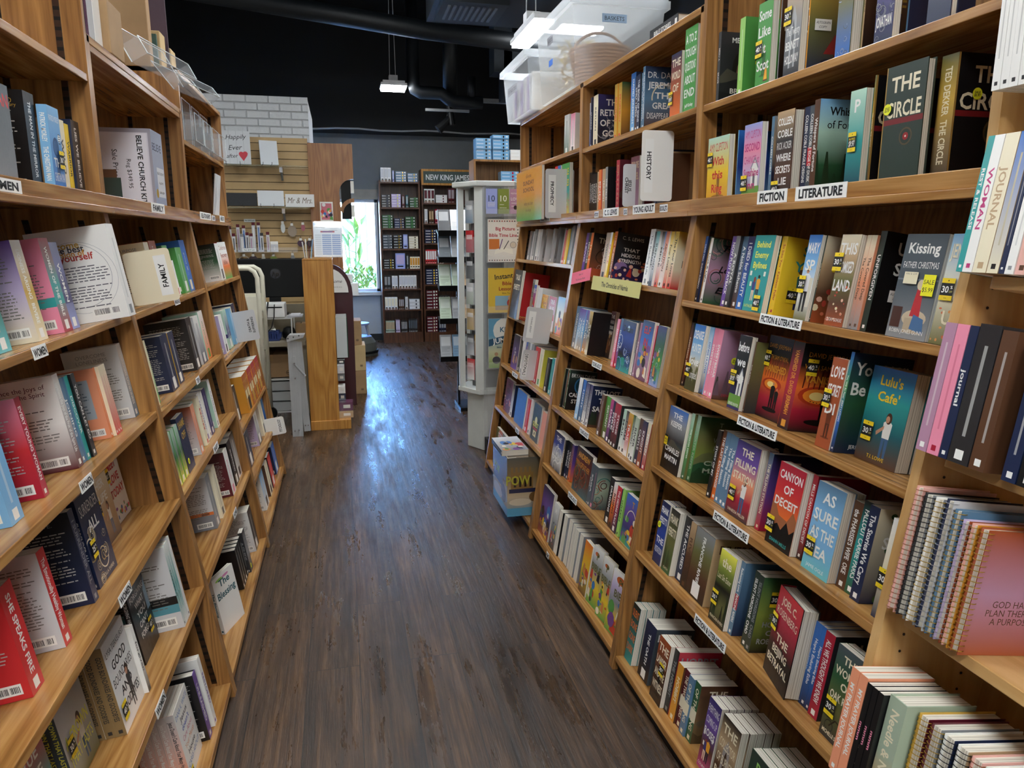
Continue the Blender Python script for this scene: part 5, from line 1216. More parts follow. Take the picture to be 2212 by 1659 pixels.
def bookcase(bay, top, label, labels=(), signs=()):
    side, Y0, W, nm, up, lo = BAYS[bay]; s = 1 if side == 'R' else -1; off = .105 if bay == 'MB' else 0
    pale = bay == 'MB'; V, H, B = (MAPLE_V, MAPLE_H, MAPLE_V) if pale else (OAK_V, OAK_H, OAK_B)
    b = thing('display_bookcase' if not pale else 'journal_bookcase', label, 'bookcase'); D = .27
    X = lambda z: face_x(side, z, off); xu = X(ZB)
    ya = lambda u: Y0-s*u
    if pale: top = 1.98
    prof = [(X(0), 0), (xu, ZB), (xu, top), (xu+s*D, top), (xu+s*D, ZB), (X(0)+s*D, 0)]
    A = lambda y: Matrix(((1, 0, 0, 0), (0, 0, 1, y), (0, 1, 0, 0), (0, 0, 0, 1)))
    for u in (0, W-.02):
        mb = MB(); y = min(ya(u), ya(u+.02)); mb.prism([prof[0], prof[1], prof[4], prof[5]], .02, M=A(y)); mb.prism([prof[1], prof[2], prof[3], prof[4]], .02, M=A(y)); mb.obj('side_panel', V, b)
    y0, y1 = sorted((ya(.02), ya(W-.02)))
    mb = MB(); k = s*.012; mb.prism([(X(0)+s*D-k, 0), (X(0)+s*D, 0), (xu+s*D, ZB), (xu+s*D-k, ZB)][::s], y1-y0, M=A(y0)); mb.prism([(xu+s*D-k, ZB), (xu+s*D, ZB), (xu+s*D, top), (xu+s*D-k, top)][::s], y1-y0, M=A(y0)); mb.obj('back_panel', B, b)
    SH = {}
    for lv in range(7):
        if pale and lv == 0: continue
        F = level_frame(bay, lv); mb = MB(); u0 = .02; dd = D-.014
        if pale: F = F @ Matrix.Translation((.02, 0, 0))
        mb.box((u0, .002, -.02), (W-.02, dd, 0), M=F); SH[lv] = mb.obj('shelf', H, b, bevel=.0015)
    mb = MB(); mb.box((min(xu, xu+s*D), y0-.02, top-.022), (max(xu, xu+s*D), y1+.02, top)); mb.obj('top_board', H, b, bevel=.002)
    if not pale:
        mb = MB(); xa, xb = sorted((xu-s*.016, xu)); mb.box((xa, y0-.02, 1.588), (xb, y1+.02, 1.622)); xa, xb = sorted((xu-s*.024, xu)); mb.box((xa, y0-.02, 1.57), (xb, y1+.02, 1.588)); RL = mb.obj('rail', H, b, bevel=.002)
    mb = MB(); xa, xb = sorted((X(0)+s*.02, X(0)+s*.035)); mb.box((xa, y0, 0), (xb, y1, .03)); mb.obj('toe_kick', plain('dark_kick', '1c140e', .7), b)
    if not pale:
        far = W-.0235 if side == 'L' else .02; near = .02 if side == 'L' else W-.0235
        for uu in (far, near):
            for v in (.06, .2):
                mb = MB(); ys = sorted((ya(uu), ya(uu+.0035)))
                c0 = lambda z: X(z)+s*v
                p = [(c0(0)-.008, .06), (c0(0)+.008, .06), (xu+s*v+.008, ZB-.02), (xu+s*v-.008, ZB-.02)]
                mb.prism(p, .0035, M=A(ys[0])); mb.box((xu+s*v-.008, ys[0], 1.6), (xu+s*v+.008, ys[1], top-.03)); mb.obj('shelf_standard', STD, b)
    else:
        mb = MB()
        for z in [.3+.032*i for i in range(40)]:
            for v in (.05, .2):
                xx = X(z)+s*v; mb.tube([(xx, ya(.0205), z), (xx, ya(.0215), z)], .0025, 8)
        mb.obj('shelf_pin_hole', plain('dark_hole', '2a1a0e', .8), b); b.children[-1]['kind'] = 'stuff'
    for lv, u, w, txt in labels:
        F = level_frame(bay, lv); mb = MB(); h = .026
        if lv == 1: P = F @ Matrix.Translation((u, -.0166, -.0105))
        else: P = F @ Matrix.Translation((u, .0012, -.024))
        if lv == 1 and w > .12: h = .034
        mb.box((0, -.0012, 0), (w, 0, h), lin('f6f5ef'), M=P)
        q = P @ Matrix.Translation((0, -.0013, 0)); f = Face(mb, q @ Vector((0, 0, 0)), (q.to_3x3() @ Vector((1, 0, 0))), (q.to_3x3() @ Vector((0, 0, 1))), w, h)
        f.text(txt, .5, .5, h*.62, lin('0e0e0e'), w*.92, bold='heavy', stretch=w*.8)
        mb.obj('shelf_label', MATTE, RL if lv == 1 else SH[lv])
    for lv, u, w, h, dz, txt, colr, tilt in signs:
        F = level_frame(bay, lv) @ Matrix.Translation((u, -.004, dz)) @ Matrix.Rotation(R(tilt), 4, 'Y'); mb = MB(); mb.box((0, -.001, 0), (w, 0, h), lin(colr), M=F)
        f = Face(mb, F @ Vector((0, -.0011, 0)), F.to_3x3() @ Vector((1, 0, 0)), F.to_3x3() @ Vector((0, 0, 1)), w, h)
        for i, L in enumerate(txt.split('/')): f.text(L, .5, .5 if '/' not in txt else .7-.4*i, h*(.34 if '/' not in txt else .16), lin('2a2a20'), w*.9, bold='/' not in txt)
        mb.obj('paper_sign', MATTE, SH[lv])
    return b
bookcase('RN', 2.5, 'tall oak bookcase on the right nearest the camera with FICTION and LITERATURE rail', LABS['RN'])
bookcase('RM', 2.2, 'oak bookcase in the middle of the right row with YOUNG ADULT rail label', LABS['RM'], SIGNS['RM'])
bookcase('RF', 2.2, 'oak bookcase at the far end of the right row beside the white rack', LABS['RF'])
bookcase('LN', 2.5, 'tall oak bookcase on the left nearest the camera with WOMEN labels', LABS['LN'])
bookcase('LM', 2.05, 'oak bookcase in the middle of the left row with FAMILY label and boxes on top', LABS['LM'])
bookcase('LF', 2.22, 'oak bookcase at the far end of the left row holding clear acrylic stands', LABS['LF'])
bookcase('MB', 2.3, 'pale maple bookcase of journals standing forward at the right edge')
for bay, lv, items in DATA: place_row(bay, lv, items)
# ------------------------------------------------------------------ the sales counter, the back wall and the rest
def T(x, y, z, rz=0.): return Matrix.Translation((x, y, z)) @ Matrix.Rotation(R(rz), 4, 'Z')
def simple(name, label, cat, mb, mat, group=None, M=None, part=None, smooth=False, bevel=0):
    b = thing(name, label, cat, M, group); mb.obj(part or 'body', mat, b, smooth=smooth, bevel=bevel); return b
def rbox(w, d, h, col=(.5, .5, .5, 1), mb=None, o=(0, 0, 0)):
    mb = mb or MB(); mb.box((o[0], o[1], o[2]), (o[0]+w, o[1]+d, o[2]+h), col); return mb
CARD = plain('cardboard', 'a98760', .8, var=.1); CARD2 = plain('pale_cardboard', 'c9ad7c', .8, var=.1)
CREAM = plain('cream_enamel', 'dcd8c4', .45, var=.05); STEEL = plain('brushed_aluminium', 'b8baba', .38, .35, var=.08); BEIGE = plain('beige_laminate', '9c927c', .6, var=.06)
WHITEP = plain('white_plastic', 'e4e4e0', .45, var=.05); BLACKPL = plain('black_plastic', '060708', .45, var=.05, spec=.25); CHROME = plain('chrome', 'c0c2c4', .18, .95)
OFFW = plain('offwhite_enamel', 'c9cbc4', .5, var=.05)
def clear(name, tint=(1, 1, 1, 1), rough=.04, a=.16):
    m, nt, b = new_mat(name); b.inputs['Base Color'].default_value = tint; b.inputs['Roughness'].default_value = rough; b.inputs['Alpha'].default_value = a; b.inputs['Specular IOR Level'].default_value = .8; b.inputs['Coat Weight'].default_value = 1; b.inputs['Coat Roughness'].default_value = .03
    return m
def cloudy(a):
    m, nt, b = new_mat('cloudy_plastic'); b.inputs['Base Color'].default_value = (.85, .88, .9, 1); b.inputs['Roughness'].default_value = .25
    tl = N(nt, 'ShaderNodeBsdfTranslucent'); tl.inputs['Color'].default_value = (.92, .95, .97, 1); tp = N(nt, 'ShaderNodeBsdfTransparent'); m1 = N(nt, 'ShaderNodeMixShader'); m2 = N(nt, 'ShaderNodeMixShader')
    m1.inputs[0].default_value = .72; nt.links.new(b.outputs[0], m1.inputs[1]); nt.links.new(tl.outputs[0], m1.inputs[2]); m2.inputs[0].default_value = a; nt.links.new(m1.outputs[0], m2.inputs[1]); nt.links.new(tp.outputs[0], m2.inputs[2])
    nt.links.new(m2.outputs[0], nt.nodes['Material Output'].inputs['Surface'])
    return m
ACRYL = clear('clear_acrylic', (.85, .88, .9, 1), .03, .1); EDGE = plain('acrylic_edge', 'd8dfe0', .2, var=.02); BINP = cloudy(.52); BINC = cloudy(.68); GLASSP = clear('shelf_glass', (.45, .6, .55, 1), .03, .22)
# painted brick wall end above the slat wall
def brick_mat():
    m, nt, b = new_mat('painted_brick'); tc = N(nt, 'ShaderNodeTexCoord'); mp = N(nt, 'ShaderNodeMapping'); mp.inputs['Rotation'].default_value = (R(90), 0, 0)
    br = N(nt, 'ShaderNodeTexBrick'); br.inputs['Scale'].default_value = 1; br.inputs['Brick Width'].default_value = .215; br.inputs['Row Height'].default_value = .0745; br.inputs['Mortar Size'].default_value = .007; br.inputs['Mortar Smooth'].default_value = .6
    nt.links.new(tc.outputs['Object'], mp.inputs['Vector']); nt.links.new(mp.outputs[0], br.inputs['Vector'])
    inv = N(nt, 'ShaderNodeMath', operation='SUBTRACT'); inv.inputs[0].default_value = 1; nt.links.new(br.outputs['Fac'], inv.inputs[1])
    no = N(nt, 'ShaderNodeTexNoise'); no.inputs['Scale'].default_value = 30; nt.links.new(tc.outputs['Object'], no.inputs['Vector']); ad = N(nt, 'ShaderNodeMath', operation='MULTIPLY_ADD'); ad.inputs[1].default_value = .25; nt.links.new(no.outputs['Fac'], ad.inputs[0]); nt.links.new(inv.outputs[0], ad.inputs[2])
    bp = N(nt, 'ShaderNodeBump'); bp.inputs['Strength'].default_value = 1; bp.inputs['Distance'].default_value = .02; nt.links.new(ad.outputs[0], bp.inputs['Height']); nt.links.new(bp.outputs[0], b.inputs['Normal'])
    r = ramp(nt, [(0, 'c9ccce'), (1, 'b9bcbe')]); nt.links.new(br.outputs['Fac'], r.inputs['Fac']); nt.links.new(r.outputs['Color'], b.inputs['Base Color']); b.inputs['Roughness'].default_value = .6
    return m
mb = MB(); mb.box((-2.6, 8.02, 0), (-.262, 8.05, 2.9)); struct(mb, 'partition', brick_mat())
mb = MB(); mb.box((-2.6, 8.05, 0), (-.262, 9.3, 2.88)); struct(mb, 'partition_core', plain('white_paint', 'c4c6c8', .6, var=.04))
# slat wall: board with horizontal grooves
mb = MB(); z = 0.; n = 0
while z < 2.5: mb.box((-2.2, 8.0, z), (-.285, 8.018, min(2.5, z+.07))); z += .0765
for z in [.0765*i-.0068 for i in range(1, 33)]: mb.box((-2.2, 8.012, z), (-.285, 8.018, z+.008), mi=1)
simple('slatwall_board', 'tan slat wall board with horizontal grooves below the white brick', 'wall board', mb, [plain('tan_slatwall', 'b89a6a', .5, var=.06), plain('groove_shadow', '4a3820', .7)], part='slat_panel')
# glass shelves on the slat wall, brackets as parts
for z, x0, x1, lab in ((2.205, -1.15, -.29, 'upper glass shelf on the tan slat wall carrying the heart plaque'), (1.805, -1.15, -.292, 'lower glass shelf on the tan slat wall carrying the wedding signs')):
    b = thing('glass_shelf', lab, 'shelf'); mb = MB(); mb.box((x0, 7.72, z-.008), (x1, 7.99, z)); mb.obj('glass', GLASSP, b)
    mb = MB(); mb.box((-.56, 7.8, z-.06), (-.53, 7.995, z-.009)); mb.prism([(7.93, z-.13), (7.995, z-.13), (7.995, z-.06), (7.86, z-.06)], .02, M=Matrix(((0, 0, 1, -.555), (1, 0, 0, 0), (0, 1, 0, 0), (0, 0, 0, 1)))); mb.obj('bracket', CHROME, b)
def plaque(name, label, x, z, w, h, col, tilt, y=7.79, t=.02, yaw=0., writes=None, easel=True, group=None):
    b = thing(name, label, 'sign', T(x, y, z+(.007 if easel else 0), yaw) @ Matrix.Rotation(R(-tilt), 4, 'X'), group); mb = MB(); mb.box((0, 0, .004), (w, t, h), lin(col)); F = Face(mb, (0, 0, .004), (1, 0, 0), (0, 0, 1), w, h-.004)
    if writes: writes(F)
    mb.obj('board', MATTE, b)
    if easel:
        mb = MB(); mb.tube([(w*.1, -.03, .02), (w*.1, -.03, .003), (w*.1, .06, .003), (w*.5, .09, h*.6), (w*.6, .06, .003), (w*.6, -.03, .003), (w*.6, -.03, .02)], .0022, 6); mb.obj('wire_easel', BLACKPL, b)
    return b
def happily(F):
    for x in (.24, .5, .76): F.rect(x-.004, 0, x+.004, 1, lin('9a9c9e'), up=False)
    F.up(); K = lin('141416')
    F.text('Happily', .5, .82, .045, K, .23, ital=True, rot=4); F.text('Ever', .46, .5, .05, K, .17, ital=True, rot=4); F.text('after', .34, .24, .04, K, .14, ital=True, rot=4)
    H = lin('c03440'); F.ell(.66, .3, .09, .09, H); F.ell(.8, .31, .09, .09, H); F.poly([(.59, .25), (.73, .09), (.88, .26), (.73, .34)], H)
plaque('wooden_plaque', 'whitewashed plaque lettered Happily Ever after with a red heart', -1.08, 2.208, .26, .33, 'c8cacc', 12, yaw=6, writes=happily)
plaque('canvas_print', 'blank white canvas standing on the upper glass shelf', -.73, 2.208, .17, .24, 'cfd3d6', 10, yaw=14)
plaque('display_tablet', 'black rectangular board on the lower glass shelf', -1.12, 1.808, .33, .13, '121316', 10)
plaque('canvas_print', 'wide blank pale canvas beside the black board on the lower glass shelf', -.78, 1.808, .25, .155, 'cdd0d2', 10, yaw=6, y=7.76)
plaque('wooden_plaque', 'long white sign lettered Mr & Mrs on the lower glass shelf', -.52, 1.808, .28, .13, 'd4d2ce', 8, easel=False, writes=lambda F: F.text('Mr & Mrs.', .5, .52, .06, lin('6a5a48'), .24, ital=True))
plaque('price_sign', 'small white price card clipped to the slat wall below the glass shelf', -.95, 1.66, .11, .035, 'dfe2e0', 0, y=7.985, t=.003, easel=False, writes=lambda F: F.text('Pens  $9.99 each', .5, .5, .011, lin('2a4a2a'), .09, bold=True))
# pen packets on a clear shelf
b = thing('acrylic_tray', 'clear acrylic shelf tray on the slat wall holding pen packets', 'tray'); mb = MB(); mb.box((-1.12, 7.8, 1.36), (-.43, 7.98, 1.364)); mb.box((-1.12, 7.8, 1.36), (-.43, 7.804, 1.41)); mb.box((-.434, 7.8, 1.36), (-.43, 7.98, 1.6)); mb.obj('tray', ACRYL, b)
rnd = random.Random(4); PK = [(-1.09, 7.95, 1.62, 'maroon'), (-1.05, 7.9, 1.55, 'maroon'), (-1.01, 7.95, 1.64, 'maroon'), (-.97, 7.9, 1.545, 'grey'), (-.955, 7.95, 1.63, 'maroon'), (-.92, 7.9, 1.56, 'maroon'), (-.88, 7.88, 1.55, 'maroon'), (-.86, 7.95, 1.66, 'maroon'), (-.81, 7.95, 1.66, 'maroon'), (-.78, 7.9, 1.555, 'charcoal'), (-.72, 7.9, 1.565, 'maroon'), (-.66, 7.88, 1.47, 'white')]
for i, (x, y, zt, c) in enumerate(PK):
    mb = MB(); zb = 1.364; w = .032 if c != 'white' else .075; mb.box((-w/2, -.002, 0), (w/2, .002, zt-zb), lin('cfcfd2')); mb.box((-w/2, -.0025, zt-zb-.03), (w/2, .0025, zt-zb), lin(c)); mb.box((-.004, -.006, .02), (.004, -.002, zt-zb-.05), lin(['blue', 'charcoal', 'mauve', 'white'][i % 4]))
    simple('pen_packet', f'{ordn(i)} pen packet from the left in the clear tray, {nice(c)} header card', 'pen packet', mb, GLOSSY, 'pen packets in the clear tray', T(x, y, zb+.0005), 'packet')
plaque('price_sign', 'small white price card on the front edge of the clear pen tray', -.96, 1.367, .13, .035, 'e4e6e4', 0, y=7.79, t=.003, easel=False, writes=lambda F: F.text('Pens  $9.99 each', .5, .5, .011, lin('2a4a2a'), .1, bold=True))
# key rings on hooks
for i, (x, z, kind, c) in enumerate([(-.57, 1.66, 'oval', 'cdd0cc'), (-.48, 1.64, 'bag', '9a8a78'), (-.37, 1.65, 'tag', 'a8606a'), (-.4, 1.49, 'disc', '4a3040'), (-.31, 1.49, 'disc', '3a3034'), (-.97, 1.33, 'ring', '4a3a28'), (-.88, 1.33, 'bow', '4a3a40'), (-.78, 1.33, 'tag', 'b8b4a8'), (-.68, 1.33, 'disc', '8a9a4a'), (-.49, 1.34, 'tag', '8a8c90')]):
    b = thing('key_ring', f'{["white oval", "tan pouch", "rose leather tag", "dark plum disc", "dark disc", "dark wire hoop", "dark bow", "pale tag", "olive disc", "grey tag"][i]} key ring hanging on the slat wall, {ordn(i)} hook', 'key ring', (x, 7.97, z), 'key rings on the slat wall'); mb = MB()
    mb.tube([(0, .03, .02), (0, -.03, .02), (0, -.032, .03)], .0025, 6); mb.tube([(.012*math.cos(k*.6), -.02, .008+.012*math.sin(k*.6)) for k in range(10)], .0015, 5, closed=True); mb.obj('hook', CHROME, b)
    mb = MB(); 
    if kind == 'ring': mb.tube([(.05*math.cos(k*.35), -.02, -.055+.05*math.sin(k*.35)) for k in range(18)], .003, 6, closed=True)
    else:
        w, h = {'oval': (.022, .05), 'bag': (.045, .06), 'tag': (.02, .035), 'disc': (.035, .035), 'bow': (.04, .03)}[kind]
        mb.prism([(w*math.cos(2*math.pi*k/18), -h+h*math.sin(2*math.pi*k/18)) for k in range(18)], .004, lin(c), M=Matrix(((1, 0, 0, 0), (0, 0, 1, -.024), (0, 1, 0, -.005), (0, 0, 0, 1))))
    mb.box((-.014, -.03, -.012), (.012, -.028, .012), lin('e4e2da')); mb.obj('charm', MATTE, b)
# cherry display panel at the end of the slat wall, with a curved cut-out and bracket
b = thing('wooden_screen', 'tall cherry wood panel with a curved notch beside the slat wall', 'wood panel'); AX = Matrix(((1, 0, 0, 0), (0, 0, 1, 7.93), (0, 1, 0, 0), (0, 0, 0, 1)))
notch = [(.16, 2.1)]+[(.02+.14*(1-math.cos(R(a)))*0+.14-.14*math.sin(R(a)), 1.96+.14*math.cos(R(a))) for a in range(0, 91, 15)]
mb = MB(); mb.prism([(-.285, .3), (.02, .3), (.02, 1.8)]+[(.02+.0, 1.8)]+[(.14-.13*math.sin(R(a)), 1.96+.14*math.cos(R(a))) for a in range(90, -1, -15)]+[(.16, 2.1), (.16, 2.45), (-.285, 2.45)], .03, M=AX); mb.obj('panel', CHERRY, b)
mb = MB(); mb.prism([(.015, 1.78)]+[(.16-.145*math.cos(R(a)), 1.78+.13*math.sin(R(a))) for a in range(0, 91, 15)]+[(.16, 1.88)]+[(.16-.115*math.cos(R(a)), 1.76+.11*math.sin(R(a))) for a in range(90, -1, -15)], .03, M=AX); mb.obj('curved_bracket', CHERRY, b)
for z in (1.96, 1.72): 
    mb = MB(); mb.box((.128, 7.9, z), (.16, 7.96, z+.12), lin('e0ddd2')); mb.obj('white_edge', MATTE, b)
mb = MB(); mb.box((.03, 7.96, 1.7), (.13, 8.1, 2.09)); mb.obj('dark_pocket', BLACKPL, b)
def poster1(F):
    F.rect(.1, .08, .9, .92, lin('c8707a')); art(F, ['cm'], [lin('c8707a')], random.Random(2)); F.ell(.3, .84, .14, .14, lin('e8e4e0'))
plaque('framed_picture', 'small colourful card in a white frame fixed to the cherry panel', -.19, 1.67, .13, .2, 'e6e2d8', 0, y=7.905, easel=False, writes=poster1)
def flyer(F):
    F.rect(.02, .9, .98, .98, lin('7f9ac0')); F.rect(.08, .83, .4, .86, lin('3a3a3a')); F.rect(.25, .7, .75, .745, lin('a8384a')); F.rect(.32, .712, .68, .733, lin('4a4a9a')); F.para(.55, .9, .88, .76, .03, lin('7a8a9a'), random.Random(1))
    for i in range(10): F.rect(.05, .6-.06*i, .27, .64-.06*i, lin('c3ccd4'), up=False); F.rect(.3, .6-.06*i, .62, .64-.06*i, lin('7f9ac8'), up=False); F.rect(.65, .6-.06*i, .95, .64-.06*i, lin('7f9ac8'), up=False)
    F.up()
b = thing('notice_holder', 'printed schedule sheet in a clear stand on top of the oak end unit', 'notice', T(-.2, 5.86, 1.356, 0) @ Matrix.Rotation(R(-6), 4, 'X')); mb = MB(); mb.box((0, .002, .005), (.212, .0035, .27), lin('dfe6ec')); F = Face(mb, (0, .002, .005), (1, 0, 0), (0, 0, 1), .212, .265); flyer(F); mb.obj('sheet', MATTE, b)
mb = MB(); mb.box((-.004, -.002, 0), (.216, .001, .275)); mb.box((-.004, .005, 0), (.216, .007, .275)); mb.box((-.004, 0, 0), (.216, .07, .003)); mb.obj('acrylic_stand', ACRYL, b)
# leaflets behind the end unit
for i, (x, c) in enumerate(((-.28, 'lightgrey'), (-.265, 'white'), (-.25, 'maroon'), (-.235, 'sky'))):
    mb = MB(); mb.box((-.002, 0, 0), (.002, .1, .13+.02*(i % 2)), lin(c)); simple('leaflet', f'{nice(c)} leaflet standing in the rack on the oak end unit, {ordn(i)} from left', 'leaflet', mb, MATTE, 'leaflets on the oak end unit', T(x, 6.05, 1.345, 0) @ Matrix.Rotation(R(-8+5*i), 4, 'Y'), 'sheet')
# oak end unit
b = thing('end_unit', 'free-standing honey oak end unit between the ladder and the arch display', 'display unit'); mb = MB(); mb.box((-.292, 5.78, 0), (-.07, 5.8, 1.34)); mb.obj('end_panel', HONEY, b, bevel=.002)
mb = MB(); mb.box((-.292, 5.8, 0), (-.28, 6.4, 1.34)); mb.box((-.28, 5.8, .1), (-.27, 6.4, 1.34)); mb.obj('back_board', OAK_B, b); mb = MB(); mb.box((-.292, 5.77, 0), (.02, 6.4, .075)); mb.obj('base', HONEY, b, bevel=.003); mb = MB(); mb.box((-.292, 5.78, 1.335), (-.07, 6.4, 1.345)); mb.obj('top', HONEY, b)
mb = MB(); mb.box((-.27, 6.3, .075), (-.07, 6.32, 1.33)); mb.obj('far_panel', HONEY, b)
for i, (z0, z1, c, y, w) in enumerate(((.5, .535, 'charcoal', 5.95, .06), (.43, .5, 'lightgrey', 5.9, .055), (.36, .42, 'grey', 5.95, .055), (.27, .33, 'white', 5.88, .055), (.2, .26, 'navy', 5.93, .055), (.13, .2, 'plum', 5.86, .11), (.076, .13, 'tan', 5.84, .11))):
    mb = MB(); mb.box((-.07, 0, 0), (-.07+w, .12, z1-z0-.002), lin(c)); mb.box((-.07+w*.3, -.001, (z1-z0)*.3), (-.07+w*.8, 0, (z1-z0)*.7), lin('e8e4da')); simple('gift_box', f'{nice(c)} gift box poking out of the oak end unit, {ordn(i)} from the top', 'gift box', mb, GLOSSY, 'gift boxes in the oak end unit', T(0, y, z0), 'box')
b = thing('picture_pack', 'shrink-wrapped pale picture hanging on the side of the oak end unit', 'picture', (-.068, 6.02, .54)); mb = MB(); mb.box((.0, .0, 0), (.085, .3, .33), lin('c9cfcc')); mb.box((.085, .0, 0), (.092, .3, .33), lin('24503c')); mb.obj('print', GLOSSY, b)
# burgundy arch display
b = thing('arch_display', 'burgundy arched floor display with a white crest behind the oak end unit', 'display stand'); arc = [(-.3, 0), (.08, 0), (.085, 1.0)]+[(-.11+.195*math.cos(R(a)), 1.02+.26*math.sin(R(a))) for a in range(0, 181, 12)]+[(-.3, 1.0)]
mb = MB(); mb.prism(arc, .05, M=Matrix(((1, 0, 0, 0), (0, 0, 1, 6.62), (0, 1, 0, 0), (0, 0, 0, 1)))); mb.obj('panel', plain('burgundy_laminate', '3a1219', .35), b, bevel=.004)
mb = MB(); pts = [(-.11+.16*math.cos(R(a)), 1.03+.21*math.sin(R(a))) for a in range(0, 181, 12)]; mb.prism(pts, .006, lin('dcd9d2'), M=Matrix(((1, 0, 0, 0), (0, 0, 1, 6.61), (0, 1, 0, 0), (0, 0, 0, 1)))); F = Face(mb, (-.27, 6.61, 1.03), (1, 0, 0), (0, 0, 1), .32, .2); F.text('Home', .68, .5, .03, lin('2a2626'), .1, ital=True); F.text('S E R I E S', .72, .24, .012, lin('5a5650'), .12); mb.obj('crest', MATTE, b)
mb = MB(); mb.box((-.3, 6.67, 0), (.05, 7.0, .9)); mb.obj('rear_tray', plain('burgundy_laminate', '3a1219', .35), b)
# cardboard boxes stacked beside the arch display
def carton(label, x, y, z, w, d, h, rz=0, mat=None, tape=True, group='cartons', mark=True, name='cardboard_box', tapecol='b59468'):
    b = thing(name, label, 'box', T(x, y, z, rz), group); mb = MB(); mb.box((0, 0, 0), (w, d, h)); mb.obj('carton', mat or CARD, b, bevel=.004)
    if tape:
        mb = MB(); mb.box((w*.44, -.0008, h*.72), (w*.56, 0, h), lin(tapecol)); mb.box((w*.44, -.0008, h), (w*.56, d, h+.0008), lin(tapecol)); mb.obj('packing_tape', GLOSSY, b)
    if mark:
        mb = MB(); F = Face(mb, (0, 0, 0), (1, 0, 0), (0, 0, 1), w, h); F.ring(.85, .2, .04, .05, lin('4a3a28'), 8); F.rect(.82, .18, .88, .22, lin('4a3a28')); mb.obj('printed_mark', MATTE, b)
    return b
S5 = 'cartons stacked by the arch display'
carton('bottom carton of the stack beside the burgundy arch display', .09-.19, 7.1, 0, .29, .3, .23, group=S5); carton('second carton up in the stack beside the arch display', .09-.19, 7.1, .232, .29, .3, .25, group=S5, mat=CARD2); carton('third carton up in the stack beside the arch display', -.12, 7.12, .484, .28, .3, .235, group=S5)
carton('fourth carton up in the stack beside the arch display, slim', -.12, 7.14, .721, .21, .25, .235, group=S5, mark=False); carton('white box near the top of the carton stack by the window', -.12, 7.15, .958, .27, .22, .12, mat=WHITEP, group=S5, mark=False); carton('small white box crowning the carton stack by the window', -.12, 7.18, 1.081, .22, .16, .08, mat=WHITEP, group=S5, mark=False, tape=False)
# kick step stool
b = thing('step_stool', 'round grey kick step stool with blue-topped steps near the window', 'stool', (.18, 9.6, 0)); mb = MB(); mb.lathe([(.235, .004), (.24, .03), (.225, .05), (.22, .17), (.17, .235), (.17, .24)], seg=28); mb.obj('base', plain('grey_rubber', '5a5d58', .6), b, smooth=False)
mb = MB(); mb.lathe([(.242, .035), (.246, .05), (.242, .065)], seg=28); mb.obj('bumper', BLACKPL, b); mb = MB(); mb.lathe([(.16, .24), (.165, .245), (.16, .25)], seg=24); mb.obj('lower_tread', plain('blue_tread', '8f9fc8', .35), b)
mb = MB(); mb.lathe([(.13, .395), (.14, .4), (.14, .42), (.12, .425)], seg=24); mb.obj('top_tread', plain('blue_tread', '8f9fc8', .35), b)
for a in (30, 150, 270):
    mb = MB(); mb.tube([(.15*math.cos(R(a)), .15*math.sin(R(a)), .24), (.115*math.cos(R(a)), .115*math.sin(R(a)), .4)], .02, 8); mb.obj('leg', plain('grey_enamel', 'a8a496', .5), b)
# desk with monitor
b = thing('counter_desk', 'beige laminate counter desk behind the book cart', 'desk'); 
mb = MB(); mb.box((-1.6, 6.35, .60), (-.33, 7.1, .635)); mb.obj('worktop', BEIGE, b); mb = MB(); mb.box((-1.6, 7.05, 0), (-.33, 7.08, .9)); mb.obj('back_panel', BEIGE, b); mb = MB(); mb.box((-1.6, 6.4, 0), (-1.57, 7.05, .6)); mb.obj('side_panel', BEIGE, b)
mb = MB(); mb.box((-.36, 6.4, 0), (-.33, 7.05, .6)); mb.obj('side_panel', BEIGE, b)
b = thing('wire_riser', 'white wire shelf riser standing on the counter desk', 'riser', (-.86, 6.45, .636)); mb = MB()
for x in (0, .42):
    mb.tube([(x, 0, 0), (x, 0, .19), (x, .32, .19), (x, .32, 0)], .006, 8)
for y in [.02*i for i in range(17)]: mb.tube([(0, y, .19), (.42, y, .19)], .0025, 5)
mb.obj('wire_frame', WHITEP, b)
b = thing('receipt_printer', 'white receipt printer on the wire riser in front of the monitor', 'printer', (-.74, 6.46, .834)); mb = MB(); mb.box((0, 0, 0), (.25, .22, .12)); mb.obj('case', WHITEP, b, bevel=.008); mb = MB(); mb.box((.02, -.002, .085), (.23, 0, .095)); mb.obj('slot', BLACKPL, b)
b = thing('computer_monitor', 'large black monitor seen from behind with a round badge', 'monitor', (-.9, 6.78, .834)); mb = MB(); mb.box((0, 0, .15), (.6, .045, .49)); mb.obj('case', BLACKPL, b, bevel=.008)
mb = MB(); A2 = Matrix(((1, 0, 0, 0), (0, 0, 1, -.003), (0, 1, 0, 0), (0, 0, 0, 1))); mb.prism([(.325+.045*math.cos(R(a)), .36+.045*math.sin(R(a))) for a in range(0, 360, 15)], .0035, lin('2c2e33'), M=A2); F = Face(mb, (.28, -.003, .315), (1, 0, 0), (0, 0, 1), .09, .09); F.text('hp', .5, .5, .046, lin('0a0b0d'), .06, ital=True, bold=True); mb.obj('badge', GLOSSY, b)
mb = MB(); mb.box((.26, .005, 0), (.36, .03, .2)); mb.box((.2, -.06, 0), (.42, .1, .008)); mb.obj('stand', BLACKPL, b)
b = thing('power_cable', 'black cable drooping from the printer down behind the desk', 'cable'); mb = MB(); mb.tube([(-.62, 6.44, .97), (-.63, 6.40, .9), (-.64, 6.36, .78), (-.66, 6.32, .65), (-.675, 6.31, .5), (-.66, 6.31, .38), (-.68, 6.32, .26), (-.72, 6.34, .17)], .007, 8); mb.obj('cord', BLACKPL, b)
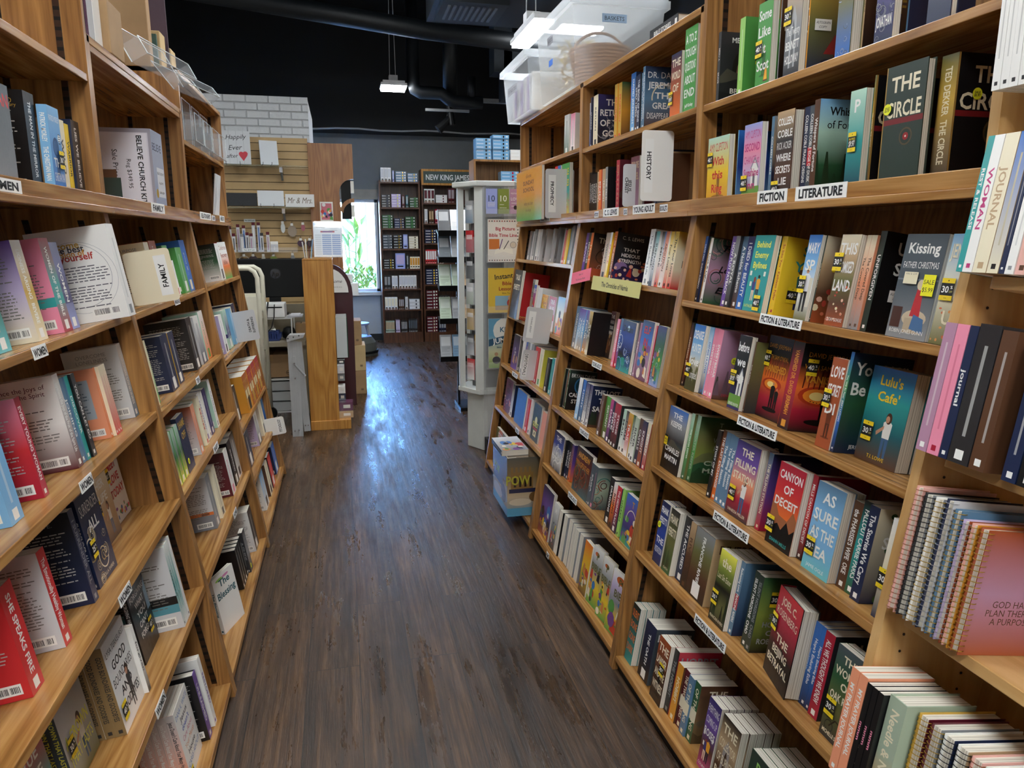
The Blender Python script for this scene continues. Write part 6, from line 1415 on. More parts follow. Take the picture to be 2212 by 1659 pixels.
b = thing('power_cable', 'thin dark cable looping beside the printer to the yellow box', 'cable'); mb = MB(); mb.tube([(-.57, 6.44, .95), (-.575, 6.4, .85), (-.6, 6.36, .76), (-.66, 6.35, .69), (-.74, 6.36, .66)], .004, 8); mb.obj('cord', BLACKPL, b)
b = thing('plastic_basket', 'small blue plastic basket of wrappers on the desk', 'basket', (-.615, 6.5, .636)); mb = MB(); blue = plain('blue_plastic', '22366e', .4)
mb.prism([(-.065, -.05), (.065, -.05), (.065, .05), (-.065, .05)], .008)
for s_ in (-1, 1): mb.box((-.07, s_*.05-.004, .008), (.07, s_*.05+.004, .02)); mb.box((-.07, s_*.05-.004, .065), (.07, s_*.05+.004, .085)); [mb.box((-.07+.02*i, s_*.05-.004, .02), (-.058+.02*i, s_*.05+.004, .065)) for i in range(8)]; mb.box((s_*.066-.004, -.05, 0), (s_*.066+.004, .05, .085))
mb.obj('basket', blue, b); mb = MB(); rr = random.Random(9)
for i in range(7): p = [(-.05+.1*rr.random(), -.04+.08*rr.random(), .05+.11*rr.random()) for _ in range(3)]; mb.face(p, lin('b8bcc0'))
mb.obj('wrapper', ACRYL, b)
mb = MB(); mb.box((0, 0, 0), (.2, .14, .075), lin('c2b060')); mb.box((.13, -.001, 0), (.135, 0, .075), lin('8a7a3a')); simple('file_box', 'yellow card box on the desk under the wire riser', 'box', mb, MATTE, M=T(-.91, 6.5, .637), part='box')
mb = MB(); mb.lathe([(.02, 0), (.055, .02), (.06, .06), (.045, .1), (.015, .115)], seg=16); simple('mesh_pot', 'round black pot beside the blue basket on the desk', 'pot', mb, BLACKPL, M=T(-.47, 6.52, .637), part='pot', smooth=True)
carton('small tan carton at the end of the desk by the oak unit', -.42, 6.6, .637, .1, .12, .13, group='cartons at the counter', mark=False); 
mb = MB(); mb.box((0, 0, 0), (.12, .2, .012), lin('b8b8bc')); mb.box((.02, .02, .012), (.1, .18, .02), lin('d4d4d8')); simple('paper_pile', 'loose grey papers lying beside the printer on the riser', 'papers', mb, MATTE, M=T(-.47, 6.47, .834), part='sheet')
carton('large brown carton on the white drawer unit under the desk', -.85, 6.5, .31, .42, .36, .2, group='cartons at the counter')
b = thing('drawer_unit', 'white plastic three-drawer unit on the floor under the desk', 'drawers', (-.83, 6.46, 0)); mb = MB(); mb.box((0, 0, 0), (.02, .36, .3)); mb.box((.38, 0, 0), (.4, .36, .3)); mb.box((.02, 0, .29), (.38, .36, .3)); mb.box((.02, .0, 0), (.38, .36, .015)); mb.box((.02, .345, .015), (.38, .36, .29)); mb.obj('case', WHITEP, b)
for i in range(3):
    mb = MB(); mb.box((.024, -.005, .02+.09*i), (.376, .004, .098+.09*i)); mb.box((.024, .004, .02+.09*i), (.376, .34, .024+.09*i)); mb.obj('drawer', clear('drawer_plastic', (.7, .72, .7, 1), .3, .6), b)
# cream book cart
b = thing('book_cart', 'cream metal library book cart parked beside the left bookcase', 'cart', T(-.635, 5.9, 0, 90)); 
for x in (.0, .36):
    mb = MB(); mb.tube([(x, 0, .1), (x, 0, 1.2), (x, .02, 1.25), (x, .06, 1.275), (x, .3, 1.275), (x, .34, 1.25), (x, .36, 1.2), (x, .36, .1)], .018, 10); mb.obj('end_frame', CREAM, b, smooth=True)
    mb = MB(); mb.box((x-.008, .012, .2), (x+.008, .348, 1.06)); mb.obj('end_panel', CREAM, b)
for z in (.25, .58, .9):
    mb = MB(); mb.box((.01, .01, z), (.35, .35, z+.015)); mb.box((.01, .01, z-.04), (.35, .02, z+.015)); mb.obj('shelf', CREAM, b)
for x in (0, .36):
    for y in (0, .36):
        mb = MB(); mb.tube([(x-.014, y, .05), (x+.014, y, .05)], .05, 16); mb.tube([(x, y, .05), (x, y, .12)], .01, 8); mb.obj('caster', BLACKPL, b)
# folded aluminium step platform leaning on the oak unit
b = thing('step_ladder', 'folded ribbed aluminium step platform standing beside the oak end unit', 'ladder', T(-.425, 5.6, 0, 0))
def ribbed(w, h, t):
    mb = MB(); mb.box((0, .004, 0), (w, t, h)); n = max(3, int(w/.014))
    for i in range(n): mb.box((w*i/n+.002, 0, 0), (w*(i+.55)/n+.002, .004, h))
    return mb
mb = ribbed(.08, .74, .02); o = mb.obj('leg_panel', STEEL, b, M=Matrix.Translation((0, .02, 0)) @ Matrix.Rotation(R(-2), 4, 'X')); mb = ribbed(.05, .7, .02); mb.obj('leg_panel', STEEL, b, M=Matrix.Translation((.085, .05, .03)) @ Matrix.Rotation(R(-2.5), 4, 'Y'))
mb = MB(); mb.prism([(0, 0), (.12, .03), (.13, .05), (.02, .05), (0, .03)], .12, M=Matrix(((1, 0, 0, 0), (0, 0, 1, 0), (0, 1, 0, .74), (0, 0, 0, 1)))); mb.obj('top_hinge', STEEL, b)
mb = MB(); mb.box((.035, .004, .56), (.055, .016, .63)); mb.tube([(.045, .008, .57), (.12, .012, .475)], .008, 8); mb.obj('brace', STEEL, b)
mb = MB()
for x, z in ((.045, .575), (.118, .478), (.045, .46), (.02, .05), (.05, .055), (.1, .09), (.12, .09), (.01, .765), (.05, .775), (.09, .785)): mb.lathe([(.006, 0), (.005, .004), (.001, .006)], seg=10); 
mb = MB()
for x, z in ((.045, .575), (.118, .478), (.045, .46), (.02, .05), (.05, .055), (.1, .09), (.12, .09), (.01, .765), (.05, .775), (.09, .785)): mb.tube([(x, .022 if z > .1 else .012, z), (x, .0, z)], .0055, 8)
mb.obj('rivet', CHROME, b)
# ---------------- far bookcases and the boxed bibles in them
def case(name, label, x0, x1, y, zt, levels, sign=None, mat=WALNUT, d=.3, kick=.15):
    b = thing(name, label, 'bookcase')
    for x in (x0, x1-.022): mb = MB(); mb.box((x, y, 0), (x+.022, y+d, zt)); mb.obj('side_panel', mat, b)
    mb = MB(); mb.box((x0+.022, y+d-.012, 0), (x1-.022, y+d, zt)); mb.obj('back_panel', mat, b)
    for z in levels: mb = MB(); mb.box((x0+.022, y+.004, z-.022), (x1-.022, y+d-.014, z)); mb.obj('shelf', mat, b)
    mb = MB(); mb.box((x0+.022, y+.006, 0), (x1-.022, y+.02, kick-.022)); mb.obj('toe_kick', mat, b)
    if sign:
        mb = MB(); mb.box((x0, y-.02, sign[0]), (x1, y, sign[1])); mb.obj('sign_frame', HONEY, b); h = sign[1]-sign[0]-.06
        mb = MB(); mb.box((x0+.03, y-.026, sign[0]+.03), (x1-.03, y-.02, sign[1]-.03), lin('44524c')); F = Face(mb, (x0+.03, y-.026, sign[0]+.03), (1, 0, 0), (0, 0, 1), x1-x0-.06, h); F.text(sign[2], .48, .5, .075, lin('e6e8e4'), .62, bold=True); mb.obj('sign_face', MATTE, b)
    return b
L1 = [2.28, 1.93, 1.64, 1.355, 1.07, .785, .485, .15]
FC1 = case('tall_bookcase', 'tall dark bookcase of boxed bibles between the window and the green sign', .555, 1.13, 10.6, 2.3, L1)
L2 = [2.0, 1.71, 1.43, 1.14, .84, .48, .14]
FC2 = case('tall_bookcase', 'tall dark bookcase under the green New King James sign', 1.15, 1.93, 10.6, 2.46, L2, (2.24, 2.46, 'NEW KING JAMES'))
L3 = [2.0, 1.7, 1.4, 1.1, .8, .5, .15]
FC3 = case('tall_bookcase', 'oak-topped bookcase with blue boxes piled on it behind the white rack', 1.44, 2.3, 8.0, 2.34, L3+[2.34], None, OAK_V)
_bm = {}
def small_box(w, d, h, c, c2, up):
    k = (round(w, 3), round(d, 3), round(h, 3), c, c2, up)
    if k not in _bm:
        mb = MB(); mb.box((0, 0, 0), (w, d, h), lin(c)); F = Face(mb, (0, 0, 0), (1, 0, 0), (0, 0, 1), w, h)
        if up: F.rect(.1, .3, .9, .9, lin(c2) if c2 else lt(lin(c), .3)); F.rect(.2, .12, .8, .2, lin('1a1a1c')); F.rect(.1, .02, .9, .1, lin('6a3a20') if c == 'white' else lt(lin(c), .2))
        else: F.rect(.06, .3, .5, .6, lt(lin(c), .45)); F.rect(.82, .35, .93, .75, lin('e8e6e0')); F.rect(.62, .2, .72, .8, lin(c2) if c2 else lin(c))
        _bm[k] = mb.mesh('box', GLOSSY)
    return _bm[k]
def fill_shelf(x, y, z, spec, phrase):
    """spec: ('s', colour, accent, width, height each, how many) lies in a stack; ('u', colour, accent, width each, height, how many) stands upright"""
    i = 0
    for t, c, c2, w, h, n in spec:
        for k in range(n):
            if t == 's': pos = (x, y+.02+.004*(k % 3), z+k*(h+.001)+.0008); m = small_box(w, .15, h, c, c2, False); lab = f'{nice(c)} boxed book, {ordn(k)} up in {ordn(i)} stack, {phrase}'
            else: pos = (x, y+.02, z+.0008); m = small_box(w-.002, .15, h, c, c2, True); lab = f'{nice(c)} upright boxed book, {ordn(k)} of {ordn(i)} group, {phrase}'; x += w
            o = bpy.data.objects.new('boxed_book', m); COL.objects.link(o); o.location = pos; tag(o, lab, 'book', 'boxed books on the '+phrase)
        if t == 's': x += w
        x += .018; i += 1
G = ['top ledge', 'second shelf', 'third shelf', 'fourth shelf', 'fifth shelf', 'sixth shelf', 'seventh shelf', 'bottom shelf']
X0, Y0 = .59, 10.6; NB = ' of bookcase by window'
fill_shelf(X0, Y0, L1[0], [('u', 'white', 'lightgrey', .048, .19, 3), ('u', 'periwinkle', None, .025, .15, 1), ('s', 'steel', 'yellow', .15, .035, 4), ('s', 'steel', 'yellow', .14, .04, 3)], G[0]+NB)
fill_shelf(X0, Y0, L1[1], [('s', 'charcoal', 'navy', .12, .034, 5), ('s', 'lilac', 'lemon', .13, .036, 5), ('u', 'maroon', None, .035, .17, 1), ('u', 'darkteal', None, .035, .17, 1), ('s', 'forest', 'green', .12, .034, 4)], G[1]+NB)
fill_shelf(X0, Y0, L1[2], [('s', 'forest', 'green', .15, .036, 5), ('s', 'navy', 'gold', .14, .034, 4), ('s', 'forest', 'green', .14, .04, 4)], G[2]+NB)
fill_shelf(X0, Y0, L1[3], [('s', 'slate', 'grey', .13, .038, 5), ('s', 'charcoal', 'gold', .12, .038, 5), ('u', 'periwinkle', None, .065, .2, 1), ('s', 'cream', 'black', .13, .034, 5)], G[3]+NB)
fill_shelf(X0, Y0, L1[4], [('s', 'charcoal', 'yellow', .15, .034, 4), ('u', 'periwinkle', 'lilac', .14, .22, 1), ('u', 'darkgreen', None, .03, .2, 1), ('u', 'cream', 'ochre', .036, .17, 4)], G[4]+NB)
fill_shelf(X0, Y0, L1[5], [('u', 'charcoal', None, .045, .19, 2), ('u', 'white', 'lightgrey', .042, .185, 2), ('u', 'white', 'lightgrey', .042, .19, 6)], G[5]+NB)
fill_shelf(X0, Y0, L1[6], [('u', 'white', 'cream', .045, .18, 4), ('u', 'brown', None, .025, .16, 3), ('u', 'white', 'lightgrey', .04, .18, 1), ('s', 'lightgrey', 'charcoal', .15, .048, 3)], G[6]+NB)
fill_shelf(X0, Y0, L1[7], [('u', 'sage', 'tan', .016, .17, 8), ('u', 'lilac', None, .02, .18, 3), ('u', 'charcoal', None, .022, .17, 4), ('u', 'charcoal', 'slate', .026, .19, 5)], G[7]+NB)
X0 = 1.19; NB = ' under green sign'
fill_shelf(X0, Y0, L2[0], [('u', 'white', 'maroon', .05, .19, 3), ('s', 'white', 'maroon', .16, .036, 3), ('u', 'maroon', None, .045, .2, 2)], 'top shelf'+NB)
fill_shelf(X0, Y0, L2[1], [('u', 'white', 'lightgrey', .045, .2, 1), ('u', 'brown', 'tan', .035, .19, 2), ('u', 'crimson', 'white', .04, .2, 2), ('u', 'charcoal', None, .04, .18, 2)], 'second shelf'+NB)
fill_shelf(X0, Y0, L2[2], [('s', 'navy', 'gold', .16, .038, 5), ('u', 'navy', None, .04, .2, 2)], 'third shelf'+NB)
fill_shelf(X0, Y0, L2[3], [('u', 'red', 'white', .032, .2, 5), ('u', 'white', 'maroon', .04, .19, 2)], 'fourth shelf'+NB)
fill_shelf(X0, Y0, L2[4], [('s', 'navy', 'yellow', .18, .036, 6), ('u', 'navy', None, .04, .2, 3)], 'fifth shelf'+NB)
fill_shelf(X0, Y0, L2[5], [('s', 'maroon', 'white', .17, .045, 6), ('u', 'charcoal', None, .04, .2, 4)], 'sixth shelf'+NB)
fill_shelf(X0, Y0, L2[6], [('s', 'maroon', 'cream', .16, .045, 5), ('u', 'navy', None, .035, .2, 3)], 'bottom shelf'+NB)
fill_shelf(1.47, 8.0, 2.34, [('s', 'sky', 'charcoal', .17, .036, 6)], 'pile on bookcase behind white rack')
fill_shelf(1.655, 8.0, 2.34, [('s', 'sky', 'charcoal', .18, .036, 7), ('s', 'white', 'yellow', .2, .036, 3)], 'farther piles on bookcase behind rack')
fill_shelf(1.47, 8.0, 2.0, [('s', 'steel', 'charcoal', .17, .036, 3), ('s', 'darkgreen', None, .07, .03, 3), ('s', 'sky', 'crimson', .2, .036, 6)], 'upper shelf behind white rack')
# ---------------- off-white spinner rack
b = thing('spinner_rack', 'off-white hexagonal floor rack with clear pockets at the end of the right row', 'rack', T(1.02, 5.08, 0)); r_ = .2
hexp = lambda r, o=0: [(r*math.cos(R(60*i+o)), r*math.sin(R(60*i+o))) for i in range(6)]
for z, t, r in ((.0, .42, .17), (.42, .035, .235), (1.84, .035, .26)):
    mb = MB(); mb.prism(hexp(r), t, M=Matrix.Translation((0, 0, z))); mb.obj('plinth' if z == 0 else 'cap', OFFW, b, bevel=.006)
for i in range(6):
    a = R(60*i); mb = MB(); mb.box((-.02, -.03, 0), (.02, .03, 1.385), M=Matrix.Translation((.205*math.cos(a), .205*math.sin(a), .455)) @ Matrix.Rotation(a, 4, 'Z')); mb.obj('post', OFFW, b)
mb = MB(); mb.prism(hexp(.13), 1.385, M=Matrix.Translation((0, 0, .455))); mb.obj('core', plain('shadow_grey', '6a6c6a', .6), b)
for i, z in enumerate((.5, .68, .86, 1.04, 1.22, 1.4, 1.6)):
    for q in (2, 3):
        a = R(60*q+30); mb = MB(); mb.box((.15, -.09, 0), (.152, .09, .11)); mb.box((.13, -.09, 0), (.15, .09, .003)); mb.obj('pocket', ACRYL, b, M=Matrix.Rotation(a, 4, 'Z') @ Matrix.Translation((0, 0, z)))
RK = [('red', 'white'), ('charcoal', 'lightgrey'), ('tan', 'gold'), ('lightgrey', 'sage'), ('charcoal', 'black'), ('red', 'crimson'), ('lightgrey', 'steel'), ('grey', 'charcoal'), ('gold', 'rust')]
for i, (c, c2) in enumerate(RK):
    z = (.5, .68, .86, 1.04, 1.22, 1.4, 1.6)[i % 7]+.004; s_ = -.045 if i < 7 else .04; a = R(60*3+30); mb = MB(); mb.box((0, -.038, 0), (.012, .038, .15), lin(c)); F = Face(mb, (.012, -.038, 0), (0, 1, 0), (0, 0, 1), .076, .15); F.grad([lin(c), lin(c2)]); F.rect(.1, .6, .9, .8, lt(lin(c), .5))
    o = simple('pocket_card', f'{nice(c)} pocket booklet in the white rack, {ordn(i % 7)} pocket up, {"outer" if i < 7 else "inner"} side', 'booklet', mb, GLOSSY, 'pocket booklets in the white rack', T(1.02, 5.08, z) @ Matrix.Rotation(a, 4, 'Z') @ Matrix.Translation((.133, s_, 0)), 'cover')
# front face of the rack: clear magazine pockets turned to the aisle
b = thing('magazine_rack', 'clear acrylic wall of pockets holding children workbooks beside the white rack', 'rack'); mb = MB()
mb.box((.935, 4.775, .12), (.939, 4.86, 1.84)); mb.box((1.185, 4.775, .12), (1.189, 4.86, 1.84)); mb.box((.93, 4.86, .12), (1.19, 4.864, 1.84)); mb.obj('side_wall', ACRYL, b)
for z in (.62, 1.0, 1.34, 1.64): mb = MB(); mb.box((.939, 4.778, z), (1.185, 4.858, z+.004)); mb.box((.939, 4.775, z), (1.185, 4.778, z+.05)); mb.obj('pocket', ACRYL, b)
mb = MB(); mb.box((.935, 4.77, 0), (1.19, 4.864, .12)); mb.obj('base', BLACKPL, b)
def wb1(F):
    F.grad([lin('e4ddd0')]); 
    for i in range(12): F.ell(.05+.08*i, .955, .025, .02, lin(['7a2a20', '2a2420', 'a8402c'][i % 3]), 7, False); F.ell(.05+.08*i, .04, .025, .02, lin(['7a2a20', '2a2420'][i % 2]), 7, False); F.ell(.95, .08+.075*i, .02, .02, lin('2a2420'), 7, False)
    F.up(); F.text('Big Picture', .55, .78, .022, lin('b02430'), .19, bold=True); F.text('Bible Time Line', .48, .63, .022, lin('b02430'), .21, bold=True); F.rect(.03, .3, .36, .54, lin('c8702c')); F.poly([(.2, .18), (.5, .24), (.8, .18), (.78, .3), (.5, .34), (.24, .3)], lin('f0ead8')); F.line([(.36, .3), (.46, .54)], .006, lin('6a4a7a')); F.line([(.5, .3), (.66, .5)], .005, lin('1a1a1a')); F.ell(.8, .4, .09, .08, lin('d8c8b0')); F.ring(.8, .4, .09, .1, lin('2a2420'))
def wb2(F):
    F.grad([lin('d9b53c')]); F.text('Instant', .5, .82, .034, lin('2a2a2a'), .18, rot=6, bold=True); F.text('Bible', .6, .66, .024, lin('8a2420'), .1, bold=True); F.text('Lessons', .58, .54, .024, lin('8a2420'), .16, bold=True); F.text('Bible Truths', .62, .44, .011, lin('2a2a2a'), .1); F.rect(.22, .06, .86, .38, lin('8ab0c0')); F.rect(.22, .06, .86, .16, lin('b09a7a')); F.ell(.7, .22, .1, .12, lin('b03a34')); F.ell(.7, .33, .07, .06, lin('d0a080'))
def wb3(F):
    F.grad([lin('5f9ab8'), lin('5f9ab8'), lin('c8c8a0'), lin('7a9a3a')]); F.ell(.55, .76, .4, .4, lin('dcdcd4')); F.text('KIDS', .6, .78, .034, lin('1f5a78'), .15, bold=True); F.poly([(0, .44), (1, .58), (1, .72), (0, .58)], lin('24506a')); F.text('JUMBO', .5, .57, .036, lin('f0f0ea'), .2, rot=6, bold=True); F.text('Bible Activities', .5, .42, .012, lin('24506a'), .18, bold=True)
    for x, c in ((.25, '4a4a50'), (.5, '7a3a2a'), (.72, '5a3a2a')): F.ell(x, .16, .13, .12, lin(c)); F.ell(x, .28, .06, .06, lin('b08a6a'))
for z, h, fn, lab in ((1.345, .28, wb1, 'cream Bible time line workbook with red lettering in the clear rack, top pocket'), (1.005, .3, wb2, 'yellow lesson workbook in the clear rack, middle pocket'), (.625, .34, wb3, 'blue and white kids activity workbook in the clear rack, lowest pocket')):
    mb = MB(); mb.box((0, 0, 0), (.215, .012, h), lin('d8d4c8')); F = Face(mb, (0, 0, 0), (1, 0, 0), (0, 0, 1), .215, h); fn(F); simple('workbook', lab, 'workbook', mb, PRINT, 'workbooks in the clear rack', T(.955, 4.8, z), 'cover')
for i, (x, c) in enumerate(((.945, 'periwinkle'), (1.025, 'moss'), (1.105, 'mauve'))):
    mb = MB(); mb.box((0, 0, 0), (.074, .01, .16), lin(c)); F = Face(mb, (0, 0, 0), (1, 0, 0), (0, 0, 1), .074, .16); F.text('10' if i < 2 else 'LOVE', .5, .62 if i < 2 else .6, .04 if i < 2 else .02, lin('f0f0ea') if i else lin('1f2f4a'), .06); F.para(.15, .85, .42, .25, .06, lin('e8e8e0'), random.Random(i))
    if i == 2: F.text("MOTHER'S", .5, .82, .01, lin('f0e8e4'), .06); F.ell(.5, .25, .16, .2, lin('2a2026'))
    simple('gift_book', f'{["blue", "olive-green", "mauve"][i]} small gift book standing in the top of the clear rack', 'book', mb, PRINT, 'gift books in the clear rack', T(x, 4.8, 1.66), 'cover')
# leaflet rack behind the spinner
b = thing('leaflet_rack', 'dark sloping rack of grey leaflets behind the white rack', 'rack'); 
mb = MB(); mb.box((.97, 6.3, 0), (.99, 6.32, 1.75)); mb.box((1.25, 6.3, 0), (1.27, 6.32, 1.75)); mb.box((.97, 6.15, 0), (1.27, 6.5, .03)); mb.obj('stand', BLACKPL, b)
LV = (.45, .78, 1.06, 1.3, 1.52)
for z in LV:
    mb = MB(); A3 = Matrix(((1, 0, 0, 0), (0, math.cos(R(20)), -math.sin(R(20)), 6.16), (0, math.sin(R(20)), math.cos(R(20)), z), (0, 0, 0, 1))); mb.box((.8, 0, 0), (1.25, .14, .006), M=A3); mb.box((.8, -.004, 0), (1.25, 0, .05), M=A3); mb.obj('tray', BLACKPL, b)
for j, z in enumerate(LV):
    for i in range(4):
        c = [['grey', 'steel', 'slate', 'charcoal'], ['sage', 'grey', 'tan', 'slate'], ['sage', 'sage', 'tan', 'grey'], ['slate', 'grey', 'slate', 'steel'], ['charcoal', 'lightgrey', 'lightgrey', 'sky']][j][i]
        mb = MB(); mb.box((0, 0, 0), (.1, .006, .2), lin(c)); F = Face(mb, (0, 0, 0), (1, 0, 0), (0, 0, 1), .1, .2); F.rect(.1, .5, .9, .9, lt(lin(c), .3)); F.para(.12, .9, .42, .1, .06, dk(lin(c), .5), random.Random(i+j))
        simple('leaflet', f'{nice(c)} leaflet in the dark sloping rack, {ordn(i)} from left, tray {ordn(j)} from the floor', 'leaflet', mb, PRINT, 'leaflets in the sloping rack', T(.81+.108*i, 6.2, z+.035) @ Matrix.Rotation(R(-22), 4, 'X'), 'sheet')
# ---------------- things on top of the bookcases
def bin_(name, label, x0, x1, y0, y1, z, h, flare=.025, fill=None, lids=True):
    b = thing(name, label, 'storage bin', ((x0+x1)/2, (y0+y1)/2, z)); w, d = (x1-x0)/2, (y1-y0)/2
    lo = [(-w+flare, -d+flare), (w-flare, -d+flare), (w-flare, d-flare), (-w+flare, d-flare)]; hi = [(-w, -d), (w, -d), (w, d), (-w, d)]
    mb = MB()
    for i in range(4):
        j = (i+1) % 4; mb.face([(*lo[i], .0), (*lo[j], .0), (*hi[j], h), (*hi[i], h)], (1, 1, 1, 1))
    mb.face([(*p, .0) for p in reversed(lo)], (1, 1, 1, 1)); mb.obj('tub', BINC, b)
    mb = MB(); e = .018
    for i in range(4):
        a, c = hi[i], hi[(i+1) % 4]; x_0, x_1 = sorted((a[0], c[0])); y_0, y_1 = sorted((a[1], c[1])); mb.box((x_0-e if x_0 == -w else x_0-e, y_0-e, h-.03), (x_1+e, y_1+e, h+.006)) if False else mb.box((min(a[0], c[0])-(e if a[0] == c[0] else 0), min(a[1], c[1])-(e if a[1] == c[1] else e), h-.03), (max(a[0], c[0])+(e if a[0] == c[0] else 0), max(a[1], c[1])+(e if a[1] == c[1] else e), h+.004))
    mb.obj('rim', BINP, b)
    if lids: mb = MB(); mb.box((-w-.01, -d-.01, h+.005), (w+.01, d+.01, h+.02)); mb.obj('lid', BINP, b)
    return b
bb = bin_('storage_bin', 'large clear plastic bin labelled BASKETS on top of the right bookcases', 1.07, 1.52, 3.38, 4.0, 2.2005, .37)
mb = MB(); F = Face(mb, (-.085, -.314, .27), (1, 0, 0), (0, 0, 1), .12, .037); F.rect(0, 0, 1, 1, lin('9fbbd8')); F.text('BASKETS', .5, .5, .018, lin('1a2230'), .1); mb.obj('bin_label', MATTE, bb)
mb = MB(); F = Face(mb, (-.228, .1, .25), (0, -1, 0), (0, 0, 1), .1, .04); F.rect(0, 0, 1, 1, lin('8a8a90')); F.text('BASKETS', .5, .5, .018, lin('2a2a2a'), .08); mb.obj('bin_label', MATTE, bb); mb = MB(); F2 = Face(mb, (-.224, .08, .15), (0, -1, 0), (0, 0, 1), .07, .03); F2.rect(0, 0, 1, 1, lin('3f74d0')); mb.obj('blue_tape', MATTE, bb)
b = thing('wicker_basket', 'tan wicker basket seen through the front of the large clear bin', 'basket', (1.265, 3.55, 2.21)); mb = MB()
for i in range(12): mb.tube([((.11+.003*i)*math.cos(R(a)), (.11+.003*i)*math.sin(R(a)), .01+.015*i) for a in range(0, 360, 20)], .009, 5, closed=True)
mb.obj('bowl', plain('wicker', 'b08a68', .8, var=.3, scale=60), b); mb = MB(); mb.tube([(.14*math.cos(R(a)), 0, .14+.12*math.sin(R(a))) for a in range(0, 181, 15)], .007, 6); mb.obj('handle', plain('wicker', 'b08a68', .8, var=.3, scale=60), b)
b = thing('shredded_filler', 'straw-coloured shredded paper packed in the large clear bin', 'filler', (1.3, 3.78, 2.205)); mb = MB(); rr = random.Random(12)
for i in range(420): p = Vector((-.14+.28*rr.random(), -.05+.22*rr.random(), .06+.22*rr.random()**.8)); q = Vector((rr.random()-.5, rr.random()-.5, rr.random()-.5))*.1; w_ = Vector((rr.random()-.5, rr.random()-.5, rr.random()-.5))*.012; mb.face([p, p+q*.5+w_, p+q, p+q*.5-w_], mixc(lin('d8c07a'), lin('efe6cc'), rr.random()))
mb.obj('strand', MATTE, b); b['kind'] = 'stuff'
bb = bin_('storage_bin', 'smaller clear plastic crate at the far end of the right bookcase tops', 1.03, 1.4, 4.06, 4.66, 2.2005, .3, lids=False)
mb = MB(); F = Face(mb, (-.178, .2, .14), (0, -1, 0), (0, 0, 1), .24, .05); F.rect(0, 0, 1, 1, lin('a8a8ae')); F.text('GIFT BAGS & TISSUE', .5, .5, .02, lin('3a3a3a'), .2); mb.obj('bin_label', MATTE, bb)
for i in range(10): mb = MB(); mb.box((0, 0, 0), (.26, .02, .2), lin(['white', 'lightgrey', 'lilac'][i % 3])); simple('paper_bag', f'{["white", "pale-grey", "lilac"][i % 3]} folded bag filed in the smaller clear crate, {ordn(i)} from the near end', 'bag', mb, MATTE, 'folded bags in the smaller crate', T(1.075, 4.11+.05*i, 2.206), 'bag')
mb = MB(); me, pm = book_mesh(('S', 'charcoal', 'charcoal', '', 'white', ['hc', 'st:BIBLE_STORIES']), .04, .16, .23, random.Random(1), True)
b = thing('hardcover_book', 'black hardcover book lying flat on top of the middle right bookcase', 'book', T(1.135, 2.42, 2.2005) @ Matrix.Rotation(R(90), 4, 'X') @ Matrix.Rotation(R(90), 4, 'Y') @ Matrix.Translation((0, 0, 0)))
for nm, m_ in (('cover', me), ('page_block', pm)): o = bpy.data.objects.new(nm, m_); COL.objects.link(o); o.parent = b
b.matrix_world = Matrix(((0, 1, 0, 1.135), (0, 0, 1, 2.42), (1, 0, 0, 2.2008), (0, 0, 0, 1)))
# left top: cartons, rolls, acrylic stands
TZ = 2.0505
carton('small cardboard box with tape on top of the middle left bookcase', -.85, 2.56, TZ, .2, .15, .155, group='boxes on the left bookcases', mark=False)
TZ2 = 2.2205
carton('tall cardboard box standing on top of the far left bookcase', -.93, 3.565, TZ2, .175, .06, .36, group='boxes on the left bookcases', mark=False, tapecol='9a7c52')
carton('tan card box on the far left bookcase in front of the plum board', -.9, 3.66, TZ2, .17, .1, .17, mat=CARD2, group='boxes on the left bookcases', mark=False)
carton('smaller tan card box farthest along the far left bookcase top', -.9, 3.79, TZ2, .185, .1, .13, mat=CARD2, group='boxes on the left bookcases', mark=False)
mb = MB(); mb.box((-.12, 0, 0), (.0, .012, .5), lin('3a2430')); simple('poster_board', 'dark plum board standing behind the tan boxes on the far left bookcase', 'board', mb, MATTE, None, T(-.72, 3.77, TZ2), 'board')
mb = MB(); mb.box((0, 0, 0), (.18, .016, .15), lin('3a5a50')); simple('slim_folder', 'dark green slim folder between the tall box and the tan box on the left', 'folder', mb, MATTE, None, T(-.92, 3.635, TZ2), 'folder')
for i, (y, c, h, w_) in enumerate(((2.355, 'lightgrey', .5, .02), (2.38, 'charcoal', .45, .018), (2.402, 'plum', .44, .018), (2.424, 'lightgrey', .46, .05), (2.48, 'white', .5, .065))):
    mb = MB(); mb.box((0, 0, 0), (.2, w_, h), lin(c)); simple('boxed_set', f'{nice(c)} tall boxed set standing on the middle left bookcase, {ordn(i)} from the near post', 'boxed set', mb, GLOSSY, 'tall boxed sets on the left bookcase', T(-.868, y, TZ), 'box')
def stand(label, M, w, d, h, lip):
    b = thing('acrylic_holder', label, 'holder', M, 'acrylic holders on the left bookcases'); mb = MB(); mb.box((0, 0, 0), (w, .003, h)); mb.box((0, -d, 0), (w, 0, .003)); mb.box((0, -d, 0), (w, -d+.003, lip)); mb.box((0, -d, 0), (.003, 0, lip)); mb.box((w-.003, -d, 0), (w, 0, lip)); mb.obj('tray', ACRYL, b)
    mb = MB()
    for p in ([(0, 0, h), (w, 0, h)], [(0, 0, 0), (0, 0, h)], [(w, 0, 0), (w, 0, h)], [(0, -d, lip), (w, -d, lip)], [(0, -d, 0), (w, -d, 0)], [(0, -d, 0), (0, -d, lip)], [(w, -d, 0), (w, -d, lip)]): mb.tube(p, .0018, 5)
    mb.obj('polished_edge', EDGE, b); return b
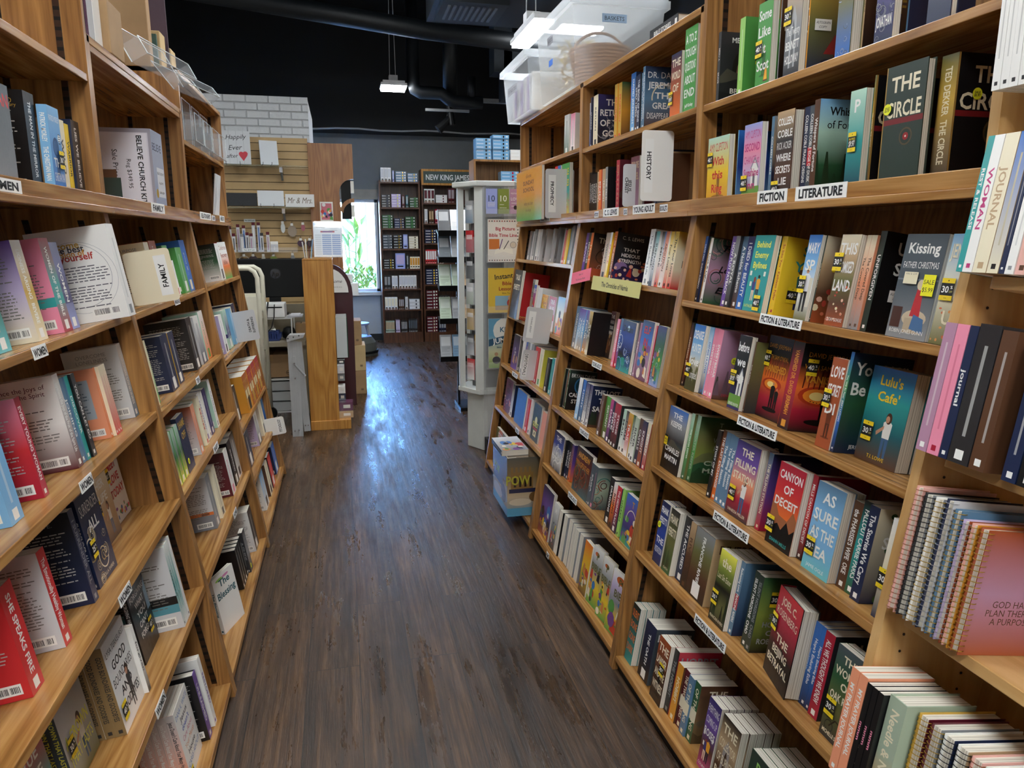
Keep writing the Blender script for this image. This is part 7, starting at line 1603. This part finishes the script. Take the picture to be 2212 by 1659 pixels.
def lean(p, d, z):
    x = Vector(d).normalized(); y = Vector(z).cross(x).normalized(); z = x.cross(y); M = Matrix((x, y, z)).transposed().to_4x4(); M.translation = p; return M
stand('clear acrylic holder tipped over the edge of the middle left bookcase top, nearer one', lean((-.64, 2.75, 2.068), (.2, .97, .0), (-.45, .1, .88)), .4, .06, .14, .06)
stand('clear acrylic holder tipped over the far end of the middle left bookcase top', lean((-.6, 3.18, 2.066), (.24, .96, .0), (-.6, .1, .78)), .34, .05, .13, .05)
for i, y in enumerate((3.63, 3.86, 4.1, 4.34)): stand(f'upright clear acrylic holder on the far left bookcase shelf, {ordn(i)} from the near post', T(-.70, y, 1.9315, 90), .2, .09, .22, .12)
mb = MB(); mb.tube([(0, 0, 0), (.01, .02, .12), (.0, .05, .25)], .004, 6); mb.box((-.003, 0, .0), (.003, .19, .26), lin('d8d8d8')); simple('greeting_card', 'white card leaning at the far end of the left bookcases', 'card', mb, MATTE, None, T(-.70, 4.5, 1.601) @ Matrix.Rotation(R(6), 4, 'Y'), 'card')
b = thing('boxed_kit', 'large grey boxed church kit lettered BELIEVE on the middle left bookcase rail shelf', 'boxed kit', T(-.906, 2.98, 1.6008)); mb = MB(); w_, d_, h_ = .25, .17, .29; mb.box((0, 0, 0), (w_, d_, h_), lin('a9a4ae')); F = Face(mb, (0, 0, 0), (1, 0, 0), (0, 0, 1), w_, h_); F.rect(0, 0, .1, 1, lin('3a3a40')); F.rect(.28, .05, .96, .95, lin('dcd8e0')); F.rect(.3, .06, .94, .94, lin('e8e4ea')); F.text('BELIEVE CHURCH KIT', .84, .5, .018, lin('1c1c20'), .25, rot=-90, bold=True); F.text('Reg $349.95', .68, .45, .015, lin('1c1c20'), .17, rot=-90); F.text('Sale Price $99', .5, .5, .018, lin('1c1c20'), .22, rot=-90); F.rect(.3, .05, .55, .4, lin('4a5a52')); F.rect(.3, .4, .5, .5, lin('7a5a44'))
F = Face(mb, (w_, 0, 0), (0, 1, 0), (0, 0, 1), d_, h_); F.grad([lin('c8cede'), lin('aab4cc')]); F.text('BELIEVE', .45, .8, .028, lin('3a4a6a'), .13); F.rect(.3, .18, .95, .55, lin('f2f2f4')); F.text('BELIEVE CHURCH KIT', .62, .48, .01, lin('2a2a2a'), .1); F.text('Reg $349.95', .62, .36, .009, lin('2a2a2a'), .08); F.text('Sale Price $99', .62, .24, .009, lin('2a2a2a'), .09); F.ell(.2, .22, .1, .1, lin('c9a13f')); mb.obj('box', GLOSSY, b)
# castle carton at the foot of the far right bookcase, with a flat book on it
b = thing('display_carton', 'battered castle-printed carton jutting out over the bottom shelf of the far right bookcase', 'carton', T(.79, 3.5, .0625, 0)); w_, d_, h_ = .2, .36, .32; mb = MB(); mb.box((0, 0, 0), (w_, d_, h_), lin('6a5a48')); rr = random.Random(3)
for F in (Face(mb, (0, d_, 0), (0, -1, 0), (0, 0, 1), d_, h_), Face(mb, (0, 0, 0), (1, 0, 0), (0, 0, 1), w_, h_)):
    F.grad([lin('5a5850'), lin('8a7048'), lin('c8b090'), lin('5a8aa0')]); F.rect(.1, .45, .7, .75, lin('8a6a3a')); [F.rect(.1+.12*i, .75, .16+.12*i, .84, lin('8a6a3a'), up=False) for i in range(5)]; F.up(); [F.rect(.18+.14*i, .5, .24+.14*i, .66, lin('2a241c'), up=False) for i in range(4)]; F.up(); F.rect(.05, .4, .8, .47, lin('2a2c4a')); F.ell(.75, .32, .16, .14, lin('7a5a34')); F.ell(.35, .24, .3, .1, lin('d8c8ae')); F.rect(0, 0, 1, .14, lin('5a9ab8'))
    F.text('POW', .3, .62, .05, lin('b8b03a'), .13, bold=True)
mb.obj('carton', GLOSSY, b)
for M_, nm in ((Matrix.Translation((.004, 0, h_)) @ Matrix.Rotation(R(40), 4, 'Y'), 'flap'), (Matrix.Translation((.0, .004, h_)) @ Matrix.Rotation(R(-30), 4, 'X'), 'flap')): mb = MB(); mb.box((0, 0, 0), (.05, .05, .003), lin('b8b4a8')); mb.obj(nm, MATTE, b, M=M_)
me, pm = book_mesh(('S', 'charcoal', 'lightgrey>grey', '', 'white', ['cm']), .03, .2, .26, random.Random(5), True); b = thing('comic_book', 'grey comic lying flat on the castle-printed carton', 'book', Matrix(((0, -1, 0, 1.025), (0, 0, 1, 3.58), (-1, 0, 0, .449), (0, 0, 0, 1))))
b.matrix_world = Matrix(((0, .72, 0, .77), (0, 0, 1, 3.54), (1, 0, 0, .384), (0, 0, 0, 1)))
for nm, m_ in (('cover', me), ('page_block', pm)): o = bpy.data.objects.new(nm, m_); COL.objects.link(o); o.parent = b
# ---------------- ceiling services
DUCT = plain('dark_duct', '101418', .55, .2, var=.2); DUCT2 = plain('painted_duct', '161b20', .5, .2, var=.2)
def pipe(label, pts, r, mat=DUCT, name='ceiling_pipe', seg=14, cat='pipe'):
    b = thing(name, label, cat); mb = MB(); mb.tube(pts, r, seg); mb.obj('run', mat, b, smooth=True); return b
pipe('black vertical drain pipe with a bend hanging right of the small pendant light', [(.92, 9.1, 4.49), (.92, 9.1, 3.3), (.94, 9.1, 3.23), (1.0, 9.1, 3.2), (1.25, 9.1, 3.2), (1.33, 9.1, 3.14), (1.4, 9.1, 3.11), (1.75, 9.1, 3.11)], .075, DUCT2)
pipe('second black vertical pipe joining the bent drain pipe', [(1.38, 9.22, 4.49), (1.38, 9.22, 3.2)], .09); pipe('short black pipe stub above the bent drain pipe', [(1.62, 9.1, 3.4), (1.62, 9.1, 3.15)], .05)
pipe('long black pipe crossing under the ceiling above the sales counter', [(-3.2, 7.6, 3.9), (.9, 7.8, 3.55), (3.3, 8.0, 3.45)], .09, DUCT2); pipe('upper black pipe crossing close under the ceiling', [(-3.2, 6.9, 3.95), (3.3, 7.2, 3.95)], .13)
b = thing('ceiling_duct', 'dark square air duct with a slotted vent above the white rack', 'duct'); mb = MB(); mb.box((.78, 5.7, 3.27), (1.9, 6.5, 3.9)); mb.obj('duct_box', DUCT, b)
mb = MB(); mb.box((.82, 5.76, 3.225), (1.32, 6.3, 3.27)); mb.obj('vent_frame', DUCT2, b)
for i in range(9): mb = MB(); mb.box((.87+.045*i, 5.85, 3.215), (.89+.045*i, 6.2, 3.226)); mb.obj('vent_slat', plain('vent_grey', '5a6066', .5), b)
b = thing('ceiling_duct', 'stepped dark grey duct hanging behind the clear crate', 'duct'); mb = MB(); mb.box((1.88, 9.0, 3.45), (2.1, 9.3, 4.45)); mb.box((2.0, 9.0, 3.16), (2.6, 9.3, 3.9)); mb.obj('duct_box', plain('grey_duct', '3a4148', .5, .2), b)
b = thing('track_spotlight', 'black track spotlight hanging at the back wall near the sign', 'light', (1.38, 9.5, 2.86)); mb = MB(); mb.tube([(0, 0, .3), (0, 0, .12)], .015, 8); mb.obj('stem', BLACKPL, b); mb = MB(); mb.tube([(-.12, 0, -.02), (.06, 0, .14)], [.06, .045], 14); mb.obj('lamp_head', BLACKPL, b); mb = MB(); mb.tube([(.03, -.02, .26), (.06, -.02, .04)], .04, 10); mb.obj('lamp_head', BLACKPL, b)
mb = MB(); mb.box((-.3, -.02, 0), (.25, .02, .03)); simple('ceiling_rail', 'pale short rail hanging beside the track spotlight', 'rail', mb, plain('grey_enamel2', '8a8c8c', .5), None, T(1.4, 9.45, 3.05), 'rail')
mb = MB(); mb.box((-.25, -.03, 0), (.2, .03, .05)); simple('ceiling_rail', 'second pale rail hanging above the track spotlight', 'rail', mb, plain('grey_enamel2', '8a8c8c', .5), None, T(2.05, 9.6, 3.2), 'rail')
b = thing('ceiling_emergency_light', 'pale emergency light box under the ceiling above the left bookcases', 'light', (-1.35, 6.1, 3.42)); mb = MB(); mb.box((0, 0, 0), (.28, .1, .09)); mb.obj('case', plain('grey_enamel3', 'a8acac', .4), b, bevel=.01); mb = MB(); mb.tube([(.3, .05, .05), (.36, .03, .06)], [.05, .06], 14); mb.obj('lamp_head', BLACKPL, b)
# ------------------------------------------------------------------ light, sky, camera
def led(name, label, c, sx, sy, rot, power, cord=True):
    b = thing(name, label, 'light', Matrix.Translation(c) @ Matrix.Rotation(R(rot), 4, 'Z'))
    mb = MB(); mb.prism([(-sx/2, -sy/2), (sx/2, -sy/2), (sx/2, sy/2), (-sx/2, sy/2)], .03); mb.box((-sx*.42, -sy*.4, .03), (sx*.42, sy*.4, .06)); mb.box((-.05, -.05, .06), (.05, .05, .13)); mb.obj('housing', plain('white_enamel', 'd8d8d8', .4), b, bevel=.004)
    m, nt, bs = new_mat('led_diffuser'); bs.inputs['Base Color'].default_value = (.9, .9, .9, 1); bs.inputs['Emission Color'].default_value = (.93, .97, 1, 1); bs.inputs['Emission Strength'].default_value = power
    mb = MB(); mb.box((-sx/2+.012, -sy/2+.012, -.022), (sx/2-.012, sy/2-.012, 0)); mb.obj('diffuser', m, b)
    if cord:
        mb = MB()
        for q in ((-.04, 0), (.03, 0)): mb.tube([(q[0], q[1], .06), (q[0]*.5, q[1], 4.5-c[2])], .004, 6)
        mb.obj('hanging_cord', plain('pale_cord', 'b8b8b8', .5), b)
    return b
LIGHTS = [((.68, 9., 3.22), .3, .3, 1.5, 'small white pendant light hanging at the back of the shop'), ((1.37, 5.27, 2.91), .15, .7, 1.6, 'bright long white pendant light above the far right bookcase behind the clear bins'),
 ((.1, -1.9, 2.75), .8, .4, 1.5, 'white pendant light over the near end of the aisle'), ((-.1, -.3, 3.05), .6, .4, 1., 'white pendant light over the aisle just before the bookcases'), ((-.05, 1.5, 3.25), .6, .3, .9, 'white pendant light over the aisle between the near bookcases'),
 ((-1.6, 3.4, 3.25), .6, .3, .8, 'white pendant light over the aisle behind the left bookcases'), ((-2.2, 5.4, 3.6), .6, .3, 1.2, 'white pendant light beside the sales counter'), ((.3, 3.6, 3.6), .6, .3, 1.2, 'white pendant light high over the middle of the aisle'),
 ((2.3, 2.2, 3.2), .6, .3, .6, 'white pendant light behind the right bookcases'), ((.2, 5.5, 3.9), .6, .3, 1.3, 'white pendant light high over the far end of the aisle'), ((2.4, 7.6, 3.6), .6, .3, 1.2, 'white pendant light above the piled blue boxes')]
for c, sx, sy, k, lab in LIGHTS: led('pendant_light', lab, c, sx, sy, 0, LP*k)
w = bpy.data.worlds.new('World'); SC.world = w; w.use_nodes = True; nt = w.node_tree; bg = nt.nodes['Background']
sk = N(nt, 'ShaderNodeTexSky'); sk.sky_type = 'NISHITA'; sk.sun_elevation = R(52); sk.sun_rotation = R(150); sk.sun_disc = False; sk.air_density = 1.4; sk.dust_density = 1.2
mx = N(nt, 'ShaderNodeMix', data_type='RGBA', blend_type='MULTIPLY'); mx.inputs[0].default_value = 1; mx.inputs[7].default_value = (.42, .68, 1.1, 1); nt.links.new(sk.outputs[0], mx.inputs[6]); nt.links.new(mx.outputs[2], bg.inputs['Color']); bg.inputs['Strength'].default_value = SKY
s = bpy.data.lights.new('sun', 'SUN'); s.energy = SUN; s.angle = .01; so = bpy.data.objects.new('sun', s); COL.objects.link(so); so.rotation_euler = (R(38), 0, R(20))
cam = bpy.data.cameras.new('camera'); co = bpy.data.objects.new('camera', cam); COL.objects.link(co)
FPX, CX, CY, VX, VY = 1560., 1106., 829.5, 735., 515.
pt = math.atan((CY-VY)/FPX); yw = math.atan((CX-VX)/FPX*math.cos(pt))
co.location = (0, 0, 1.5); co.rotation_euler = (math.pi/2-pt, 0, -yw)
cam.sensor_width = 36; cam.lens = FPX/2212*36; cam.clip_start = .02; SC.camera = co
SC.view_settings.view_transform = 'Standard'; SC.view_settings.look = 'None'; SC.view_settings.gamma = 1; SC.view_settings.use_curve_mapping = False; SC.view_settings.exposure = EXPO
